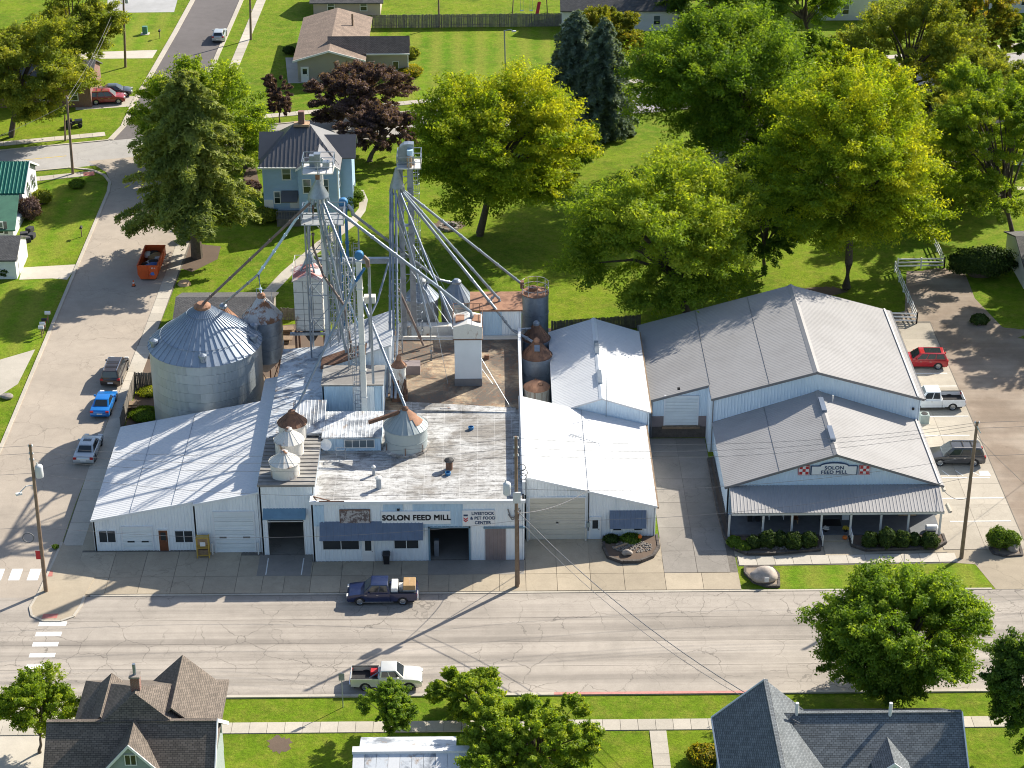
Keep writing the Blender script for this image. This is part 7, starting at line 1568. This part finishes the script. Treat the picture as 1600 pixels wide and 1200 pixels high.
m.box(-.06,.06,-hl-.12,-hl-.04,.25,1.75); m.bar((0,-hl-.08,1.4),(-.45,-hl-.08,.35),.07); m.bar((0,-hl-.08,1.4),(.45,-hl-.08,.35),.07); m.build('rib', 'orange_paint', dm, local=True)
for xx in (-.7,.7): 
    for yy in (-2.2,2.2): w_ = MB().lathe((0,0,0), [(.05,-.1),(.16,-.1),(.16,.1),(.05,.1)], 12).build('roller', 'black', dm, local=True, uv=False); w_.matrix_local = Matrix.Translation((xx,yy,.14)) @ Matrix.Rotation(math.pi/2,4,'Y')
text('30 4', .26, (0,0,0), 'sign_white', dm, 1, .004).matrix_local = Matrix.Translation((.62+p.x*0,-hl-.05,1.5)) @ Matrix.Translation(ORG[dm.name]*1.0)
rg = np.random.default_rng(5)
for k in range(16):
    x, y = rg.uniform(-.75,.75), rg.uniform(-2.3,2.2); c_ = Matrix.Rotation(rg.uniform(0,3),3,'Z')
    mt = 'tarp_blue' if y < -.6 else ('flower_white','black','cardboard','dark_inside')[k % 4]
    o_ = MB().lathe((0,0,0), [(.1,0),(.42,.12),(.38,.4),(.1,.5)], 9).build('rubbish_bag', mt); o_.location = (p.x+x*.8,p.y+2.6+y,.45+.35*rg.uniform(.3,1)); o_.scale = (1.5,1.5,1.2); tag(o_, {'tarp_blue':'crumpled blue tarp bundle','flower_white':'lumpy white bag','black':'lumpy black bag','cardboard':'brown cardboard bundle','dark_inside':'dark grey bag'}[mt]+' heaped inside the orange dumpster', 'rubbish', 'rubbish in the dumpster')
p = G(209,447); cn = thing('traffic_cone', 'small orange traffic cone near the dumpster', 'cone', (p.x,p.y,.012)); MB().lathe((p.x,p.y,.0), [(.16,.05),(.04,.72)], 12).build('cone', 'orange_paint', cn); MB().box(p.x-.2,p.x+.2,p.y-.2,p.y+.2,0.012,.06).build('base', 'black', cn); MB().lathe((p.x,p.y,.0), [(.115,.35),(.095,.48)], 12, cap=False).build('stripe', 'sign_white', cn)
# utility poles
POLE = {}
def pole(key, label, base, top, r_=.16, tilt=None):
    b_ = G(*base); t_ = YP(*top, b_.y) if not tilt else Vector(tilt); o = thing('utility_pole', label, 'utility pole', (b_.x,b_.y,0))
    MB().tube([(b_.x,b_.y,-.1),(t_.x,b_.y,t_.z)], [r_*1.15, r_*.75], 12).build('shaft', 'pole_wood', o, smooth=R(50)); POLE[key] = (Vector((b_.x,b_.y,0)), Vector((t_.x,b_.y,t_.z)), o); return o, POLE[key][0], POLE[key][1]
def on(key, f, dx=0, dy=0, dz=0): b_, t_, o = POLE[key]; return b_.lerp(t_, f)+Vector((dx,dy,dz))
def insulator(o, p): MB().lathe(tuple(p), [(.05,-.08),(.09,-.02),(.05,.03),(.08,.08),(.03,.14)], 8).build('insulator', 'ceramic', o)
def transformer(o, c, r_=.32, h=1.05): t_ = MB().lathe((c[0],c[1],c[2]), [(r_*.96,0),(r_,.06),(r_,h-.1),(r_*.8,h),(.08,h+.06)], 16).build('transformer', 'ceramic', o, smooth=R(40)); MB().lathe((c[0]-.1,c[1],c[2]+h), [(.05,0),(.07,.1),(.04,.28)], 8).build('bushing', 'ceramic', t_)
o, b_, t_ = pole('L', 'utility pole with transformer and street lamp at the corner pavement', (72,925), (47,694))
q = on('L',.80); transformer(o, (q.x+.5,q.y,q.z-.2)); MB().bar(q+Vector((0,0,.3)), q+Vector((.5,0,.3)), .08).build('bracket', 'galv', o)
q = on('L',.73); MB().tube([q, q+Vector((-.6,-.3,.1)), q+Vector((-1.1,-.5,-.35))], .04, 6).build('lamp_arm', 'ceramic', o); MB().obox((q.x-1.2,q.y-.55,q.z-.55), .5, .26, .16, .4).build('lamp_head', 'ceramic', o)
for f in (.99,.94,.9): insulator(o, on('L',f,-.12)); insulator(o, on('L',f,.12))
q = on('L',.3); MB().tube([q+Vector((-.9+.45*math.cos(k*.4),-.2,1.2+.45*math.sin(k*.4))) for k in range(17)], .05, 6, False).build('cable_coil', 'wire', o); q = on('L',.27,-.14,-.1); MB().box(q.x-.35,q.x+.02,q.y-.03,q.y,q.z-.5,q.z+.3).build('flag', 'sign_red', o)
o, b_, t_ = pole('M', 'tall utility pole carrying transformer cans in front of the mill', (808,917), (806,682))
q = on('M',.655); transformer(o, (q.x-.75,q.y,q.z-.4)); MB().bar(q+Vector((-.7,0,.3)), q+Vector((0,0,.3)), .09).build('bracket', 'galv', o); MB().box(q.x-.28,q.x+.35,q.y-.32,q.y-.17,q.z-1.1,q.z-.1).build('equipment_box', 'ceramic', o)
for f in (.99,.93,.88): insulator(o, on('M',f,-.15)); insulator(o, on('M',f,.15))
for f, dx in ((.80,.8),(.765,1.05),(.74,.9)): q = on('M',f,dx*.6); MB().tube([q+Vector((.28*math.cos(k*.5),0,.3*math.sin(k*.5))) for k in range(14)], .035, 5, False).build('jumper_loop', 'wire', o)
MB().tube([on('M',.5,.16,-.05), on('M',.02,.19,-.05)], .035, 6).build('conduit', 'rust', o)
o, b_, t_ = pole('R', 'utility pole leaning beside the store lot entrance', (1502,872), (1527,658)); insulator(o, on('R',.99,-.15)); insulator(o, on('R',.99,.15)); MB().bar(on('R',.97,0,-.1), on('R',.92,.35,-.1), .1).build('pole_arm', 'ceramic', o)
o, b_, t_ = pole('B', 'wooden pole on the back street corner verge', (114,272), (104,150)); insulator(o, on('B',.97,.12))
pole('B2', 'short wooden stub pole beside the back street', (102,220), (101,180), .12)
o, b_, t_ = pole('F', 'wooden pole on the lawn by the pale far drive', (196,105), (192,-25)); q = on('F',.8); transformer(o, (q.x+.45,q.y,q.z-.3), .26, .9)
pole('F2', 'grey pole on the verge of the dark asphalt street', (392,62), (390,-30)); pole('F3', 'pale pole in front of the weathered board fence', (686,42), (685,-12), .14)
lp = G(790,118); l_ = thing('street_lamp', 'grey metal street lamp beside the honey locust crown', 'street lamp', (lp.x,lp.y,0)); tp = YP(788,48,lp.y); MB().tube([(lp.x,lp.y,-.05),(tp.x,lp.y,tp.z)], .09, 8).build('post', 'galv', l_); MB().tube([(tp.x,lp.y,tp.z),(tp.x+.8,lp.y,tp.z+.15),(tp.x+1.2,lp.y,tp.z)], .05, 6).build('arm', 'galv', l_); MB().obox((tp.x+1.3,lp.y,tp.z-.15), .6, .28, .15).build('lamp_head', 'ceramic', l_)
def wire(lab, p, q, sag, r_=.022, grp=None):
    p, q = Vector(p), Vector(q); pts = [p.lerp(q, k/16)-Vector((0,0,4*sag*(k/16)*(1-k/16))) for k in range(17)]
    tag(MB().tube(pts, r_, 5).build('overhead_wire', 'wire', uv=False), lab, 'wire', grp)
NTH = ('topmost','second','third','fourth','lowest'); r0 = .014
for k, (f1, f2) in enumerate(((.99,.99),(.95,.93),(.9,.88),(.81,.66),(.45,.45))): wire(NTH[k]+' of the wires from the corner pole to the tall mill pole', on('L',f1), on('M',f2), 1.3, r0, 'overhead wires between the corner pole and the tall mill pole')
for k, (f1, f2) in enumerate(((.99,.99),(.93,.97),(.88,.94),(.66,.75),(.45,.6))): wire(NTH[k]+' of the wires from the tall mill pole to the lot pole', on('M',f1), on('R',f2), 1.2, r0, 'overhead wires between the tall mill pole and the lot pole')
for k, f in enumerate((.99,.94,.81,.45)): wire(('topmost','second','third','lowest')[k]+' of the wires leaving the corner pole over the side street', on('L',f), on('L',f)+Vector((-45,2,0)), 1.0, r0, 'wires leaving the corner pole')
for k, f in enumerate((.99,.95,.75)): wire(('topmost','middle','lowest')[k]+' of the wires leaving the lot pole over the gravel yard', on('R',f), on('R',f)+Vector((45,8+f,0)), 1.0, r0, 'wires leaving the lot pole')
hp = G(1250,1132,6.8)
wire('black service cable crossing the street to the blue-grey shingled house', on('M',.52), (hp.x,hp.y,6.9), 1.6, .035); wire('thin second cable beside the service cable over the street', on('M',.47), (hp.x,hp.y,6.7), 1.9, .02)
for f in (.97,.9): wire(('upper' if f > .95 else 'lower')+' wire running from back corner pole to the far lawn pole', on('B',f), on('F',f), 1.0, .02, 'wires between back poles')
wire('thin wire from back corner pole towards the green roofed house', on('B',.9), (-70,215,7.5), .8, .02)
wire('guy wire slanting from the lot pole to the gravel yard', on('R',.9), G(1600,755)+Vector((0,0,0)), .1, .02)
wire('twisted drop cable from the tall mill pole to the shed conduit', on('M',.5,.2), (7.95,151.4,4.95), .5, .035)
wire('drop cable from the tall mill pole to the mill cable loops', on('M',.56), (1.6,148.1,5.0), .6, .03)
wire('service cable from the lot pole to the store gable corner', on('R',.45), (38.5,154.6,3.4), .7, .025)
# street signs, mailboxes, cabinets
p = G(536,1105); s_ = thing('sign_post', 'slim street sign post on the verge by the tan pickup', 'sign post', (p.x,p.y,0)); MB().tube([(p.x,p.y,-.05),(p.x,p.y,3.2)], .04, 6).build('post', 'galv', s_); MB().box(p.x-.22,p.x+.22,p.y-.045,p.y-.03,2.5,3.15).build('plate', 'galv', s_)
for px, py, lab in ((128,370,'black mailbox on a post at the side street kerb'),(250,60,'dark mailbox at the kerb of the dark asphalt street')):
    p = G(px, py); s_ = thing('mailbox', lab, 'mailbox', (p.x,p.y,0)); MB().box(p.x-.05,p.x+.05,p.y-.05,p.y+.05,-.03,1.05).build('post', 'wood', s_); MB().yprism([(p.x-.14,1.05),(p.x+.14,1.05),(p.x+.14,1.2),(p.x+.07,1.3),(p.x-.07,1.3),(p.x-.14,1.2)], p.y-.28, p.y+.28).build('box', 'black', s_)
s_ = None
for k, (px, py, mt, lab) in enumerate(((66,517,'ceramic','end grey mailbox of the row nearest the concrete drive'),(68,511,'ceramic','second grey mailbox of the row by the kerb'),(71,505,'black','third dark mailbox of the row by the kerb'),(76,494,'white_paint','white-lidded black mailbox at the far end of the row'))):
    p = G(px, py+10); s_ = thing('mailbox', lab, 'mailbox', (p.x,p.y,0)); MB().box(p.x-.05,p.x+.05,p.y-.05,p.y+.05,-.03,1.0).build('post', 'wood', s_); MB().xprism([(p.y-.15,1.0),(p.y+.15,1.0),(p.y+.15,1.18),(p.y+.07,1.3),(p.y-.07,1.3),(p.y-.15,1.18)], p.x-.28, p.x+.28).build('box', mt, s_); MB().box(p.x+.28,p.x+.3,p.y+.1,p.y+.14,1.1,1.3).build('flag', 'sign_red', s_)
p = G(227,53); s_ = thing('utility_cabinet', 'pale green utility box on the far lawn', 'cabinet', (p.x,p.y,0)); MB().box(p.x-.35,p.x+.35,p.y-.3,p.y+.3,-.02,1.15).build('body', 'green_box', s_, bevel=.04); MB().box(p.x-.6,p.x+.6,p.y-.6,p.y+.5,-.02,.08).build('pad', 'walk', s_)
p = G(1438,660); s_ = thing('air_conditioner', 'grey-green air conditioner unit beside the white pickup', 'air conditioner', (p.x+.3,p.y,0)); MB().box(p.x-.1,p.x+.75,p.y-.4,p.y+.4,.0,.95).build('body', 'ac_grey', s_, bevel=.03); MB().lathe((p.x+.32,p.y,.94), [(.32,0),(.32,.03),(.05,.04)], 16).build('fan_grille', 'black', s_); MB().box(p.x-.2,p.x+.85,p.y-.5,p.y+.5,-.02,.06).build('pad', 'walk', s_)
m = None
for px0, py0, px1, py1, lab in ((1480,788,1486,801,'concrete wheel stop lying askew in the empty stall'),(1474,760,1476,768,'concrete wheel stop near the store corner')):
    a, c = G(px0,py0), G(px1,py1); tag(MB().bar((a.x,a.y,.1),(c.x,c.y,.1),.2,.16).build('wheel_stop', 'kerb', bevel=.03), lab, 'wheel stop')
# news rack at the west shed
p = G(318,872,.05); r_ = thing('display_rack', 'yellow framed display rack with notice in front of the west shed', 'rack', (p.x,p.y,.05)); x, y = p.x, p.y
for dx in (-.5,.5):
    for dy in (0,.55): MB().box(x+dx-.04,x+dx+.04,y+dy-.04,y+dy+.04,.04,2.05).build('upright', 'yellow_rack', r_)
for z in (.25,1.0,1.95): MB().box(x-.5,x+.5,y,y+.55,z,z+.06).build('shelf', 'yellow_rack', r_)
MB().box(x-.46,x+.46,y+.48,y+.52,.3,1.95).build('back_panel', 'pallet_wood', r_); MB().box(x-.42,x+.42,y+.12,y+.42,.31,.75).build('stock', 'wood', r_); MB().box(x-.2,x+.25,y-.045,y-.02,1.25,1.65).build('notice', 'sign_white', r_)
# planting beds edged with blocks
def edged_bed(name, lab, pts, mat='block', inner='soil', h=.3, bw=.34, closed=False, stones=True):
    b = thing(name, lab, 'planting bed', (pts[0][0],pts[0][1],0)); tot = []
    for p, q in zip(pts[:-1], pts[1:]):
        L = math.hypot(q[0]-p[0], q[1]-p[1]); n = max(1, round(L/bw)); a = math.atan2(q[1]-p[1], q[0]-p[0])
        for row in range(2):
            for k in range(n):
                t = (k+.5+(.25 if row else -.0))/n; t = min(t, .995)
                MB().obox((p[0]+(q[0]-p[0])*t, p[1]+(q[1]-p[1])*t, row*h/2-.02), L/n-.015, .22, h/2+.015+rnd.uniform(-.01,.015), a).build('block', mat, b)
    MB().prism(pts, -.01, h-.06).build('mulch', inner, b)
    return b
edged_bed('planting_bed', 'dark block-edged bed of round shrubs left of the porch steps', [(19.6,165),(19.55,156),(19.7,151.5),(20.3,149.6),(21.3,148.75),(23.5,148.7),(27.6,149.3),(27.9,150.6),(27.9,151.4),(20.1,151.4),(20.0,165)][:9]+[(20.2,151.45),(20.0,165)])
edged_bed('planting_bed', 'dark block-edged bed of shrubs right of the porch steps', [(30.5,151.4),(30.5,149.9),(31.5,149.2),(37.5,149.4),(38.5,150.2),(38.5,151.4)])
bc = [G(*p)[:2] for p in ((944,840),(943,858),(950,873),(972,881),(1000,880),(1020,872),(1029,858),(1026,840))]
fb = edged_bed('planting_bed', 'stone-edged flower bed with small boulder at the white shed corner', bc, 'block', 'soil', .35)
bc2 = [G(*p)[:2] for p in ((1547,858),(1553,866),(1570,870),(1597,868),(1592,850),(1580,845),(1556,848),(1547,858))]
edged_bed('planting_bed', 'low stone-edged corner bed holding two clipped balls', bc2, 'block', 'gravel', .16)
bc3 = [G(*p)[:2] for p in ((1164,888),(1164,897),(1178,911),(1200,918),(1217,918),(1216,900),(1205,888),(1164,888))]
edged_bed('planting_bed', 'small stone-edged bed around the big boulder by the street', bc3, 'block', 'gravel', .25)
def boulder(lab, c, r_, h, seed, mat='boulder'):
    bm = bmesh.new(); bmesh.ops.create_icosphere(bm, subdivisions=3, radius=1); rg = random.Random(seed); ax = [Vector((rg.uniform(-1,1),rg.uniform(-1,1),rg.uniform(-1,1))).normalized() for _ in range(9)]
    for v in bm.verts:
        d = v.co.normalized(); k = 1-sum(max(0, d.dot(a)-.72)*.7 for a in ax); v.co = Vector((d.x*r_*k*1.15, d.y*r_*k*.9, max(-.1, d.z*h*.62*k+h*.4)))
    me = bpy.data.meshes.new('boulder'); bm.to_mesh(me); bm.free(); me.shade_smooth(); o = link('boulder', me, mat, None); o.location = c; return tag(o, lab, 'boulder')
p = G(1192,906); bo = boulder('big pale boulder with small plaque in the street-side bed', (p.x,p.y,.12), 1.15, 1.15, 3)
pl = MB().box(-.02,.35,-1.06,-1.0,.35,.75).build('plaque', 'ceramic', bo, local=True)
p = G(980,866,.3); boulder('rounded pinkish boulder in the stone-edged flower bed', (p.x,p.y,.26), .42, .55, 5); p = G(1583,862); boulder('small grey boulder beside the clipped balls', (p.x,p.y,.08), .45, .7, 6, 'stone')
p = G(10,622); boulder('brown boulder on the lawn beside the concrete drive', (p.x,p.y,-.02), .6, .5, 7, 'stone')
# loose stones in the beds
def pebbles(name, lab, c, rx, ry, n, seed, mat='stone'):
    rg = random.Random(seed); m = MB()
    for k in range(n):
        a, q = rg.uniform(0,6.28), math.sqrt(rg.random()); s = rg.uniform(.05,.13); m.lathe((c[0]+rx*q*math.cos(a),c[1]+ry*q*math.sin(a),c[2]), [(s*.7,0),(s,s*.4),(s*.5,s*.9)], 5)
    tag(m.build(name, mat, uv=False), lab, kind='stuff')
pebbles('bed_stones', 'loose stones covering the corner flower bed', (11.7,149.7,.27), 1.7, .9, 260, 1); pebbles('bed_stones', 'loose stones under the right porch shrubs', (34.5,149.9,.22), 3.2, .35, 160, 2); pebbles('bed_stones', 'loose stones under the left porch shrubs', (24.8,149.5,.22), 2.7, .3, 140, 3)
b = thing('bed_timber', 'short landscape timber lying in the stone-edged flower bed', 'timber', (11,149.8,.29)); MB().bar((10.1,149.4,.36),(11.3,150.2,.36),.14).build('timber', 'pallet_wood', b)
tag(MB().lathe((12.35,150.6,.6), [(.05,0),(.16,.06),(.18,.2),(.1,.32),(.03,.36)], 12).build('garden_ball', 'pumpkin', smooth=True), 'orange ball ornament among the plants of the flower bed', 'ornament')
# porch things
zf = .25
def bench(lab, x, y, w, mat='white_paint'):
    b = thing('porch_bench', lab, 'bench', (x,y,zf))
    for k in range(3): MB().box(x-w/2,x+w/2,y-.2+k*.16,y-.07+k*.16,zf+.43,zf+.46).build('seat_slat', mat, b)
    for k in range(3): MB().box(x-w/2,x+w/2,y+.24,y+.27,zf+.52+k*.16,zf+.64+k*.16).build('back_slat', mat, b)
    for dx in (-w/2+.05,w/2-.05):
        for dy in (-.18,.25): MB().box(x+dx-.035,x+dx+.035,y+dy-.035,y+dy+.035,zf-.01,zf+(.45 if dy < 0 else 1.0)).build('leg', mat, b)
p = G(1213,812,zf); bench('white slatted bench under the porch left of the door', p.x, p.y+.2, 1.35); p = G(1380,805,zf); bench('white slatted bench under the porch right of the door', p.x, p.y+.5, 1.2)
p = G(1241,816,zf); rc = thing('rocking_chair', 'brown rocking chair with light runners on the porch', 'chair', (p.x,p.y,zf)); x, y = p.x, p.y
MB().box(x-.3,x+.3,y-.28,y+.28,zf+.4,zf+.46).build('seat', 'brown_door', rc); MB().hexa([(x-.28,y+.24,zf+.45),(x+.28,y+.24,zf+.45),(x+.28,y+.29,zf+.45),(x-.28,y+.29,zf+.45)],[(x-.28,y+.4,zf+1.15),(x+.28,y+.4,zf+1.15),(x+.28,y+.45,zf+1.15),(x-.28,y+.45,zf+1.15)]).build('backrest', 'brown_door', rc)
for s in (-.27,.27): MB().tube([(x+s,y-.45,zf+.1),(x+s,y-.1,zf+.03),(x+s,y+.3,zf+.05),(x+s,y+.55,zf+.16)], .03, 6).build('runner', 'pallet_wood', rc); MB().box(x+s-.025,x+s+.025,y-.25,y-.2,zf+.03,zf+.6).build('leg', 'pallet_wood', rc); MB().box(x+s-.025,x+s+.025,y+.2,y+.25,zf+.03,zf+.6).build('leg', 'pallet_wood', rc)
p = G(1178,815,zf); gs = thing('barbecue_grill', 'black kettle grill pair on the dark porch floor', 'grill', (p.x,p.y+.2,zf))
for dx in (-.35,.35): MB().lathe((p.x+dx,p.y+.2,zf+.45), [(.05,0),(.3,.12),(.32,.3),(.2,.5),(.04,.55)], 14).build('bowl', 'black', gs); MB().box(p.x+dx-.2,p.x+dx+.2,p.y,p.y+.4,zf-.01,zf+.46).build('stand', 'black', gs)
for k, px in enumerate((1387,1396,1412,1425)):
    p = G(px, 808, zf); pt = thing('pallet_stack', 'wooden crate of stacked goods on the porch right side', 'crate', (p.x,p.y+.6,zf), 'goods crates on the porch') if k > 1 else None
    if pt:
        for z in range(4): MB().box(p.x-.4,p.x+.4,p.y+.2,p.y+.95,zf+z*.2,zf+z*.2+.17).build('layer', 'pallet_wood', pt, bevel=.02)
p = G(1321,812,zf); sn = thing('sandwich_board', 'small white notice board standing beside the porch door', 'notice board', (p.x,p.y,zf)); MB().box(p.x-.3,p.x+.3,p.y-.02,p.y+.02,zf-.01,zf+.9).build('board', 'sign_white', sn); MB().bar((p.x-.25,p.y,zf+.8),(p.x-.25,p.y+.35,zf),.04).bar((p.x+.25,p.y,zf+.8),(p.x+.25,p.y+.35,zf),.04).build('strut', 'bare_white', sn)
for px, py, mt, lab in ((1291,834,'flower_white','pot of white flowers on the porch step'),(1322,834,'flower_yellow','pot of yellow mums on the porch step')):
    p = G(px, py, .2); f_ = thing('flower_pot', lab, 'flower pot', (p.x,p.y+.35,.2)); MB().lathe((p.x,p.y+.35,.2), [(.13,0),(.2,.28),(.17,.28)], 12).build('pot', 'black', f_); rg = random.Random(px); m = MB()
    for k in range(60): a, q, e_ = rg.uniform(0,6.28), math.sqrt(rg.random())*.3, rg.uniform(0,.25); m.lathe((p.x+q*math.cos(a),p.y+.35+q*math.sin(a),.45+e_*(1-q)), [(.045,0),(.05,.03),(.01,.05)], 5)
    tag(m.build('blooms', mt, f_, uv=False), kind='stuff')
p = G(1320,842,.2); pk_ = thing('pumpkin', 'orange pumpkin at the foot of the porch steps', 'pumpkin', (p.x,p.y,.2)); MB().lathe((p.x,p.y,.2), [(.08,0),(.2,.06),(.23,.16),(.17,.28),(.04,.3)], 14).build('fruit', 'pumpkin', pk_, smooth=True); MB().tube([(p.x,p.y,.48),(p.x+.03,p.y,.58)], .025, 6).build('stem', 'wood', pk_)
p = G(1455,829,zf); gq = thing('propane_tank', 'white propane tank lying on the porch end', 'tank', (p.x,p.y,zf)); MB().tube([(p.x-.55,p.y,zf+.3),(p.x-.45,p.y,zf+.3),(p.x+.45,p.y,zf+.3),(p.x+.55,p.y,zf+.3)], [.15,.28,.28,.15], 14).build('shell', 'white_paint', gq, smooth=R(50))
for dx in (-.3,.3): MB().box(p.x+dx-.05,p.x+dx+.05,p.y-.2,p.y+.2,zf-.01,zf+.12).build('foot', 'grey_trim', gq)
# play set, stump, fire ring, bird-house line
p = G(828,22); ps = thing('swing_set', 'wooden swing set with red slide beyond the board fence', 'swing set', (p.x,p.y,0)); x, y = p.x, p.y
for dx in (-2.6,2.6):
    for dy in (-.9,.9): MB().bar((x+dx,y+dy,-.03),(x+dx*.94,y,2.6),.12).build('leg', 'wood', ps)
MB().bar((x-2.6,y,2.6),(x+2.6,y,2.6),.12).build('beam', 'wood', ps)
for dx in (-1.2,.2): MB().bar((x+dx-.2,y,.6),(x+dx-.2,y,2.6),.03).bar((x+dx+.2,y,.6),(x+dx+.2,y,2.6),.03).box(x+dx-.25,x+dx+.25,y-.1,y+.1,.55,.6).build('swing', 'tarp_blue', ps)
MB().bar((x+1.0,y-1.4,.3),(x+1.4,y+.2,1.8),.5,.06).build('slide', 'sign_red', ps)
p = G(288,444); tag(MB().lathe((p.x,p.y,-.02), [(.75,0),(.62,.2),(.58,.32)], 14).build('tree_stump', 'pallet_wood'), 'pale cut tree stump on the lawn near the dumpster', 'stump')
p = G(702,356); fr_ = thing('fire_ring', 'ring of stones on the lawn under the honey locust', 'fire ring', (p.x,p.y,0))
for k in range(10): a = k*.628; MB().obox((p.x+1.0*math.cos(a),p.y+1.0*math.sin(a),-.02), .5, .3, .32, a+P2).build('stone', 'stone', fr_)
for px, py in ((47,362),(50,372),(42,378),(38,370)):
    p = G(px, py); tag(MB().obox((p.x,p.y,-.02), .9, .7, .6, rnd.uniform(0,2)).build('garden_clutter', 'dark_inside', bevel=.1), 'dark covered clutter beside the green roofed house wall', 'clutter', 'clutter beside the green roofed house')
